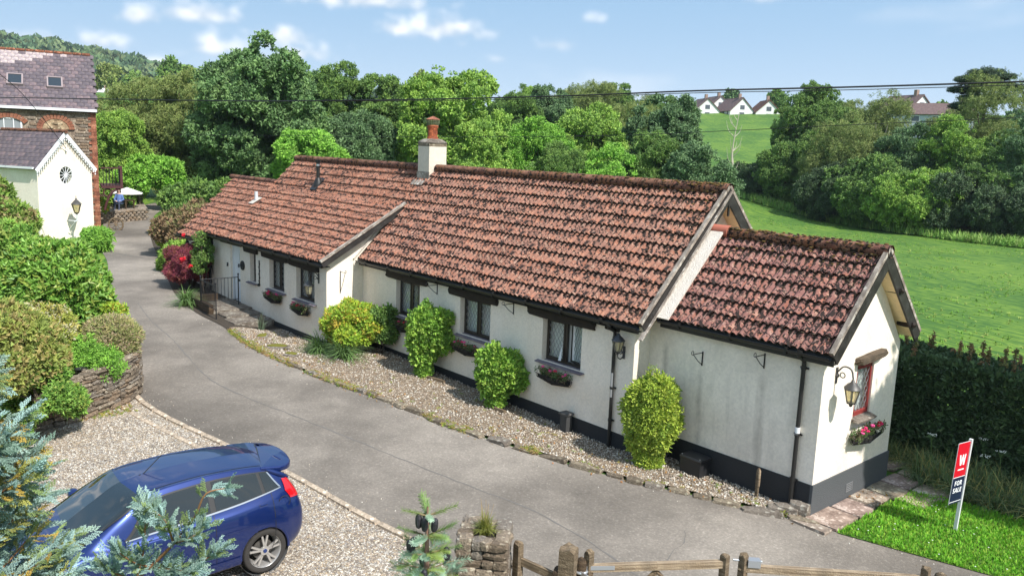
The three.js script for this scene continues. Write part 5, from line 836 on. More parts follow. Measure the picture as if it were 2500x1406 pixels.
    // door shut lines
    const seam = [patch(6.33, 6.345, 0.9, 5.1, 0.003, side, 1, 40), patch((s) => 8.25 - 0.32 * Math.max(0, 2.6 - s) ** 2 * 0.35, (s) => 8.275 - 0.32 * Math.max(0, 2.6 - s) ** 2 * 0.35, 1.2, 5.1, 0.003, side, 1, 40), patch(3.5, 3.515, 0.9, 5.0, 0.003, side, 1, 40), patch(4.4, 8.0, 0.98, 1.02, 0.003, side, 60, 1)];
    mesh('shut_line', seam, rubber, car);
    for (const [tA, tB] of [[5.9, 6.2], [7.72, 8.0]]) { mesh('door_handle', patch(tA, tB, 4.25, 4.45, 0.024, side, 10, 4), paint, car); mesh('handle_recess', patch(tA - 0.03, tB + 0.03, 4.05, 4.5, 0.003, side, 10, 4), std({ color: lin(0.006, 0.02, 0.1), roughness: 0.5, side: THREE.DoubleSide }), car); }
    mesh('body_crease', patch(3.6, 8.6, 3.02, 3.12, 0.006, side, 60, 2), paint, car); mesh('sill_strip', patch(3.2, 7.0, 1.15, 1.7, 0.012, side, 50, 4), paint, car);
    const mir = prep(new THREE.SphereGeometry(0.1, 16, 12)).scale(0.75, 0.75, 1.1).translate(0.62, 1.02, side * 0.93); mesh('door_mirror', [uvm(mir), uvm(box(0.08, 0.05, 0.16, 0.62, 0.96, side * 0.84))], paint, car);
    mesh('headlight', patch(0.85, 1.9, 4.1, 5.2, 0.01, side, 12, 8), std({ color: lin(0.5, 0.52, 0.55), roughness: 0.1, metalness: 0.5, side: THREE.DoubleSide }), car);
  }
  { const c = pt(8.75, 3.9), ring = prep(new THREE.TorusGeometry(0.085, 0.005, 6, 28)).translate(c.x, c.y, -c.z - 0.004); mesh('fuel_cap_ring', uvm(ring), rubber, car); }
  for (const side of [-1, 1]) { mesh('windscreen', patch(3.22, 4.93, 6.14, 8, 0.006, side, 24, 16), tint, car); mesh('windscreen_seal', patch(3.12, 5.0, 6.06, 6.16, 0.008, side, 24, 2), rubber, car); mesh('rear_window', patch(10.05, 11, 5.3, 6.6, 0.008, side, 16, 10), tint, car); mesh('roof_seam', patch(8.62, 8.645, 6.2, 8, 0.004, side, 1, 20), rubber, car); mesh('roof_gutter', patch(5.0, 8.6, 6.86, 6.92, 0.003, side, 50, 1), rubber, car); }
  mesh('wiper', [bar([1.02, 1.0, -0.1], [0.96, 1.03, -0.55], 0.008), bar([1.05, 0.99, 0.3], [0.99, 1.04, -0.12], 0.008), box(0.04, 0.02, 0.5, 0.97, 1.04, -0.42)], rubber, car);
  // roof spoiler with two slots
  {
    const sh = new THREE.Shape(); const W = 0.54; sh.moveTo(-1.36, -W); sh.lineTo(-1.62, -W * 1.04); sh.quadraticCurveTo(-1.78, -W, -1.84, -W * 0.72); sh.quadraticCurveTo(-1.90, -0.2, -1.90, 0); sh.quadraticCurveTo(-1.90, 0.2, -1.84, W * 0.72); sh.quadraticCurveTo(-1.78, W, -1.62, W * 1.04); sh.lineTo(-1.36, W);
    for (const s of [-1, 1]) { const h = new THREE.Path(); h.moveTo(-1.70, s * 0.40); h.lineTo(-1.66, s * 0.24); h.lineTo(-1.70, s * 0.22); h.lineTo(-1.745, s * 0.38); sh.holes.push(h); }
    const g = new THREE.ExtrudeGeometry(sh, { depth: 0.035, bevelEnabled: true, bevelSize: 0.02, bevelThickness: 0.02, bevelSegments: 3, curveSegments: 12 }); g.rotateX(Math.PI / 2); const q = prep(g), p = q.attributes.position; for (let i = 0; i < p.count; i++) { const x = p.getX(i), z = p.getZ(i); p.setY(i, p.getY(i) + 1.405 + (x + 1.4) * 0.13 - z * z * 0.16); } q.computeVertexNormals(); mesh('roof_spoiler', uvm(q), paint, car);
    for (const s of [-1, 1]) mesh('spoiler_fin', [uvm(sweep(curve([[-1.4, 1.34, s * 0.555], [-1.6, 1.24, s * 0.60], [-1.72, 1.17, s * 0.60]], 8), [0.01, 0.03, 0.035, 0.035, 0.035, 0.035, 0.03, 0.02, 0.01], 8))], paint, car);
  }
  { mesh('aerial', [bar([0.05, 1.43, 0], [-0.22, 1.66, 0], 0.006), prep(new THREE.SphereGeometry(0.025, 10, 8)).translate(0.06, 1.435, 0)], rubber, car); }
  // wheel arches and wheels
  for (const [x, y] of arch) for (const s of [-1, 1]) {
    mesh('arch_lip', uvm(prep(new THREE.TorusGeometry(0.345, 0.02, 8, 36, Math.PI * 1.06)).rotateZ(-0.1).translate(x, y, s * 0.835)), paint, car);
    mesh('wheel_well', uvm(prep(new THREE.CylinderGeometry(0.355, 0.355, 0.4, 28, 1, true)).rotateX(Math.PI / 2).translate(x, y + 0.01, s * 0.63)), std({ color: lin(0.12, 0.12, 0.12), side: THREE.DoubleSide }), car);
    const w = sub('wheel', car, [x, y, s * 0.75]); if (s < 0) w.rotation.y = Math.PI;
    const tyre = lathe([[0.235, -0.09], [0.265, -0.1], [0.295, -0.098], [0.309, -0.08], [0.312, 0], [0.309, 0.08], [0.295, 0.098], [0.265, 0.1], [0.232, 0.09]], 40).rotateX(Math.PI / 2);
    mesh('tyre', uvm(tyre), std({ color: lin(0.035, 0.031, 0.028), roughness: 0.85, bumpMap: TX.grain, bumpScale: 0.006 }), w);
    const alloy = std({ color: lin(0.62, 0.6, 0.58), roughness: 0.3, metalness: 0.7 });
    mesh('rim', uvm(lathe([[0.19, -0.06], [0.215, 0.05], [0.232, 0.085], [0.238, 0.09], [0.238, 0.08], [0.22, 0.04], [0.2, -0.06]], 40).rotateX(Math.PI / 2)), alloy, w);
    mesh('brake_disc', uvm(prep(new THREE.CylinderGeometry(0.14, 0.14, 0.02, 24)).rotateX(Math.PI / 2).translate(0, 0, 0.0)), std({ color: lin(0.12, 0.11, 0.1), roughness: 0.5, metalness: 0.5 }), w);
    for (let k = 0; k < 5; k++) { const a = k / 5 * TAU + 0.3, sp = []; for (const d of [-0.17, 0.17]) { const p0 = V(Math.cos(a + d * 0.4) * 0.05, Math.sin(a + d * 0.4) * 0.05, 0.07), p1 = V(Math.cos(a + d * 1.05) * 0.215, Math.sin(a + d * 1.05) * 0.215, 0.075); const g = box(p0.distanceTo(p1), 0.026, 0.025); g.rotateZ(Math.atan2(p1.y - p0.y, p1.x - p0.x)); g.translate((p0.x + p1.x) / 2, (p0.y + p1.y) / 2, 0.068); sp.push(uvm(g)); } mesh('spoke', sp, alloy, w); }
    mesh('hub', [uvm(prep(new THREE.CylinderGeometry(0.06, 0.062, 0.03, 20)).rotateX(Math.PI / 2).translate(0, 0, 0.068))], alloy, w); mesh('hub_cap', uvm(prep(new THREE.CylinderGeometry(0.027, 0.027, 0.01, 16)).rotateX(Math.PI / 2).translate(0, 0, 0.088)), std({ color: lin(0.02, 0.04, 0.14), roughness: 0.3 }), w);
  }
}
// ---------------------------------------------------------------- white outbuilding and stone mill beyond the lane
{
  const R = rng(801), N = 12;
  // slates laid as separate pieces on a slope in local axes
  function slates(parent, x0, x1, y0, z0, y1, z1, w, rows, mats, pick, axis = 'x') {
    const len = Math.hypot(y1 - y0, z1 - z0), g = len / rows, cols = Math.round((x1 - x0) / w), cw = (x1 - x0) / cols, up = V(0, (y1 - y0) / len, (z1 - z0) / len), X = V(1, 0, 0), nr = X.clone().cross(up);
    const geo = Array.from({ length: 5 }, () => uvm(rough(cw - 0.008, g * 1.25, 0.016, 0.06, R)));
    for (let r = 0; r < rows; r++) for (let c = 0; c < cols; c++) { const m = new THREE.Mesh(geo[R() * 5 | 0], mats[pick(r / rows, c / cols)]); m.name = 'slate'; m.castShadow = m.receiveShadow = true; const u2 = up.clone().addScaledVector(nr, -0.05).normalize(), n2 = X.clone().cross(u2), M4 = new THREE.Matrix4().makeBasis(X, u2, n2); M4.setPosition(V(x0 + (c + 0.5 + (r % 2 ? 0.25 : -0.25)) * cw, y0, z0).addScaledVector(up, (r + 0.55) * g).addScaledVector(nr, 0.03 + R() * 0.006)); m.applyMatrix4(M4); parent.add(m); }
  }
  const slateM = [std({ map: TX.slate, color: lin(0.72, 0.66, 0.67), roughness: 0.75 }), std({ map: TX.slate, color: lin(0.6, 0.56, 0.58), roughness: 0.75 }), std({ map: TX.slate, color: lin(0.92, 0.78, 0.76), roughness: 0.75 }), std({ map: TX.slate, color: lin(2.2, 2.1, 1.9), roughness: 0.85 })];
  const tri = plate;
  // --- white outbuilding: local +z is the gable's facing
  const w = thing('white_outbuilding', 'small white gabled outbuilding with a round window and fretted bargeboards', 'outbuilding', [-36.25, 0.55, 2.65], 2.017), HW = 1.42, L = 7.5, eY = 3.36, aY = 4.98;
  solid('gable_wall', tri([[-HW, -0.6], [HW, -0.6], [HW, eY - 0.05], [0, aY - 0.12], [-HW, eY - 0.05]], 0.3, [Array.from({ length: 28 }, (_, k) => [0.05 + 0.36 * Math.cos(-k / 28 * TAU), 3.0 + 0.42 * Math.sin(-k / 28 * TAU)])]).translate(0, 0, -0.3), M.render, w);
  solid('side_wall', [box(0.3, eY + 0.5, L, -HW + 0.151, (eY - 0.7) / 2, -L / 2 - 0.3), box(0.3, eY + 0.5, L, HW - 0.151, (eY - 0.7) / 2, -L / 2 - 0.3), box(2 * HW, eY + 0.5, 0.3, 0, (eY - 0.7) / 2, -L - 0.2)], M.render, w);
  const rf = sub('roof', w), sl = (aY - eY) / 1.5;
  for (const s of [-1, 1]) { const g = box(Math.hypot(1.55, 1.55 * sl), 0.05, L + 0.2); g.rotateZ(s < 0 ? Math.atan(sl) : -Math.atan(sl)); g.translate(s * 0.775, aY - 0.775 * sl - 0.03, -L / 2 + 0.05); solid('roof_slope', g, slateM[1], rf); }
  { const q = sub('slating', rf); q.rotation.y = -Math.PI / 2; const gg = new THREE.Group(); rf.remove(q); // slates on the visible left slope
    const len = Math.hypot(1.55, 1.55 * sl), rows = 10, cols = 17, g = len / rows, cw = 5.6 / cols, up = V(1.55, 1.55 * sl, 0).normalize(), X = V(0, 0, -1), nr = up.clone().cross(X).negate(); if (nr.y < 0) nr.negate(); const XX = up.clone().cross(nr);
    const geo = Array.from({ length: 5 }, () => uvm(rough(cw - 0.008, g * 1.25, 0.016, 0.06, R)));
    for (let r = 0; r < rows; r++) for (let c = 0; c < cols; c++) { const m = new THREE.Mesh(geo[R() * 5 | 0], slateM[R() * 2.4 | 0]); m.name = 'slate'; m.castShadow = m.receiveShadow = true; const u2 = up.clone().addScaledVector(nr, -0.05).normalize(), M4 = new THREE.Matrix4().makeBasis(XX, u2, XX.clone().cross(u2)); M4.setPosition(V(-1.55, aY - 1.55 * sl, 0.12 - (c + 0.5 + (r % 2 ? 0.25 : 0)) * cw).addScaledVector(up, (r + 0.55) * g).addScaledVector(nr, 0.025)); m.applyMatrix4(M4); rf.add(m); } }
  for (let k = 0; k < 14; k++) solid('ridge_tile', prep(new THREE.CylinderGeometry(0.09, 0.09, 0.42, 8)).rotateX(Math.PI / 2).translate(0, aY + 0.02, 0.0 - k * 0.42), std({ map: TX.tileA, color: lin(0.7, 0.62, 0.5) }), rf);
  for (const s of [-1, 1]) { // fretted bargeboards
    const n = 15, bb = []; const g = box(Math.hypot(1.56, 1.56 * sl), 0.16, 0.03); g.rotateZ(s < 0 ? Math.atan(sl) : -Math.atan(sl)); g.translate(s * 0.78, aY - 0.78 * sl - 0.08, 0.14); solid('bargeboard', g, M.white, rf);
    for (let k = 0; k < n; k++) { const t = (k + 0.5) / n; for (const d of [0.16, 0.27]) { const q = rough(d < 0.2 ? 0.06 : 0.05, 0.075, 0.03, 0.2, R); q.rotateZ(0.78 * (k % 2 ? 1 : -1) * 0.4); q.translate(s * 1.56 * t, aY - 1.56 * t * sl - d - 0.03, 0.14); bb.push(q); } if (k % 2) { const q = box(0.025, 0.14, 0.02); q.translate(s * 1.56 * t, aY - 1.56 * t * sl - 0.22, 0.139); bb.push(q); } }
    solid('fretwork', bb, M.white, rf);
  }
  solid('gutter_board', [box(0.1, 0.09, L, -1.6, eY - 0.02, -L / 2)], M.white, rf);
  const rw = sub('round_window', w, [0.05, 3.0, -0.06]); mesh('pane', uvm(prep(new THREE.CylinderGeometry(1, 1, 0.02, 28)).rotateX(Math.PI / 2).scale(0.36, 0.42, 0.3)), M.glass, rw); mesh('rim', uvm(prep(new THREE.TorusGeometry(1, 0.07, 8, 32)).scale(0.35, 0.41, 0.5).translate(0, 0, 0.02)), M.white, rw); for (let k = 0; k < 12; k++) { const a = k / 12 * TAU; mesh('glazing_bar', bar([Math.cos(a) * 0.07, Math.sin(a) * 0.08, 0.025], [Math.cos(a) * 0.34, Math.sin(a) * 0.40, 0.025], 0.016, 5), M.white, rw); } mesh('hub', uvm(prep(new THREE.CylinderGeometry(0.08, 0.08, 0.03, 16)).rotateX(Math.PI / 2).translate(0, 0, 0.02)), M.white, rw);
  mesh('cable_insulator', [cyl(0.035, 0.035, 0.12, 0.04, 4.12, 0.1, 10), bar([0.04, 4.15, 0], [0.04, 4.15, 0.1], 0.02)], M.white, w);
  // street style lantern on a wall bracket
  { const q = thing('bracket_lantern', 'old street lantern on a white bracket on the outbuilding gable', 'lantern', [-36.05, 1.62, 2.62], 2.017); const z = 0.5;
    mesh('bracket', [bar([0, -0.15, -0.05], [0, -0.15, z], 0.025), bar([0, -0.15, z], [0, 0.18, z], 0.04), bar([0, -0.6, -0.05], [0, -0.16, z * 0.8], 0.02), box(0.3, 0.03, 0.03, 0, -0.15, z)], std({ color: lin(0.6, 0.62, 0.64) }), q);
    mesh('lantern_base', lathe([[0.04, 0.18], [0.12, 0.22], [0.13, 0.25]], 4, 0, 0, z).rotateY(0), M.iron, q); mesh('panes', uvm(lathe([[0.12, 0.25], [0.24, 0.62]], 4, 0, 0, z)), M.lampGlass, q);
    mesh('lantern_frame', [0, 1, 2, 3].map((k) => { const a = k / 4 * TAU; return bar([Math.sin(a) * 0.12, 0.25, z + Math.cos(a) * 0.12], [Math.sin(a) * 0.245, 0.63, z + Math.cos(a) * 0.245], 0.016, 5); }), M.iron, q); mesh('lantern_roof', uvm(lathe([[0.28, 0.62], [0.28, 0.66], [0.1, 0.82], [0.06, 0.84], [0.06, 0.9], [0.02, 0.92], [0.015, 1.02], [0, 1.03]], 4, 0, 0, z)), M.bronze, q); mesh('mantle', uvm(cyl(0.035, 0.045, 0.2, 0, 0.28, z, 10)), M.white, q); }
  // --- mill: local +z faces the lane, origin at its right-hand corner
  const m = thing('stone_mill', 'tall stone mill with brick arches and purple slate roof', 'mill', [-39.1, 0.65, 0.5], 1.348), mw = 11, eH = 5.95, rH = 8.9, dep = 8;
  solid('core_wall', [box(mw, eH + 0.6, 0.5, -mw / 2, eH / 2 - 0.3, -0.27), box(0.5, eH + 0.6, dep, -0.27, eH / 2 - 0.3, -dep / 2 - 0.2), box(mw, eH + 0.6, 0.5, -mw / 2, eH / 2 - 0.3, -dep - 0.2)], std({ map: TX.stone, color: lin(1.1, 1.0, 0.9) }), m);
  { const g = plate([[-dep / 2, 0], [dep / 2, 0], [0, rH - eH - 0.1]], 0.4); g.rotateY(Math.PI / 2); g.translate(-0.5, eH, -dep / 2 - 0.1); solid('end_gable', g, std({ map: TX.stone, color: lin(0.75, 0.7, 0.64) }), m); }
  const stM = [std({ map: TX.stone, color: lin(1.0, 0.94, 0.88) }), std({ map: TX.stone, color: lin(0.8, 0.76, 0.72) }), std({ map: TX.stone, color: lin(1.2, 1.1, 0.98) }), std({ map: TX.stone, color: lin(0.9, 0.76, 0.62) })], brick = [std({ map: TX.stone, color: lin(1.15, 0.5, 0.34) }), std({ map: TX.stone, color: lin(0.95, 0.42, 0.3) }), std({ map: TX.stone, color: lin(1.25, 0.62, 0.44) })];
  const stG = Array.from({ length: 8 }, () => uvm(rough(0.34 + R() * 0.2, 0.13, 0.06, 0.22, R, 1))); let ns = 0;
  for (let y = 0.1; y < eH - 0.1; y += 0.15) for (let x = -5.6 + R() * 0.3; x < -0.35; x += 0.42) { if (y < 4.3 && x < -1.3) continue; const inArch = Math.hypot(x + 1.77, (y - 5.1) * 1.0) < 0.8 && y > 4.2, inW = Math.abs(x + 3.75) < 0.75 && y > 4.2 && y < 5.75; if (inArch || inW) continue; if (ns++ > 290) continue; const q = new THREE.Mesh(stG[R() * 8 | 0], stM[R() * 4 | 0]); q.name = 'wall_stone'; q.castShadow = q.receiveShadow = true; q.position.set(x + 0.2, y, 0); q.rotation.z = (R() - 0.5) * 0.12; m.add(q); }
  for (let k = 0; k < 40; k++) { const wq = k % 2 ? 0.36 : 0.24; const q = solid('quoin_brick', box(wq, 0.14, 0.09, -wq / 2 + 0.02, 0.1 + k * 0.148, 0.0), brick[R() * 3 | 0], m); }
  for (let k = 0; k < 15; k++) { const a = Math.PI * (k + 0.5) / 15, q = solid('arch_brick', rough(0.26, 0.125, 0.1, 0.08, R), brick[R() * 3 | 0], m); q.position.set(-1.77 + Math.cos(a) * 0.70, 5.0 + Math.sin(a) * 0.62, 0.02); q.rotation.z = a; }
  { const g = plate(Array.from({ length: 17 }, (_, k) => [Math.cos(Math.PI * k / 16) * 0.58, Math.sin(Math.PI * k / 16) * 0.5]), 0.04); solid('tympanum', g.translate(-1.77, 5.0, 0.0), std({ map: TX.stone, color: lin(1.4, 1.15, 0.85) }), m); solid('carved_relief', [rough(0.5, 0.12, 0.06, 0.3, R, 2).translate(-1.7, 5.3, 0.06), rough(0.16, 0.3, 0.06, 0.3, R, 2).translate(-1.6, 5.15, 0.06), rough(0.24, 0.14, 0.06, 0.3, R, 2).translate(-2.0, 5.1, 0.06)], std({ map: TX.stone, color: lin(1.5, 1.3, 1.0) }), m); }
  for (let k = 0; k < 11; k++) { const a = Math.PI * (0.22 + 0.56 * (k + 0.5) / 11), q = solid('arch_brick', rough(0.24, 0.14, 0.1, 0.08, R), brick[R() * 3 | 0], m); q.position.set(-3.75 + Math.cos(a) * 0.95, 4.68 + Math.sin(a) * 0.92, 0.02); q.rotation.z = a; }
  { const q = sub('sash_window', m, [-3.75, 4.3, 0.0]); solid('sash_frame', [box(1.1, 0.08, 0.06, 0, 1.16, 0), box(0.07, 1.2, 0.06, -0.52, 0.58, 0), box(0.07, 1.2, 0.06, 0.52, 0.58, 0), box(1.1, 0.05, 0.06, 0, 0.62, 0.01), box(0.035, 1.1, 0.05, -0.2, 0.58, 0), box(0.035, 1.1, 0.05, 0.2, 0.58, 0)], M.white, q); mesh('pane', box(1.0, 1.1, 0.02, 0, 0.58, -0.02), std({ color: lin(0.25, 0.27, 0.28), roughness: 0.15 }), q); }
  const mr = sub('roof', m); { const sx = Math.atan2(rH - eH, dep / 2), ln = Math.hypot(rH - eH, dep / 2); const a = box(mw + 0.2, ln + 0.1, 0.06); a.rotateX(-(Math.PI / 2 - sx)); a.translate(-mw / 2, (eH + rH) / 2 - 0.03, -dep / 4 + 0.1); const b = box(mw + 0.2, ln + 0.1, 0.06); b.rotateX(Math.PI / 2 - sx); b.translate(-mw / 2, (eH + rH) / 2 - 0.03, -dep * 0.75 + 0.1); solid('roof_slope', [a, b], slateM[1], mr); }
  slates(mr, -5.9, 0.08, eH, 0.2, rH + 0.03, -dep / 2 + 0.1, 0.32, 16, slateM, (r, c) => (r + (0.72 - c) * 0.5 > 0.92 && c < 0.75) ? (R() < 0.85 ? 3 : 0) : (R() * 3 | 0));
  for (let k = 0; k < 14; k++) solid('ridge_tile', rough(0.42, 0.12, 0.22, 0.12, R).translate(0 - 0.2 - k * 0.43, rH + 0.1, -dep / 2 + 0.1), brick[R() * 2 | 0], mr);
  for (const [x, s] of [[-3.45, 1.72], [-1.72, 1.66]]) { const k = (rH - eH) / (dep / 2), q = sub('skylight', mr, [x, eH + s * k + 0.14, 0.14 - s]); q.rotation.x = -Math.atan2(dep / 2, rH - eH) ; mesh('skylight_frame', [uvm(box(0.7, 0.07, 0.1, 0, 0.42, 0.02)), uvm(box(0.7, 0.07, 0.1, 0, -0.42, 0.02)), uvm(box(0.07, 0.8, 0.1, -0.32, 0, 0.02)), uvm(box(0.07, 0.8, 0.1, 0.32, 0, 0.02))], std({ color: lin(0.3, 0.24, 0.24) }), q); mesh('pane', uvm(box(0.58, 0.78, 0.02, 0, 0, 0.03)), std({ color: lin(0.03, 0.04, 0.05), roughness: 0.08 }), q); }
  solid('gutter', [box(mw, 0.12, 0.12, -mw / 2 + 0.06, eH + 0.02, 0.22), box(0.1, 5, 0.1, -5.35, 3.4, 0.12)], M.white, mr);
  // timber balcony off the mill's corner
  { const q = thing('balcony', 'dark red timber balcony on the mill corner', 'balcony', [-39.95, 2.8, 0.15], 1.348), bm = std({ color: lin(0.07, 0.02, 0.02), roughness: 0.6 }); solid('deck', box(1.0, 0.14, 2.4, 0.5, 0, -1.0), bm, q); mesh('handrail', [uvm(box(1.0, 0.07, 0.09, 0.5, 0.98, 0.15)), uvm(box(0.09, 0.07, 2.4, 0.96, 0.98, -1.0))], bm, q); for (let k = 0; k < 7; k++) mesh('baluster', bar([0.1 + k * 0.145, 0.05, 0.15], [0.1 + k * 0.145, 0.95, 0.15], 0.02, 5), M.iron, q); for (let k = 0; k < 7; k++) mesh('baluster', bar([0.96, 0.05, -0.1 - k * 0.3], [0.96, 0.95, -0.1 - k * 0.3], 0.02, 5), M.iron, q); mesh('corner_post', uvm(box(0.12, 1.15, 0.12, 0.95, 0.52, 0.13)), bm, q); mesh('brace', sweep(curve([[0.9, -0.05, 0.1], [0.5, -0.25, 0.1], [0.25, -0.7, 0.1], [0.1, -1.2, 0.1]], 12), 0.07, 6), bm, q); mesh('bracket_wheel', uvm(prep(new THREE.TorusGeometry(0.2, 0.04, 6, 18)).translate(0.28, -0.3, 0.1)), bm, q); }
  // terrace wall, parasol, table, person
  { const q = thing('terrace_wall', 'low rubble wall of the terrace below the parasol', 'stone wall'); for (let r = 0; r < 5; r++) for (let k = 0; k < 11; k++) { const t = (k + (r % 2) * 0.5) / 11, x = lerp(-41.3, -42.6, t), z = lerp(-0.1, -2.9, t), g = solid('wall_stone', rough(0.34, 0.14, 0.3, 0.25, R, 1), stM[R() * 4 | 0], q); g.position.set(x, H(x, z) + 0.05 + r * 0.13, z); g.rotation.y = 1.1 + (R() - 0.5) * 0.2; } }
  setting('terrace', sheet([[-41.5, -0.1], [-42.8, -3], [-47, -4], [-52, -2.5], [-50, 1.5], [-43, 1.5]], 0.6), M.slab, 'paved garden terrace below the mill');
  { const y = 1.45, q = thing('parasol', 'open white parasol over the terrace table', 'parasol', [-43.6, y, -2.15]); mesh('pole', cyl(0.025, 0.025, 1.05, 0, 0, 0, 8), M.wood, q); const cn = lathe([[0, 0.32], [0.35, 0.2], [0.86, 0.0], [0.86, -0.05]], 8, 0, 0.78, 0); cn.computeVertexNormals(); mesh('canopy', uvm(cn), std({ color: lin(0.78, 0.76, 0.7), side: THREE.DoubleSide }), q); for (let k = 0; k < 8; k++) { const a = k / 8 * TAU; mesh('rib', bar([0, 0.98, 0], [Math.sin(a) * 0.84, 0.77, Math.cos(a) * 0.84], 0.012, 4), M.wood, q); } }
  { const y = 1.35, q = thing('garden_table', 'brown wooden garden table under the parasol', 'table', [-43.3, y, -1.95], 0.3); for (let k = 0; k < 5; k++) solid('table_plank', box(0.95, 0.04, 0.12, 0, 0.5, -0.26 + k * 0.13), M.woodDark, q); for (const [a, b] of [[-0.4, -0.25], [0.4, -0.25], [-0.4, 0.25], [0.4, 0.25]]) solid('leg', box(0.07, 0.6, 0.07, a, 0.2, b), M.woodDark, q); }
  { const y = 1.35, q = thing('garden_bench', 'low wooden bench behind the seated person', 'bench', [-43.9, y, -0.5], 0.4); solid('seat', box(1.0, 0.05, 0.4, 0, 0.38, 0), M.wood, q); solid('backrest', box(1.0, 0.3, 0.05, 0, 0.65, -0.2), M.wood, q); for (const x of [-0.42, 0.42]) solid('leg', box(0.06, 0.5, 0.36, x, 0.12, 0), M.wood, q); }
  { const q = thing('garden_chair', 'blue folding chair holding the seated person', 'chair', [-42.95, 1.36, -1.5], 1.0), bl = std({ color: lin(0.06, 0.09, 0.16) }); solid('seat', box(0.42, 0.04, 0.4, 0, 0.32, 0), bl, q); solid('backrest', box(0.42, 0.4, 0.04, 0, 0.56, -0.2, 0, 0.2), bl, q); for (const [a, b] of [[-0.18, -0.16], [0.18, -0.16], [-0.18, 0.16], [0.18, 0.16]]) mesh('leg', bar([a, -0.1, b], [a, 0.32, b], 0.014), M.iron, q); }
  { // seated person: one continuous body meshed from tapered limbs
    const q = thing('person', 'person in blue seated on the terrace chair with dark hair', 'person', [-42.95, 1.36, -1.5], 1.0);
    const J = (pts) => pts, B = [[[0, .38, -.05], [0, .62, -.12], .13, .15], [[0, .62, -.12], [0, .80, -.10], .16, .12], [[0, .80, -.1], [0, .92, -.08], .055, .05], [[-.16, .78, -.1], [-.24, .55, -.04], .055, .045], [[-.24, .55, -.04], [-.1, .46, .16], .042, .035], [[.16, .78, -.1], [.24, .55, -.04], .055, .045], [[.24, .55, -.04], [.1, .46, .16], .042, .035], [[-.1, .4, -.02], [-.12, .42, .36], .09, .07], [[.1, .4, -.02], [.12, .42, .36], .09, .07], [[-.12, .42, .36], [-.12, .02, .38], .062, .045], [[.12, .42, .36], [.12, .02, .38], .062, .045], [[-.12, 0, .36], [-.12, 0, .5], .045, .035], [[.12, 0, .36], [.12, 0, .5], .045, .035], [[0, 1.0, -.07], [0, 1.05, -.06], .085, .1], [[-.1, .46, .16], [-.06, .45, .24], .03, .02], [[.1, .46, .16], [.06, .45, .24], .03, .02]];
    const res = 44, mc = new MarchingCubes(res, M.white, false, false, 60000), sc = 0.68, cy = 0.52; mc.isolation = 0; const p = V(0, 0, 0);
    for (let k = 0; k < res; k++) for (let j = 0; j < res; j++) for (let i = 0; i < res; i++) { p.set((i / res * 2 - 1) * sc, (j / res * 2 - 1) * sc + cy, (k / res * 2 - 1) * sc + 0.1); let d = 9; for (const [a, b, ra, rb] of B) { const A = V(...a), AB = V(...b).sub(A), t = clamp(p.clone().sub(A).dot(AB) / AB.lengthSq()), e = p.distanceTo(A.addScaledVector(AB, t)) - lerp(ra, rb, t), h = clamp(0.5 + 0.5 * (d - e) / 0.03); d = lerp(d, e, h) - 0.03 * h * (1 - h); } mc.field[i + j * res + k * res * res] = -d; }
    mc.update(); const n = mc.count, pos = new Float32Array(mc.positionArray.slice(0, n * 3)), nor = new Float32Array(mc.normalArray.slice(0, n * 3)), col = new Float32Array(n * 3);
    for (let i = 0; i < n; i++) { pos[i * 3] *= sc; pos[i * 3 + 1] = pos[i * 3 + 1] * sc + cy; pos[i * 3 + 2] = pos[i * 3 + 2] * sc + 0.1; const y = pos[i * 3 + 1], z = pos[i * 3 + 2], skin = y > 0.86 || (z > 0.12 && y > 0.43 && y < 0.52 && Math.abs(pos[i * 3]) < 0.13 && z < 0.27), c = skin ? [0.5, 0.32, 0.24] : y > 0.47 || z < 0.0 ? [0.10, 0.17, 0.38] : [0.05, 0.06, 0.1]; col.set(c, i * 3); }
    const g = new THREE.BufferGeometry(); g.setAttribute('position', new THREE.BufferAttribute(pos, 3)); g.setAttribute('normal', new THREE.BufferAttribute(nor, 3)); g.setAttribute('color', new THREE.BufferAttribute(col, 3)); mesh('body', g, std({ vertexColors: true }), q);
    mesh('hair', [prep(new THREE.SphereGeometry(0.115, 14, 12, 0, TAU, 0, 1.9)).scale(1, 1.05, 1.05).rotateX(-0.5).translate(0, 1.06, -0.085), ...[-1, 1].map((s) => prep(new THREE.SphereGeometry(0.05, 8, 8)).translate(s * 0.08, 0.98, -0.1))], std({ color: lin(0.012, 0.010, 0.010) }), q);
  }
  { const q = thing('cartwheel', 'old wooden cartwheel leaning at the foot of the mill', 'cartwheel', [-38.6, 0.95, -0.1], 1.3); mesh('felloe', uvm(prep(new THREE.TorusGeometry(0.33, 0.045, 8, 24))), M.wood, q); mesh('nave', uvm(prep(new THREE.CylinderGeometry(0.07, 0.07, 0.14, 10)).rotateX(Math.PI / 2)), M.wood, q); for (let k = 0; k < 8; k++) { const a = k / 8 * TAU; mesh('spoke', bar([0, 0, 0], [Math.cos(a) * 0.32, Math.sin(a) * 0.32, 0], 0.018, 5), M.wood, q); } }
}
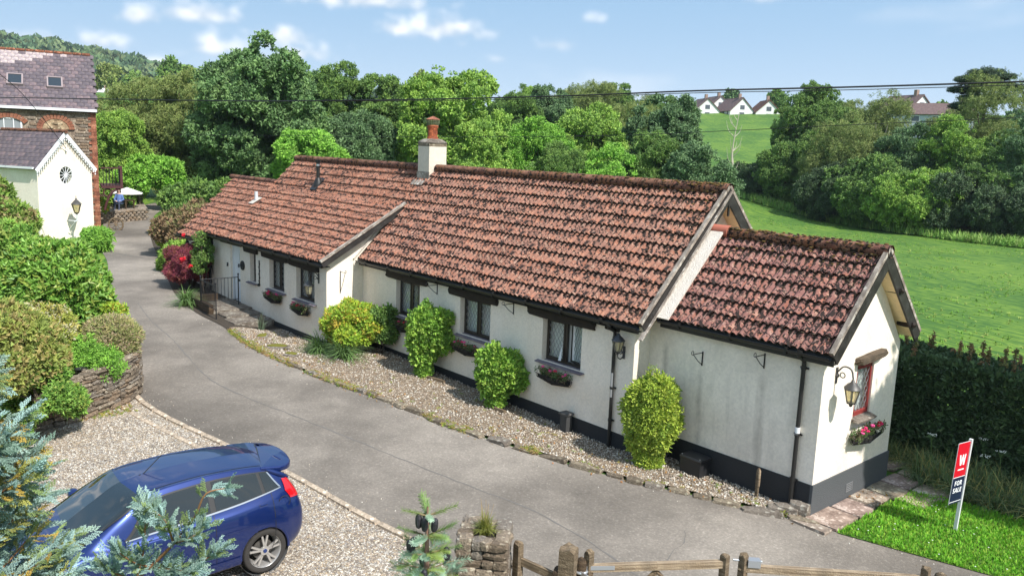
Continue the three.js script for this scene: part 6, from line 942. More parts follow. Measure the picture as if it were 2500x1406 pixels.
const treeSpots = [[-56.7, -7.0, 9.4, 6.6, "olive"], [-54.0, -8.8, 9.7, 6.4, "olive"], [-51.4, -4.0, 6.5, 3.5, "lime"], [-46.4, -11.8, 11.4, 9.2, "syc"], [-49.1, -10.5, 7.9, 4.8, "syc"], [-39.8, -11.6, 5.9, 4.7, "fresh"], [-54.9, -21.6, 11.2, 6.3, "oak"], [-51.2, -23.8, 10.2, 5.7, "oak"], [-45.3, -18.1, 7.2, 7.0, "blue"], [-41.6, -23.7, 10.8, 7.9, "lime"], [-48.2, -24.8, 9.2, 4.2, "oak"], [-37.1, -22.9, 7.1, 4.4, "lime"], [-56.5, -43.4, 11.2, 5.8, "oak"], [-62.7, -52.9, 12.2, 7.0, "blue"], [-65.7, -64.1, 13.8, 8.3, "olive"], [-73.0, -77.7, 14.2, 5.7, "oak"], [-42.4, -32.2, 7.6, 7.0, "fresh"], [-44.8, -41.1, 8.7, 8.6, "lime"], [-46.1, -48.0, 9.6, 6.8, "olive"], [-32.8, -30.5, 5.6, 5.5, "fresh"], [-35.3, -28.1, 5.4, 5.5, "oak"], [-34.8, -39.3, 10.0, 6.2, "blue"], [-31.6, -34.1, 6.8, 5.4, "oak"], [-27.9, -34.5, 6.1, 5.8, "blue"], [-53.6, -88.2, 13.7, 4.2, "oak"], [-45.7, -81.2, 13.5, 9.0, "oak"], [-49.7, -78.4, 4.8, 8.5, "hedge"], [-45.2, -77.5, 8.3, 9.3, "oak"], [-37.9, -74.7, 9.6, 8.8, "olive"], [-41.2, -89.1, 13.9, 7.7, "olive"], [-37.1, -71.6, 4.3, 8.5, "hedge"], [-32.4, -70.6, 5.4, 9.7, "oak"], [-30.8, -73.6, 9.1, 7.4, "blue"], [-28.1, -70.1, 4.7, 10.4, "lime"], [-27.0, -73.7, 9.6, 7.3, "lime"], [-25.8, -80.1, 14.7, 10.3, "olive"], [-22.1, -73.6, 8.4, 9.6, "oak"], [-23.6, -70.2, 4.6, 9.3, "hedge"], [-20.2, -73.5, 9.6, 7.6, "blue"], [-17.7, -69.9, 3.4, 7.2, "hedge"]].concat([[-77.1, -59.3, 12.2, 6, 'oak'], [-78.7, -65.1, 13.2, 7, 'lime'], [-78.8, -72.2, 14.2, 8, 'olive'], [-72, -67.7, 13, 6, 'oak'], [-69.9, -77.7, 13, 6, 'olive'], [-71.7, -85.4, 13, 6, 'oak'], [-67.2, -82.5, 12.4, 6, 'blue'], [-77.6, -80.3, 15, 7, 'oak'], [-57.4, -112.3, 14.2, 7, 'olive'], [-63.2, -120.6, 15.2, 7, 'oak'], [-37.3, -99.5, 12.4, 7, 'olive'], [-84, -55, 11.6, 7, 'blue']]);
// ---------------------------------------------------------------- trees behind the cottage and across the meadow
{
  const words = { olive: ['feathery olive green tree', 'olive'], syc: ['broad grey green sycamore', 'syc'], lime: ['light yellow green tree', 'lime'], fresh: ['bright fresh green tree', 'fresh'], oak: ['mid green oak', 'oak'], blue: ['dark bluish green tree', 'blue'], hedge: ['low dark hedgerow tree', 'hedge'] };
  const where = (x, z) => x < -50 && z > -12 ? 'behind the mill garden' : z > -15 && x < -38 ? 'behind the far end of the cottage' : z > -27 ? 'behind the chimney' : z > -50 && x < -30 ? 'behind the main ridge of the cottage' : x < -40 ? 'by the dead birch at the meadow edge' : x < -27 ? 'along the far side of the meadow' : 'behind the annex hedge side of the meadow';
  const limb = (R, base, tops, r) => [sweep(curve([base, base.clone().add(V((R() - 0.5) * 0.4, tops[0].y * 0.35, (R() - 0.5) * 0.4)), V(base.x * 0.5 + tops[0].x * 0.5, tops[0].y * 0.8, tops[0].z * 0.5)], 8), (s) => lerp(r, r * 0.35, s), 8), ...tops.map((t) => sweep(curve([V(0, t.y * (0.3 + R() * 0.3), 0), V(t.x * 0.55, t.y * 0.75, t.z * 0.55), t], 6), (s) => lerp(r * 0.42, r * 0.08, s), 6))];
  const size = { hedge: 1.0, blue: 1.05, olive: 1.0, syc: 1.15, lime: 1.0, fresh: 1.0, oak: 1.0 };
  const rankOf = new Map(), baseLabel = ([x, z, , , k]) => `${words[k][0]} ${where(x, z)}`;
  for (const q of treeSpots) { const b = baseLabel(q); rankOf.set(b, [...(rankOf.get(b) ?? []), q]); } rankOf.forEach((l) => l.sort((a, b) => b[2] - a[2]));
  const said = (q) => { const b = baseLabel(q), l = rankOf.get(b), n = l.length, r = l.indexOf(q); if (n === 1) return b; const rank = n === 2 ? ['taller', 'shorter'][r] : r === 0 ? 'tallest' : r === n - 1 ? 'lowest' : r === 1 ? 'second tallest' : r === n - 2 ? 'second lowest' : ['third', 'fourth', 'fifth', 'sixth', 'seventh', 'eighth', 'ninth'][r - 2] + ' tallest'; return `${rank} ${b}`; };
  treeSpots.forEach((spot, i) => { const [x, z, top, w, kind] = spot;
    const R = rng(900 + i * 7), gy = H(x, z), h = top - gy, [what] = words[kind], t = thing(kind === 'hedge' ? 'hedgerow_tree' : 'broadleaf_tree', said(spot), 'tree', [x, gy, z], 0, `${what}s ${where(x, z)}`);
    const rx = w / 2, ry = h * 0.53, pts = lobed(R, [0, h * 0.54, 0], [rx, ry, rx], Math.round(60 + w * 7), clamp(w * 0.105, 0.5, 1.0), 60, size[kind] * clamp(w / 8, 0.7, 0.88), 0.22, -0.95, 0.2); for (let k = 0; k < 110; k++) { const d = rdir(R), e = 0.86 + R() * 0.1; if (d.y > -0.5) pts.push([d.x * rx * e, h * 0.54 + d.y * ry * e, d.z * rx * e, d.x, d.y + 0.6, d.z, 0.75]); }
    mesh('trunk', limb(R, V(0, -0.3, 0), pts.lobes.slice(0, 9).map((q) => q[0]), 0.16 + w * 0.018), M.bark, t);
    foliage(t, 'crown', kind === 'olive' ? TUFT.narrow : i % 2 ? TUFT.tree : TUFT.tree2, LEAF, pts, PAL[kind], 40 + i);
  });
  // stone pine crown of flat plates
  { const R = rng(1201), x = -27.6, z = -82, gy = H(x, z), h = 15.6 - gy, t = thing('pine_tree', 'dark flat topped pine standing above the trees', 'tree', [x, gy, z]); const pts = []; for (const [a, b, c, r] of [[0, -0.2, 0, 1.7], [-1.5, -0.9, 0.3, 1.4], [1.2, -0.7, 0, 1.6], [-2.1, -1.9, 0, 1.4], [0.4, -1.5, 0.6, 1.7], [2.2, -1.8, 0, 1.4], [-1.0, -2.8, 0.2, 1.3], [1.0, -3.0, 0.2, 1.4], [-2.0, -3.6, 0.2, 1.1]]) for (let i = 0; i < 300; i++) { const q = Math.sqrt(R()) * r, an = R() * TAU; pts.push([a + Math.cos(an) * q, h + b + (R() - 0.5) * 1.1 * (1 - q / r) - 0.3, c + Math.sin(an) * q, (R() - 0.5), 1, (R() - 0.5), 0.9]); } foliage(t, 'crown', TUFT.narrow, LEAF, pts, [[0.045, 0.075, 0.04], [0.06, 0.095, 0.05], [0.035, 0.06, 0.03]], 5); mesh('trunk', [sweep(curve([[0, 0, 0], [0.3, h * 0.5, 0], [0, h - 0.6, 0]], 8), (s) => lerp(0.35, 0.12, s), 8), ...[[-1.6, -1.5], [1.2, -1.2], [-2.2, -3], [2.1, -2.9]].map(([a, b]) => bar([0.1, h + b - 1.2, 0], [a, h + b - 0.2, 0], 0.08))], M.bark, t); }
  // dead birches
  const dead = (label, x, z, h, seed, lean) => { const R = rng(seed), gy = H(x, z), t = thing('dead_tree', label, 'dead tree', [x, gy, z]), bw = std({ color: lin(0.5, 0.45, 0.36) }); const tr = curve([[0, 0, 0], [lean * 0.3, h * 0.35, 0], [-lean * 0.2, h * 0.6, 0], [lean, h, 0]], 14); mesh('trunk', sweep(tr, (s) => lerp(0.16, 0.03, s), 8), bw, t); for (let k = 0; k < 14; k++) { const s = 5 + (R() * 9 | 0), p = tr[s], a = R() * TAU, l = 0.6 + R() * 1.6; mesh('branch', sweep(curve([p, p.clone().add(V(Math.cos(a) * l * 0.5, l * 0.5, Math.sin(a) * l * 0.5)), p.clone().add(V(Math.cos(a) * l * 0.7, l * 1.2, Math.sin(a) * l * 0.7))], 5), (q) => lerp(0.05, 0.012, q), 5), bw, t); } };
  dead('bare pale dead birch beside the gap in the trees', -46.9, -66.4, 10.2, 41, 0.4); dead('pale dead trunk among the meadow edge trees', -30.4, -70.2, 6.0, 42, -0.5); dead('bare twiggy grey tree below the white houses', -35.4, -76.0, 9.6, 43, 0.3);
  // tall grass fringe at the meadow edge
  { const R = rng(1300), pts = []; for (let i = 0; i < 2200; i++) { const t = R(), x = lerp(-58, -6, t) + (R() - 0.5) * 2, z = lerp(-78, -66, Math.min(1, t * 1.4)) + (R() - 0.3) * 3; pts.push([x, H(x, z) + 0.1, z, (R() - 0.5) * 0.5, 1, (R() - 0.5) * 0.5, 1.1]); } const holder = new THREE.Group(); const im = foliage(holder, 'meadow_fringe', straps(9, 0.75, 0.05, 5, 0.85), LEAF, pts, [[0.16, 0.28, 0.05], [0.12, 0.22, 0.04], [0.2, 0.27, 0.07]], 6); holder.remove(im); stuff('meadow_fringe', 'strip of taller grass where the meadow meets the trees', 'long grass', im); }
  // uneven tufts through the mown meadow
  { const R = rng(1350), pts = []; while (pts.length < 12000) { const x = -46 + R() * 54, z = -6.5 - Math.pow(R(), 1.5) * 66; if (fbm(x * 0.35, z * 0.35, 71, 3) < 0.46 + R() * 0.12) continue; pts.push([x, H(x, z) - 0.01, z, (R() - 0.5) * 0.8, 1, (R() - 0.5) * 0.8, 0.7 + R() * 0.8]); } const holder = new THREE.Group(), im = foliage(holder, 'x', straps(8, 0.13, 0.016, 51, 0.6), LEAFMATT, pts, [[0.08, 0.17, 0.02], [0.13, 0.23, 0.03], [0.2, 0.24, 0.06], [0.10, 0.20, 0.02]], 8); stuff('meadow_tufts', 'uneven grass tufts scattered through the mown meadow', 'grass', im); }
  // far woodland on the slopes and the hill
  { const R = rng(1400), pts = []; const add = (x, z, s) => pts.push([x, H(x, z) + s * 1.6, z, (R() - 0.5) * 0.3, 1, (R() - 0.5) * 0.3, s]);
    for (let i = 0; i < 5200; i++) { const x = -470 - R() * 420, z = 60 - R() * 420; if (H(x, z) < 30) { if (R() < 0.75) continue; } add(x, z, 3.0 + R() * 2.4); }
    const g = leafTuft(70, 0.9, 0.8, 2.0, 18, 0.5); const holder = new THREE.Group(), im = foliage(holder, 'far_woodland', g, LEAFMATT, pts, [[0.055, 0.095, 0.035], [0.075, 0.115, 0.045], [0.045, 0.085, 0.04], [0.09, 0.12, 0.05]], 7); holder.remove(im); stuff('far_woodland', 'dense dark woodland covering the far hill', 'woodland', im); }
  // single field trees on the slope between
  const slope = [[-170, -150], [-150, -178], [-182, -120], [-205, -96], [-230, -70], [-240, -40], [-198, -130], [-104, -190], [-92, -196], [-150, -215], [-260, -60], [-215, -110], [-128, -206], [-60, -190], [-48, -186], [-82, -206], [-112, -200], [-290, -20], [-320, -110], [-300, -80]];
  slope.forEach(([x, z], i) => { const R = rng(1500 + i), gy = H(x, z), s = x < -190 ? 2.6 + R() * 2.2 : 1.5 + R() * 1.1, t = thing('slope_tree', x < -190 ? 'small distant tree on the slope below the wooded hill' : 'small distant tree near the white houses', 'tree', [x, gy, z], 0, x < -190 ? 'distant trees below the wooded hill' : 'distant trees near the white houses'); foliage(t, 'crown', TUFT.far, LEAFMATT, lobed(R, [0, s * 1.15, 0], [s, s * 1.1, s], 18, s * 0.36, 16, 0.75), PAL[['oak', 'blue', 'olive', 'oak'][i % 4]], i); mesh('trunk', bar([0, -0.5, 0], [0, s, 0], 0.25), M.bark, t); });
  // air: a thin summer haze
  scene.fog = new THREE.FogExp2(new THREE.Color(0.62, 0.72, 0.82), 0.00015);
  // white houses on the far slope
  const hr = std({ map: TX.slate, color: lin(0.95, 0.72, 0.6) }), hw = std({ color: lin(0.74, 0.74, 0.72) }), hg = std({ color: lin(0.1, 0.11, 0.13), roughness: 0.3 });
  function house(label, x, y, z, turn, w, d, h, rise, opt = {}) {
    const t = thing('far_house', label, 'house', [x, y, z], turn); solid('wall', [box(w, h + 3, d, 0, h / 2 - 1.5, 0), plate([[-d / 2, 0], [d / 2, 0], [0, rise - 0.1]], w - 0.02).rotateY(Math.PI / 2).translate(-w / 2 + 0.01, h, 0)], opt.wall ?? hw, t);
    const rf = sub('roof', t), ln = Math.hypot(d / 2 + 0.4, rise * (1 + 0.8 / d)), an = Math.atan2(rise, d / 2); for (const s of [-1, 1]) { const g = box(w + 0.6, 0.18, ln); g.rotateX(s * an); g.translate(0, h + rise / 2 - 0.05, s * (d / 4 + 0.1)); solid('roof_slope', g, opt.roof ?? hr, rf); }
    solid('chimney', box(0.8, 1.8, 0.7, w * 0.3, h + rise + 0.3, 0), std({ color: lin(0.3, 0.2, 0.16) }), rf);
    for (const [a, b, ww, hh] of opt.win ?? [[-w * 0.28, 1.2, 1.6, 1.2], [w * 0.1, 1.2, 1.2, 1.2], [w * 0.35, 1.2, 1.0, 1.2]]) { const q = sub('window', t, [a, b, d / 2 + 0.02]); solid('window_frame', [box(ww, 0.12, 0.06, 0, hh, 0), box(ww, 0.12, 0.06, 0, 0, 0), box(0.12, hh, 0.06, -ww / 2, hh / 2, 0), box(0.12, hh, 0.06, ww / 2, hh / 2, 0)], hw, q); mesh('pane', box(ww, hh, 0.04, 0, hh / 2, 0), hg, q); }
    for (const b of [0.9, h + 0.3]) { const q = sub('gable_window', t, [w / 2 + 0.03, b, 0], Math.PI / 2); mesh('pane', box(1.3, 1.1, 0.05, 0, 0.6, 0), hg, q); } return t;
  }
  house('white gabled house at the left end of the far row', -136.5, 15.2, -182, -0.6, 9, 7, 2.6, 3.2); house('white house with brown roof and chimney left of the poplar', -129.5, 15.4, -187, -0.5, 10, 7, 2.5, 3.4); house('dark roofed house at the right end of the left far row', -123, 15.2, -192, -0.7, 8, 7, 2.5, 3.2, { roof: std({ map: TX.tileA, color: lin(0.6, 0.55, 0.5) }) }); house('hidden white house behind the hedge trees', -141, 16.5, -194, -0.55, 9, 7, 2.8, 3.2);
  house('white gabled house with reddish roof above the meadow trees', -76.5, 14.2, -174, -0.35, 9, 7, 2.8, 3.0); house('long grey bungalow with brown roof beside the pine', -66.5, 12.6, -168, 0.3, 12.5, 7, 3.0, 2.2, { wall: std({ color: lin(0.42, 0.47, 0.52) }), win: [[-4.2, 1.4, 1.6, 1.2], [-0.5, 1.3, 1.2, 1.3], [1.6, 1.3, 2.0, 1.3], [4.8, 0.4, 1.8, 2.2]] });
  house('white roofed barn far away beside the wooded hill', -286, 14.6, -62, 1.2, 16, 8, 3, 2, { roof: std({ color: lin(0.75, 0.75, 0.74) }) });
  { const t = thing('field_wall', 'pale retaining wall below the left far houses', 'wall', [-128, 15.0, -178], 0.25); for (let k = 0; k < 8; k++) solid('wall_block', box(1.95, 1.1, 0.5, -7 + k * 2, 0, 0), hw, t); }
}
// ---------------------------------------------------------------- overhead cables
{
  const wire = (label, pts, r) => { const t = thing('overhead_cable', label, 'cable'); mesh('cable_strand', sweep(curve(pts, 60), r, 6), std({ color: lin(0.012, 0.012, 0.014), roughness: 0.6 }), t); };
  wire('thick black overhead cable crossing behind the cottage roof', [[-45, 6.9, 8.9], [-36.73, 6.89, 5.88], [-29.13, 6.85, 3.07], [-21.13, 6.82, 0.1], [-15.04, 6.9, -2.15], [-9.91, 7.03, -4.05], [-6.71, 7.16, -5.24], [-3.1, 7.25, -6.58], [-0.07, 7.35, -7.7], [4, 7.5, -9.2]], 0.022);
  wire('thin twin cable running just under the thick one', [[-21, 6.80, 0.12], [-12, 6.93, -3.5], [-6.94, 7.12, -5.4], [-3.2, 7.20, -6.75], [-0.19, 7.30, -7.9], [4, 7.44, -9.5]], 0.01);
  wire('thin lower cable sagging across the treetops', [[-42.95, 5.57, -4.57], [-35.85, 5.71, -5.93], [-23.97, 5.87, -8.2], [-13.82, 6.14, -10.14], [-9.3, 6.39, -11.0], [-5.56, 6.62, -11.72], [-1.5, 6.86, -12.49], [3, 7.2, -13.4]], 0.011);
  wire('thin service cable running down to the outbuilding gable', [[-31.0, 8.4, 6.9], [-33.03, 7.71, 5.53], [-34.58, 6.94, 4.41], [-36.0, 5.0, 2.75], [-36.22, 4.72, 2.52]], 0.014);
}
// ---------------------------------------------------------------- hedge, rough verge and lawn right of the annex
{
  const R = rng(2001);
  const hedge = thing('field_hedge', 'tall dark leafy hedge between the annex and the meadow', 'hedge', [2.4, -0.5, -5.2]); const pts = [];
  for (let i = 0; i < 9500; i++) { const x = (R() - 0.5) * 11, b = 0.35 * (fbm(x * 0.9 + 5, i * 0.0001, 4, 3) - 0.5), q = R(); if (q < 0.6) { const y = R() * 2.1, bl = 0.22 * (fbm(x * 1.4, y * 1.6, 8, 3) - 0.5); pts.push([x, y, 0.55 + bl * 1.8 + b + (R() - 0.5) * 0.14, (R() - 0.5), 0.3 + R() * 0.4, 1, 1.25]); } else if (q < 0.9) pts.push([x, 2.05 + b + (R() - 0.5) * 0.2, (R() - 0.5) * 1.15, (R() - 0.5), 1, (R() - 0.5), 1.25]); else pts.push([x, R() * 2.1, -0.55 + b, (R() - 0.5), 0.3, -1, 1.25]); }
  foliage(hedge, 'leaves', TUFT.ivy, LEAF, pts, PAL.hedge, 21);
  const stemsG = []; for (let k = 0; k < 26; k++) { const x = -5.3 + k * 0.42 + (R() - 0.5) * 0.2; stemsG.push(sweep(curve([[x, -0.1, 0], [x + (R() - 0.5) * 0.3, 1, (R() - 0.5) * 0.4], [x + (R() - 0.5) * 0.5, 2, (R() - 0.5) * 0.5]], 5), (s) => lerp(0.03, 0.008, s), 5)); } mesh('stems', stemsG, M.bark, hedge);
  const sp = [], st = []; for (let k = 0; k < 70; k++) { const x = (R() - 0.5) * 10.6, z = (R() - 0.5) * 1.0, h = 0.18 + R() * 0.42, dx = (R() - 0.5) * 0.12; st.push(bar([x, 2.0, z], [x + dx, 2.05 + h, z], 0.006, 4)); for (let j = 0; j < h * 30; j++) { const t = R(); sp.push([x + dx * t, 2.08 + h * t, z, (R() - 0.5) * 2, 0.6, (R() - 0.5) * 2, 0.55]); } } mesh('shoot_stems', st, M.bark, hedge); foliage(hedge, 'top_shoots', TUFT.ivy, LEAF, sp, [[0.2, 0.14, 0.06], [0.16, 0.14, 0.05], [0.12, 0.13, 0.04], [0.24, 0.13, 0.07]], 22);
  // rough verge: long grass and cow parsley, one object since nobody could count its blades
  const vp = []; for (let i = 0; i < 1500; i++) { const x = 0.3 + R() * 6.5, z = -3.0 - R() * 1.7 - 0.25 * Math.max(0, x - 1); if (x < 1.3 && z > -3.3) continue; vp.push([x, H(x, z), z, (R() - 0.5) * 0.5, 1, (R() - 0.5) * 0.5, 0.9 + R() * 0.5]); }
  for (let i = 0; i < 260; i++) { const x = -1.2 + R() * 1.6, z = -3.9 - R() * 0.8; vp.push([x, H(x, z), z, (R() - 0.5) * 0.5, 1, (R() - 0.5) * 0.5, 0.9]); }
  { const hold = new THREE.Group(), im = foliage(hold, 'x', straps(12, 0.55, 0.014, 31, 0.7), LEAF, vp, [[0.08, 0.12, 0.04], [0.11, 0.15, 0.05], [0.06, 0.1, 0.035], [0.24, 0.22, 0.07]], 23); stuff('verge_grass', 'rough long grass growing between lawn and hedge', 'long grass', im); }
  for (let k = 0; k < 14; k++) { const x = 0.2 + R() * 4.2, z = -3.6 - R() * 0.8 - 0.15 * x, h = 0.45 + R() * 0.45, t = thing('cow_parsley', 'white flowered cow parsley stalk in the rough verge', 'wildflower', [x, H(x, z), z], R() * 6, 'cow parsley in the rough verge'); mesh('stalk', [bar([0, 0, 0], [0.05, h, 0], 0.006, 4), ...[0, 1, 2, 3, 4].map((j) => bar([0.05, h * 0.9, 0], [0.05 + Math.cos(j * 1.26) * 0.06, h + 0.05, Math.sin(j * 1.26) * 0.06], 0.003, 4))], greenMat(0.12, 0.2, 0.06, 0), t); mesh('umbel', Array.from({ length: 26 }, () => prep(new THREE.IcosahedronGeometry(0.009, 0)).translate(0.05 + (R() - 0.5) * 0.16, h + 0.055 + R() * 0.015, (R() - 0.5) * 0.16)), std({ color: lin(0.7, 0.72, 0.65) }), t); foliage(t, 'leaves', TUFT.fine, LEAF, Array.from({ length: 16 }, () => [(R() - 0.5) * 0.25, R() * h * 0.6, (R() - 0.5) * 0.25, 0, 1, 0, 0.9]), [[0.1, 0.15, 0.06], [0.13, 0.18, 0.08]], 60 + k); }
  // lawn blades and daisies
  const inLawn = (x, z) => { let ins = false; for (let k = 0, j = lawnPts.length - 1; k < lawnPts.length; j = k++) { const p = lawnPts[k], q = lawnPts[j]; if ((p[1] > z) !== (q[1] > z) && x < (q[0] - p[0]) * (z - p[1]) / (q[1] - p[1]) + p[0]) ins = !ins; } return ins; };
  const lp = []; while (lp.length < 17000) { const x = 0.5 + R() * 4.2, z = -4.4 + R() * 4.4; if (inLawn(x, z)) lp.push([x, H(x, z) + 0.02, z, (R() - 0.5) * 0.6, 1, (R() - 0.5) * 0.6, 0.7 + R() * 0.6 + 0.5 * vn(x * 3, z * 3, 2)]); }
  { const hold = new THREE.Group(), im = foliage(hold, 'x', straps(7, 0.055, 0.006, 32, 0.8), LEAF, lp, [[0.11, 0.29, 0.012], [0.14, 0.33, 0.015], [0.09, 0.24, 0.012], [0.2, 0.32, 0.03]], 24); stuff('lawn_grass', 'short bright grass blades of the small lawn', 'grass', im); }
  { const im = new THREE.InstancedMesh(new THREE.CylinderGeometry(0.011, 0.008, 0.006, 7), std({ color: lin(0.8, 0.8, 0.76) }), 46), m = new THREE.Matrix4(); for (let i = 0; i < 46; i++) { let x, z; do { x = 0.6 + R() * 3.6; z = -3.2 + R() * 2.9; } while (!inLawn(x, z)); m.makeTranslation(x, H(x, z) + 0.07, z); im.setMatrixAt(i, m); } stuff('daisies', 'scattered white daisies in the lawn', 'daisies', im); }
  // weeds and moss along the edging stones and kerb
  const wp = []; for (let i = 0; i < 2200; i++) { const x = -16.4 + R() * 16.2, z = edgeAt(x) - 0.02 + (R() - 0.62) * 0.22; if (vn(x * 1.7, 3, 9) < 0.35) continue; wp.push([x, H(x, z) + 0.02, z, (R() - 0.5), 1, (R() - 0.5), 0.35 + R() * 0.4]); }
  for (let i = 0; i < 160; i++) { const x = -16 + R() * 15.7, z = lerp(wallZ(x) + 0.3, edgeAt(x) - 0.1, R()); wp.push([x, H(x, z) + 0.05, z, 0, 1, 0, 0.3 + R() * 0.35]); }
  for (let i = 0; i < 200; i++) { const a = R() * 1.5, x = -11.6 + R() * 0.8, z = 7.3 + R() * 1.6; wp.push([x, H(x, z) + 0.01, z, (R() - 0.5), 1, (R() - 0.5), 0.5]); }
  { const hold = new THREE.Group(), im = foliage(hold, 'x', leafTuft(9, 0.1, 0.03, 0.1, 33, 0.6), LEAF, wp, [[0.19, 0.2, 0.03], [0.14, 0.19, 0.03], [0.24, 0.2, 0.05], [0.26, 0.17, 0.08]], 25); stuff('edge_weeds', 'small weeds and moss tufts along the edging stones', 'weeds', im); }
  { const im = new THREE.InstancedMesh(leafTuft(1, 0.07, 0.035, 0, 34, 0, 0.1), std({ roughness: 0.9, side: THREE.DoubleSide }), 420), m = new THREE.Matrix4(), q = new THREE.Quaternion(), c = new THREE.Color(); for (let i = 0; i < 420; i++) { const x = i < 40 ? 0.1 + R() * 0.5 : -16 + R() * 16, z = i < 40 ? -1.4 - R() * 0.8 : edgeAt(x) + (R() - 0.75) * 0.9; q.setFromEuler(new THREE.Euler(Math.PI / 2 + (R() - 0.5) * 0.6, R() * 6, R() * 6)); m.compose(V(x, H(x, z) + (i < 40 ? 0.06 : z < edgeAt(x) ? 0.07 : 0.016), z), q, V(1, 1, 1).multiplyScalar(0.5 + R() * 0.5)); im.setMatrixAt(i, m); im.setColorAt(i, c.setRGB(0.26 + R() * 0.12, 0.14 + R() * 0.05, 0.05)); } stuff('fallen_leaves', 'scattered dry brown leaves along the gravel and path', 'leaves', im); }
  // the tree beyond the picture's edge whose crown shades the hedge and the gable corner
  { const t = thing('shade_tree', 'broad leafy tree standing at the lane beyond the hedge', 'tree', [7.0, -0.55, -4.7]), Q = rng(2100), p2 = lobed(Q, [0, 7.3, 0], [3.3, 2.3, 1.75], 46, 0.85, 62, 1.0, 0.18); mesh('trunk', [sweep(curve([[0, -0.2, 0], [0.2, 3, 0], [0, 6.4, 0.1]], 8), (s) => lerp(0.28, 0.14, s), 8), ...p2.lobes.slice(0, 8).map((q) => sweep(curve([V(0.1, 4.6, 0), V(q[0].x * 0.5, 6, q[0].z * 0.5), q[0]], 6), (s) => lerp(0.12, 0.03, s), 6))], M.bark, t); foliage(t, 'crown', TUFT.tree, LEAF, p2, PAL.oak, 26); }
}
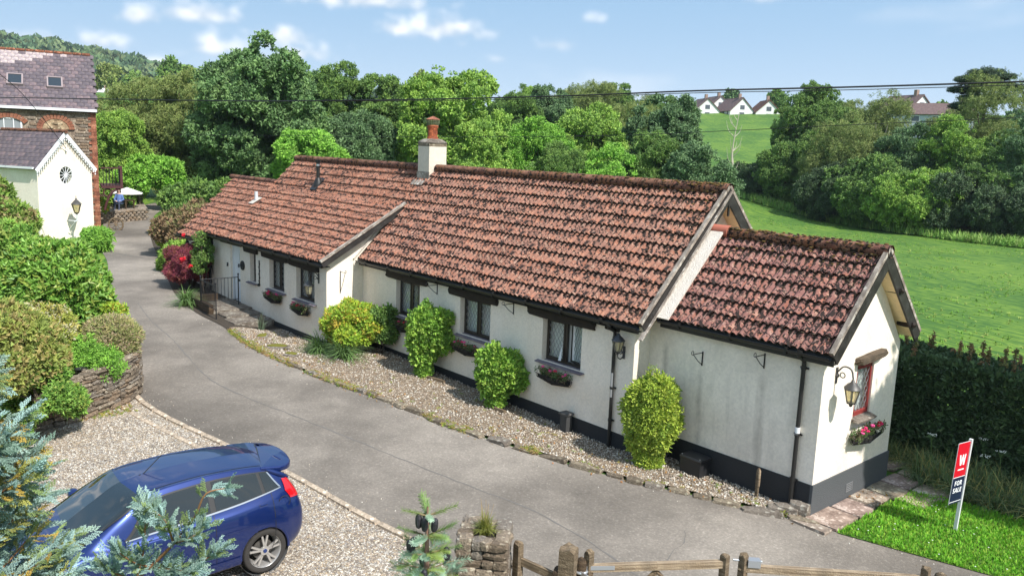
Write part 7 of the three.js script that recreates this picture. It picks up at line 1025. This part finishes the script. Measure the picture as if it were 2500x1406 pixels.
// ---------------------------------------------------------------- stone pillar, fence and gate in the foreground
{
  const R = rng(2201), mats = [M.stone, std({ map: TX.stone, color: lin(1.2, 1.12, 1.0), bumpMap: TX.grain, bumpScale: 0.02 }), std({ map: TX.stone, color: lin(0.75, 0.66, 0.56), bumpMap: TX.grain, bumpScale: 0.02 })];
  const t = thing('stone_pillar', 'square rubble gate pillar with grass growing on its top', 'pillar', [-0.72, H(-0.72, 6.3), 6.3], 0.75), w = 0.27; let y = 0;
  solid('core', box(0.4, 1.25, 0.4, 0, 0.62, 0), M.soil, t);
  while (y < 1.26) { const h = 0.06 + R() * 0.09; for (let s = 0; s < 4; s++) { let x = -w; while (x < w) { const l = 0.12 + R() * 0.18, e = Math.min(x + l, w + 0.04), g = rough((e - x) * 1.08, h * (0.8 + R() * 0.5), 0.17 + R() * 0.05, 0.2, R, 1), m = solid('pillar_stone', g, mats[R() * 3 | 0], t), c = (x + e) / 2, o = w - 0.05 + (R() - 0.5) * 0.04; m.position.set(s === 0 ? c : s === 1 ? o : s === 2 ? -c : -o, y + h / 2, s === 0 ? o : s === 1 ? -c : s === 2 ? -o : c); m.rotation.set((R() - 0.5) * 0.12, s * Math.PI / 2, (R() - 0.5) * 0.12); x = e; } } y += h; }
  for (const [x, z, s] of [[-0.2, -0.22, 0.24], [0.1, -0.25, 0.2], [0.24, 0.02, 0.2], [-0.24, 0.08, 0.18], [0.05, 0.26, 0.2], [0.22, 0.22, 0.16]]) { const m = solid('coping_stone', rough(s, 0.12, s * 0.75, 0.3, R, 1), mats[R() * 2 | 0], t); m.position.set(x, 1.31, z); m.rotation.y = R() * 3; }
  mesh('soil_top', cyl(0.2, 0.22, 0.08, 0, 1.23, 0, 10), M.soil, t); mesh('grass_tuft', straps(420, 0.3, 0.009, 61, 0.85).translate(0, 1.29, 0), greenMat(0.26, 0.28, 0.04), t); mesh('dry_stalks', Array.from({ length: 9 }, (_, k) => sweep([V((R() - 0.5) * 0.1, 1.27, (R() - 0.5) * 0.1), V((R() - 0.5) * 0.2, 1.6 + R() * 0.2, (R() - 0.5) * 0.2)], 0.0022, 4)), std({ color: lin(0.36, 0.26, 0.14) }), t);
  const beam = (a, b, h, d, mat, name, parent, seed) => { const A = V(...a), B = V(...b), L = A.distanceTo(B), g = rough(L, h, d, 0.05, rng(seed), 2), dir = B.clone().sub(A).normalize(); const m = solid(name, g, mat, parent); m.position.copy(A).lerp(B, 0.5); m.quaternion.setFromUnitVectors(V(1, 0, 0), dir); return m; };
  const gx = (x, z) => H(x, z);
  { const f = thing('rail_fence', 'short weathered two rail fence between pillar and gate post', 'fence'); const A = [-0.42, 5.98], B = [0.1, 5.72];
    solid('fence_post', rough(0.1, 1.25, 0.09, 0.06, R, 2).translate(-0.46, gx(-0.46, 6) + 0.6, 5.98), M.wood, f); beam([-0.46, 0.62, 5.98], [0.08, 0.52, 5.75], 0.1, 0.04, M.wood, 'rail', f, 3); beam([-0.46, 0.30, 5.98], [0.08, 0.18, 5.75], 0.1, 0.04, M.wood, 'rail', f, 4); }
  { const p = thing('hinge_post', 'thick square brown gate post by the rail fence', 'post', [0.12, gx(0.1, 5.7), 5.7], 0.5); solid('post_shaft', rough(0.2, 1.34, 0.2, 0.07, R, 2).translate(0, 0.66, 0), M.wood, p); solid('post_cheek', rough(0.06, 1.05, 0.17, 0.06, R, 1).translate(-0.13, 0.52, 0.02), M.woodDark, p); }
  { const f = thing('rail_fence', 'short rail with pointed post left of the stone pillar', 'fence'); solid('fence_post', rough(0.09, 1.1, 0.07, 0.08, R, 2).translate(-0.72, gx(-0.7, 6.8) + 0.5, 6.86), M.wood, f); solid('fence_post', rough(0.07, 1.0, 0.06, 0.08, R, 2).translate(-0.62, gx(-0.7, 6.8) + 0.44, 6.8), M.woodGrey, f); beam([-0.72, 0.52, 6.86], [-1.05, 0.6, 6.6], 0.09, 0.03, M.woodGrey, 'rail', f, 6); }
  // two-leaf field gate
  const gate = (label, a, b, flip, seed) => {
    const Q = rng(seed), g = thing('field_gate', label, 'gate'), A = V(a[0], 0, a[1]), B = V(b[0], 0, b[1]), at = (s, y) => { const p = A.clone().lerp(B, s); return [p.x, gx(p.x, p.z) + y, p.z]; };
    beam(at(0, 1.02), at(1, 1.08), 0.09, 0.07, M.woodGrey, 'top_rail', g, seed); for (const y of [0.3, 0.48, 0.68, 0.86]) beam(at(0, y - 0.1), at(1, y - 0.06), 0.075, 0.03, M.woodGrey, 'bar', g, seed + y * 10 | 0);
    for (const s of [0.02, 0.98]) { const q = at(s, 0.6); solid('stile', rough(0.09, s < 0.5 && !flip || s > 0.5 && flip ? 1.3 : 1.22, 0.09, 0.06, Q, 2).translate(q[0], q[1], q[2]), M.wood, g); }
    const mid = at(0.5, 0.02), dir = Math.atan2(-(B.z - A.z), B.x - A.x); for (const s of [[0.04, 0.16, 0.5, 0.98], [0.96, 0.16, 0.5, 0.98]]) beam(at(s[0], s[1]), at(s[2], s[3]), 0.07, 0.03, M.wood, 'brace', g, 9);
    const hp = at(flip ? 0.9 : 0.1, 1.04), m = solid('hinge_strap', box(0.34, 0.05, 0.085), M.steel, g); m.position.set(...hp); m.rotation.y = dir; return g;
  };
  gate('left leaf of the weathered wooden field gate', [0.2, 5.48], [1.22, 4.06], false, 71); gate('right leaf of the weathered wooden field gate with metal latch', [1.3, 3.92], [2.9, 2.34], true, 72);
  { const p = thing('gate_post', 'round topped post holding the left gate leaf', 'post', [0.18, gx(0.2, 5.5), 5.54]); solid('post_shaft', [lathe([[0.07, 0], [0.07, 1.08], [0.055, 1.14], [0.02, 1.165], [0, 1.17]], 12)], M.woodDark, p); mesh('hinge_band', [prep(new THREE.TorusGeometry(0.075, 0.018, 6, 16)).rotateX(Math.PI / 2).translate(0, 1.0, 0), box(0.16, 0.045, 0.02, 0.08, 1.0, 0.05)], M.steel, p); }
  { const p = thing('gate_latch', 'galvanised latch box where the two gate leaves meet', 'latch', [1.42, gx(1.4, 3.8) + 1.1, 3.80], 0.78); solid('latch_case', box(0.15, 0.09, 0.1), M.steel, p); mesh('latch_bolt', bar([-0.25, 0.02, 0], [0.1, 0.02, 0], 0.014), M.steel, p); }
  { const p = thing('gate_post', 'low rounded post at the far end of the gate', 'post', [3.0, gx(3, 2.2), 2.24]); solid('post_shaft', lathe([[0.09, 0], [0.09, 1.08], [0.07, 1.15], [0.03, 1.18], [0, 1.185]], 12), M.wood, p); mesh('post_band', uvm(prep(new THREE.TorusGeometry(0.09, 0.012, 6, 16)).rotateX(Math.PI / 2).translate(0, 0.95, 0)), M.steel, p); }
}
// ---------------------------------------------------------------- conifers close to the viewpoint
{
  // one flat spray of scale leaves: an axis with alternating branchlets
  function spray(seed) {
    const R = rng(seed), pos = []; const leaf = (p, d, s, l, w) => { const a = p.clone().addScaledVector(s, w), b = p.clone().addScaledVector(s, -w), t = p.clone().addScaledVector(d, l); for (const q of [a, t, b]) pos.push(q.x, q.y, q.z); };
    const twig = (p0, d0, L, lev) => { const n = Math.round(L / (lev ? 0.008 : 0.012)); let p = p0.clone(), d = d0.clone(); for (let i = 0; i < n; i++) { d.add(V((R() - 0.5) * 0.12, (R() - 0.5) * 0.12 + 0.015, (R() - 0.5) * 0.1)).normalize(); const t = i / n, s = V(0, 0, 1).cross(d).normalize(); const sg = i % 2 ? 1 : -1; if (lev < 2 && i > 1 && i % (lev ? 3 : 2) === 0) { const dd = d.clone().multiplyScalar(0.72).addScaledVector(s, sg * 0.7).add(V(0, 0, (R() - 0.5) * 0.5)).normalize(); twig(p, dd, L * (lev ? 0.32 : 0.46) * (1 - t * 0.6), lev + 1); } leaf(p, d.clone().addScaledVector(s, sg * 0.5).normalize(), V(0, 0, 1).cross(d).normalize(), 0.018, 0.0048); leaf(p, d.clone().add(V(0, 0, sg * 0.6)).normalize(), V(0, 0, 1), 0.016, 0.0045); p = p.clone().addScaledVector(d, L / n); } };
    twig(V(0, 0, 0), V(0, 1, 0), 0.15, 0); const g = new THREE.BufferGeometry(); g.setAttribute('position', new THREE.Float32BufferAttribute(pos, 3)); g.computeVertexNormals(); return g;
  }
  const sp = spray(5), barkR = std({ color: lin(0.26, 0.13, 0.06), roughness: 0.9 }), R = rng(2301);
  const junPal = [[0.16, 0.24, 0.22], [0.21, 0.30, 0.28], [0.12, 0.18, 0.14], [0.14, 0.19, 0.07], [0.19, 0.26, 0.22]];
  { const t = thing('blue_juniper', 'blue grey juniper whose branches reach over the parked car', 'conifer', [1.45, H(1.5, 11.1), 11.2]), o = t.position, limbs = [[[1.634, 2.874, 11.128], [1.795, 3.114, 10.913], [1.93, 3.288, 10.818], [2.013, 3.45, 10.727], [2.083, 3.606, 10.683], [2.117, 3.624, 10.592]], [[1.775, 3.041, 10.985], [1.884, 3.281, 10.966], [1.935, 3.448, 10.971], [1.983, 3.577, 10.985]], [[1.795, 3.114, 10.913], [1.867, 3.219, 11.027], [1.899, 3.304, 11.097]], [[1.93, 3.288, 10.818], [2.011, 3.478, 10.891], [1.997, 3.545, 10.938]], [[1.804, 3.02, 10.883], [1.947, 3.132, 10.767], [2.03, 3.19, 10.681], [2.1, 3.255, 10.636]], [[1.93, 3.288, 10.818], [2.057, 3.36, 10.755], [2.071, 3.402, 10.714]], [[1.678, 2.989, 10.958], [1.748, 3.113, 11.084], [1.733, 3.163, 11.142]], [[1.795, 3.114, 10.913], [1.926, 3.131, 10.829], [2.055, 3.14, 10.76]]].map((l) => l.map((q) => V(q[0] - o.x, q[1] - o.y, q[2] - o.z)));
    mesh('trunk', sweep(curve([V(0, -0.1, 0), V(0.02, 1.6, 0.02), V(0.1, 2.6, 0), limbs[0][0]], 12), (s) => lerp(0.06, 0.016, s), 8), barkR, t); const pts = [];
    limbs.forEach((l, k) => { const c = curve(l, 20); mesh('branch', sweep(c, (s) => lerp(k ? 0.007 : 0.013, 0.003, s), 6), barkR, t); c.forEach((p, i) => { if (i / 20 < 0.2 && k === 0) return; const tan = c[Math.min(20, i + 1)].clone().sub(c[Math.max(0, i - 1)]).normalize(); for (let j = 0; j < (k ? 3 : 2); j++) { const d = tan.clone().addScaledVector(rdir(R), 0.85).add(V(0, 0.25, 0)).normalize(); if (R() < (k === 0 && i > 6 && i < 15 ? 0.5 : 0.15)) continue; pts.push([p.x, p.y, p.z, d.x, d.y, d.z, 0.45 + R() * 0.45]); } }); });
    for (let i = 0; i < 260; i++) { const d = rdir(R), k = Math.pow(R(), 0.5); pts.push([0.12 + d.x * 0.42 * k, 2.75 + d.y * 0.36 * k - 0.12, -0.1 + d.z * 0.42 * k, d.x, d.y + 0.5, d.z, 0.8]); }
    for (let i = 0; i < 500; i++) { const y = 0.3 + R() * 2.2, a = R() * TAU, r = (0.25 + 0.35 * R()) * 1.1; pts.push([Math.cos(a) * r, y, Math.sin(a) * r, Math.cos(a), 0.5, Math.sin(a), 1.0]); }
    foliage(t, 'sprays', sp, LEAFMATT, pts, junPal, 91); }
  { const t = thing('blue_juniper', 'dense blue grey juniper cone beside the gravel parking', 'conifer', [0.12, H(0.1, 11.6), 11.62]), pts = [], Q = rng(2302); mesh('trunk', sweep([V(0, -0.1, 0), V(0, 2.4, 0), V(0.05, 4.1, 0)], [0.09, 0.06, 0.015], 8), barkR, t); const br = [];
    for (let k = 0; k < 230; k++) { const y = 0.4 + Math.pow(Q(), 0.8) * 3.85, a = Q() * TAU, r = (0.14 + 0.40 * clamp((4.4 - y) * 0.8, 0, 1.5)) * (0.75 + 0.4 * Q()), tip = V(Math.cos(a) * r, y + 0.18, Math.sin(a) * r), base = V(0, y - 0.2, 0), c = curve([base, base.clone().lerp(tip, 0.6).add(V(0, -0.02, 0)), tip], 8); br.push(sweep(c, (s) => lerp(0.012, 0.003, s), 5)); for (let i = 2; i <= 8; i++) for (let j = 0; j < 6; j++) { const d = rdir(Q).multiplyScalar(0.8).add(V(Math.cos(a), 0.45, Math.sin(a))).normalize(); pts.push([c[i].x + (Q() - 0.5) * 0.1, c[i].y + (Q() - 0.5) * 0.1, c[i].z + (Q() - 0.5) * 0.1, d.x, d.y, d.z, 0.6 + Q() * 0.6]); } } mesh('branches', br, barkR, t); foliage(t, 'sprays', sp, LEAFMATT, pts, [...junPal, ...junPal, [0.2, 0.2, 0.05], [0.28, 0.2, 0.04]], 92); }
  // fir with upright dark cones
  { const t = thing('korean_fir', 'young fir top with upright dark purple cones by the kerb', 'conifer', [3.8, H(3.8, 10.4), 10.41]), Q = rng(2303), top = 4.107 - H(3.8, 10.4); mesh('trunk', sweep([V(0, -0.1, 0), V(0, top * 0.6, 0), V(0, top - 0.3, 0), V(0, top - 0.02, 0)], [0.06, 0.04, 0.012, 0.004], 8), std({ color: lin(0.3, 0.17, 0.12) }), t);
    const needle = (() => { const pos = []; const Q2 = rng(8); for (let i = 0; i < 90; i++) { const y = i / 90 * 0.1, a = i * 2.4, d = V(Math.cos(a), 0.45 + Q2() * 0.3, Math.sin(a)).normalize(), s = V(-Math.sin(a), 0, Math.cos(a)), p = V(0, y, 0), l = 0.018 + Q2() * 0.006; const A = p.clone().addScaledVector(s, 0.0011), B = p.clone().addScaledVector(s, -0.0011), C = p.clone().addScaledVector(d, l).addScaledVector(s, 0.0009), D = p.clone().addScaledVector(d, l).addScaledVector(s, -0.0009); for (const q of [A, C, B, B, C, D]) pos.push(q.x, q.y, q.z); } const g = new THREE.BufferGeometry(); g.setAttribute('position', new THREE.Float32BufferAttribute(pos, 3)); g.computeVertexNormals(); return g; })();
    const pts = [[0, top - 0.06, 0, 0, 1, 0, 0.75]], twigs = [];
    for (const [dy, n, L] of [[0.04, 4, 0.035], [0.13, 5, 0.06], [0.21, 5, 0.085], [0.28, 6, 0.12], [0.36, 6, 0.15], [0.46, 7, 0.2], [0.6, 7, 0.26], [0.8, 8, 0.34], [1.1, 8, 0.42], [1.5, 9, 0.5], [2.0, 9, 0.6], [2.6, 9, 0.7], [3.2, 9, 0.75]]) for (let k = 0; k < n; k++) { const a = k / n * TAU + dy * 7 + Q() * 0.4, d = V(Math.cos(a), 0.28, Math.sin(a)).normalize(), y = top - dy - 0.02; twigs.push(bar([0, y, 0], [d.x * L, y + d.y * L, d.z * L], 0.0035, 4)); for (let s = 0.15; s < 1; s += Math.min(0.5, 0.055 / L)) { pts.push([d.x * L * s, y + d.y * L * s, d.z * L * s, d.x + (Q() - 0.5) * 0.3, d.y, d.z + (Q() - 0.5) * 0.3, 0.7 + Q() * 0.3]); if (dy > 0.2) for (const sg of [-1, 1]) pts.push([d.x * L * s, y + d.y * L * s, d.z * L * s, d.x - d.z * sg, 0.3, d.z + d.x * sg, 0.6]); } }
    mesh('shoots', twigs, std({ color: lin(0.3, 0.2, 0.12) }), t); foliage(t, 'needles', needle, LEAFMATT, pts, [[0.16, 0.24, 0.17], [0.22, 0.30, 0.22], [0.13, 0.2, 0.06], [0.18, 0.24, 0.06]], 93);
    const cone = lathe([[0.003, 0], [0.011, 0.006], [0.0145, 0.02], [0.0145, 0.042], [0.011, 0.056], [0.004, 0.063], [0, 0.064]], 12), cp = cone.attributes.position; for (let i = 0; i < cp.count; i++) { const k = 1 + 0.10 * Math.sin(cp.getY(i) * 900 + Math.atan2(cp.getZ(i), cp.getX(i)) * 3); cp.setX(i, cp.getX(i) * k); cp.setZ(i, cp.getZ(i) * k); } cone.computeVertexNormals(); const cm = std({ map: TX.stone, color: lin(0.11, 0.12, 0.19), roughness: 0.6 });
    for (const [x, y, z] of [[0.012, 0.10, 0.022], [-0.02, 0.095, -0.012], [0.028, 0.105, -0.012], [-0.012, 0.092, 0.035], [-0.03, 0.19, 0.055], [-0.012, 0.185, 0.075], [0.06, 0.30, 0.05], [0.02, 0.32, 0.085], [-0.055, 0.30, -0.02], [0.05, 0.24, -0.07]]) { const m = mesh('cone', uvm(cone), cm, t); m.position.set(x, top - y - 0.02, z); m.rotation.set((Q() - 0.5) * 0.3, 0, (Q() - 0.5) * 0.3); }
  }
}
renderer.render(scene, camera);
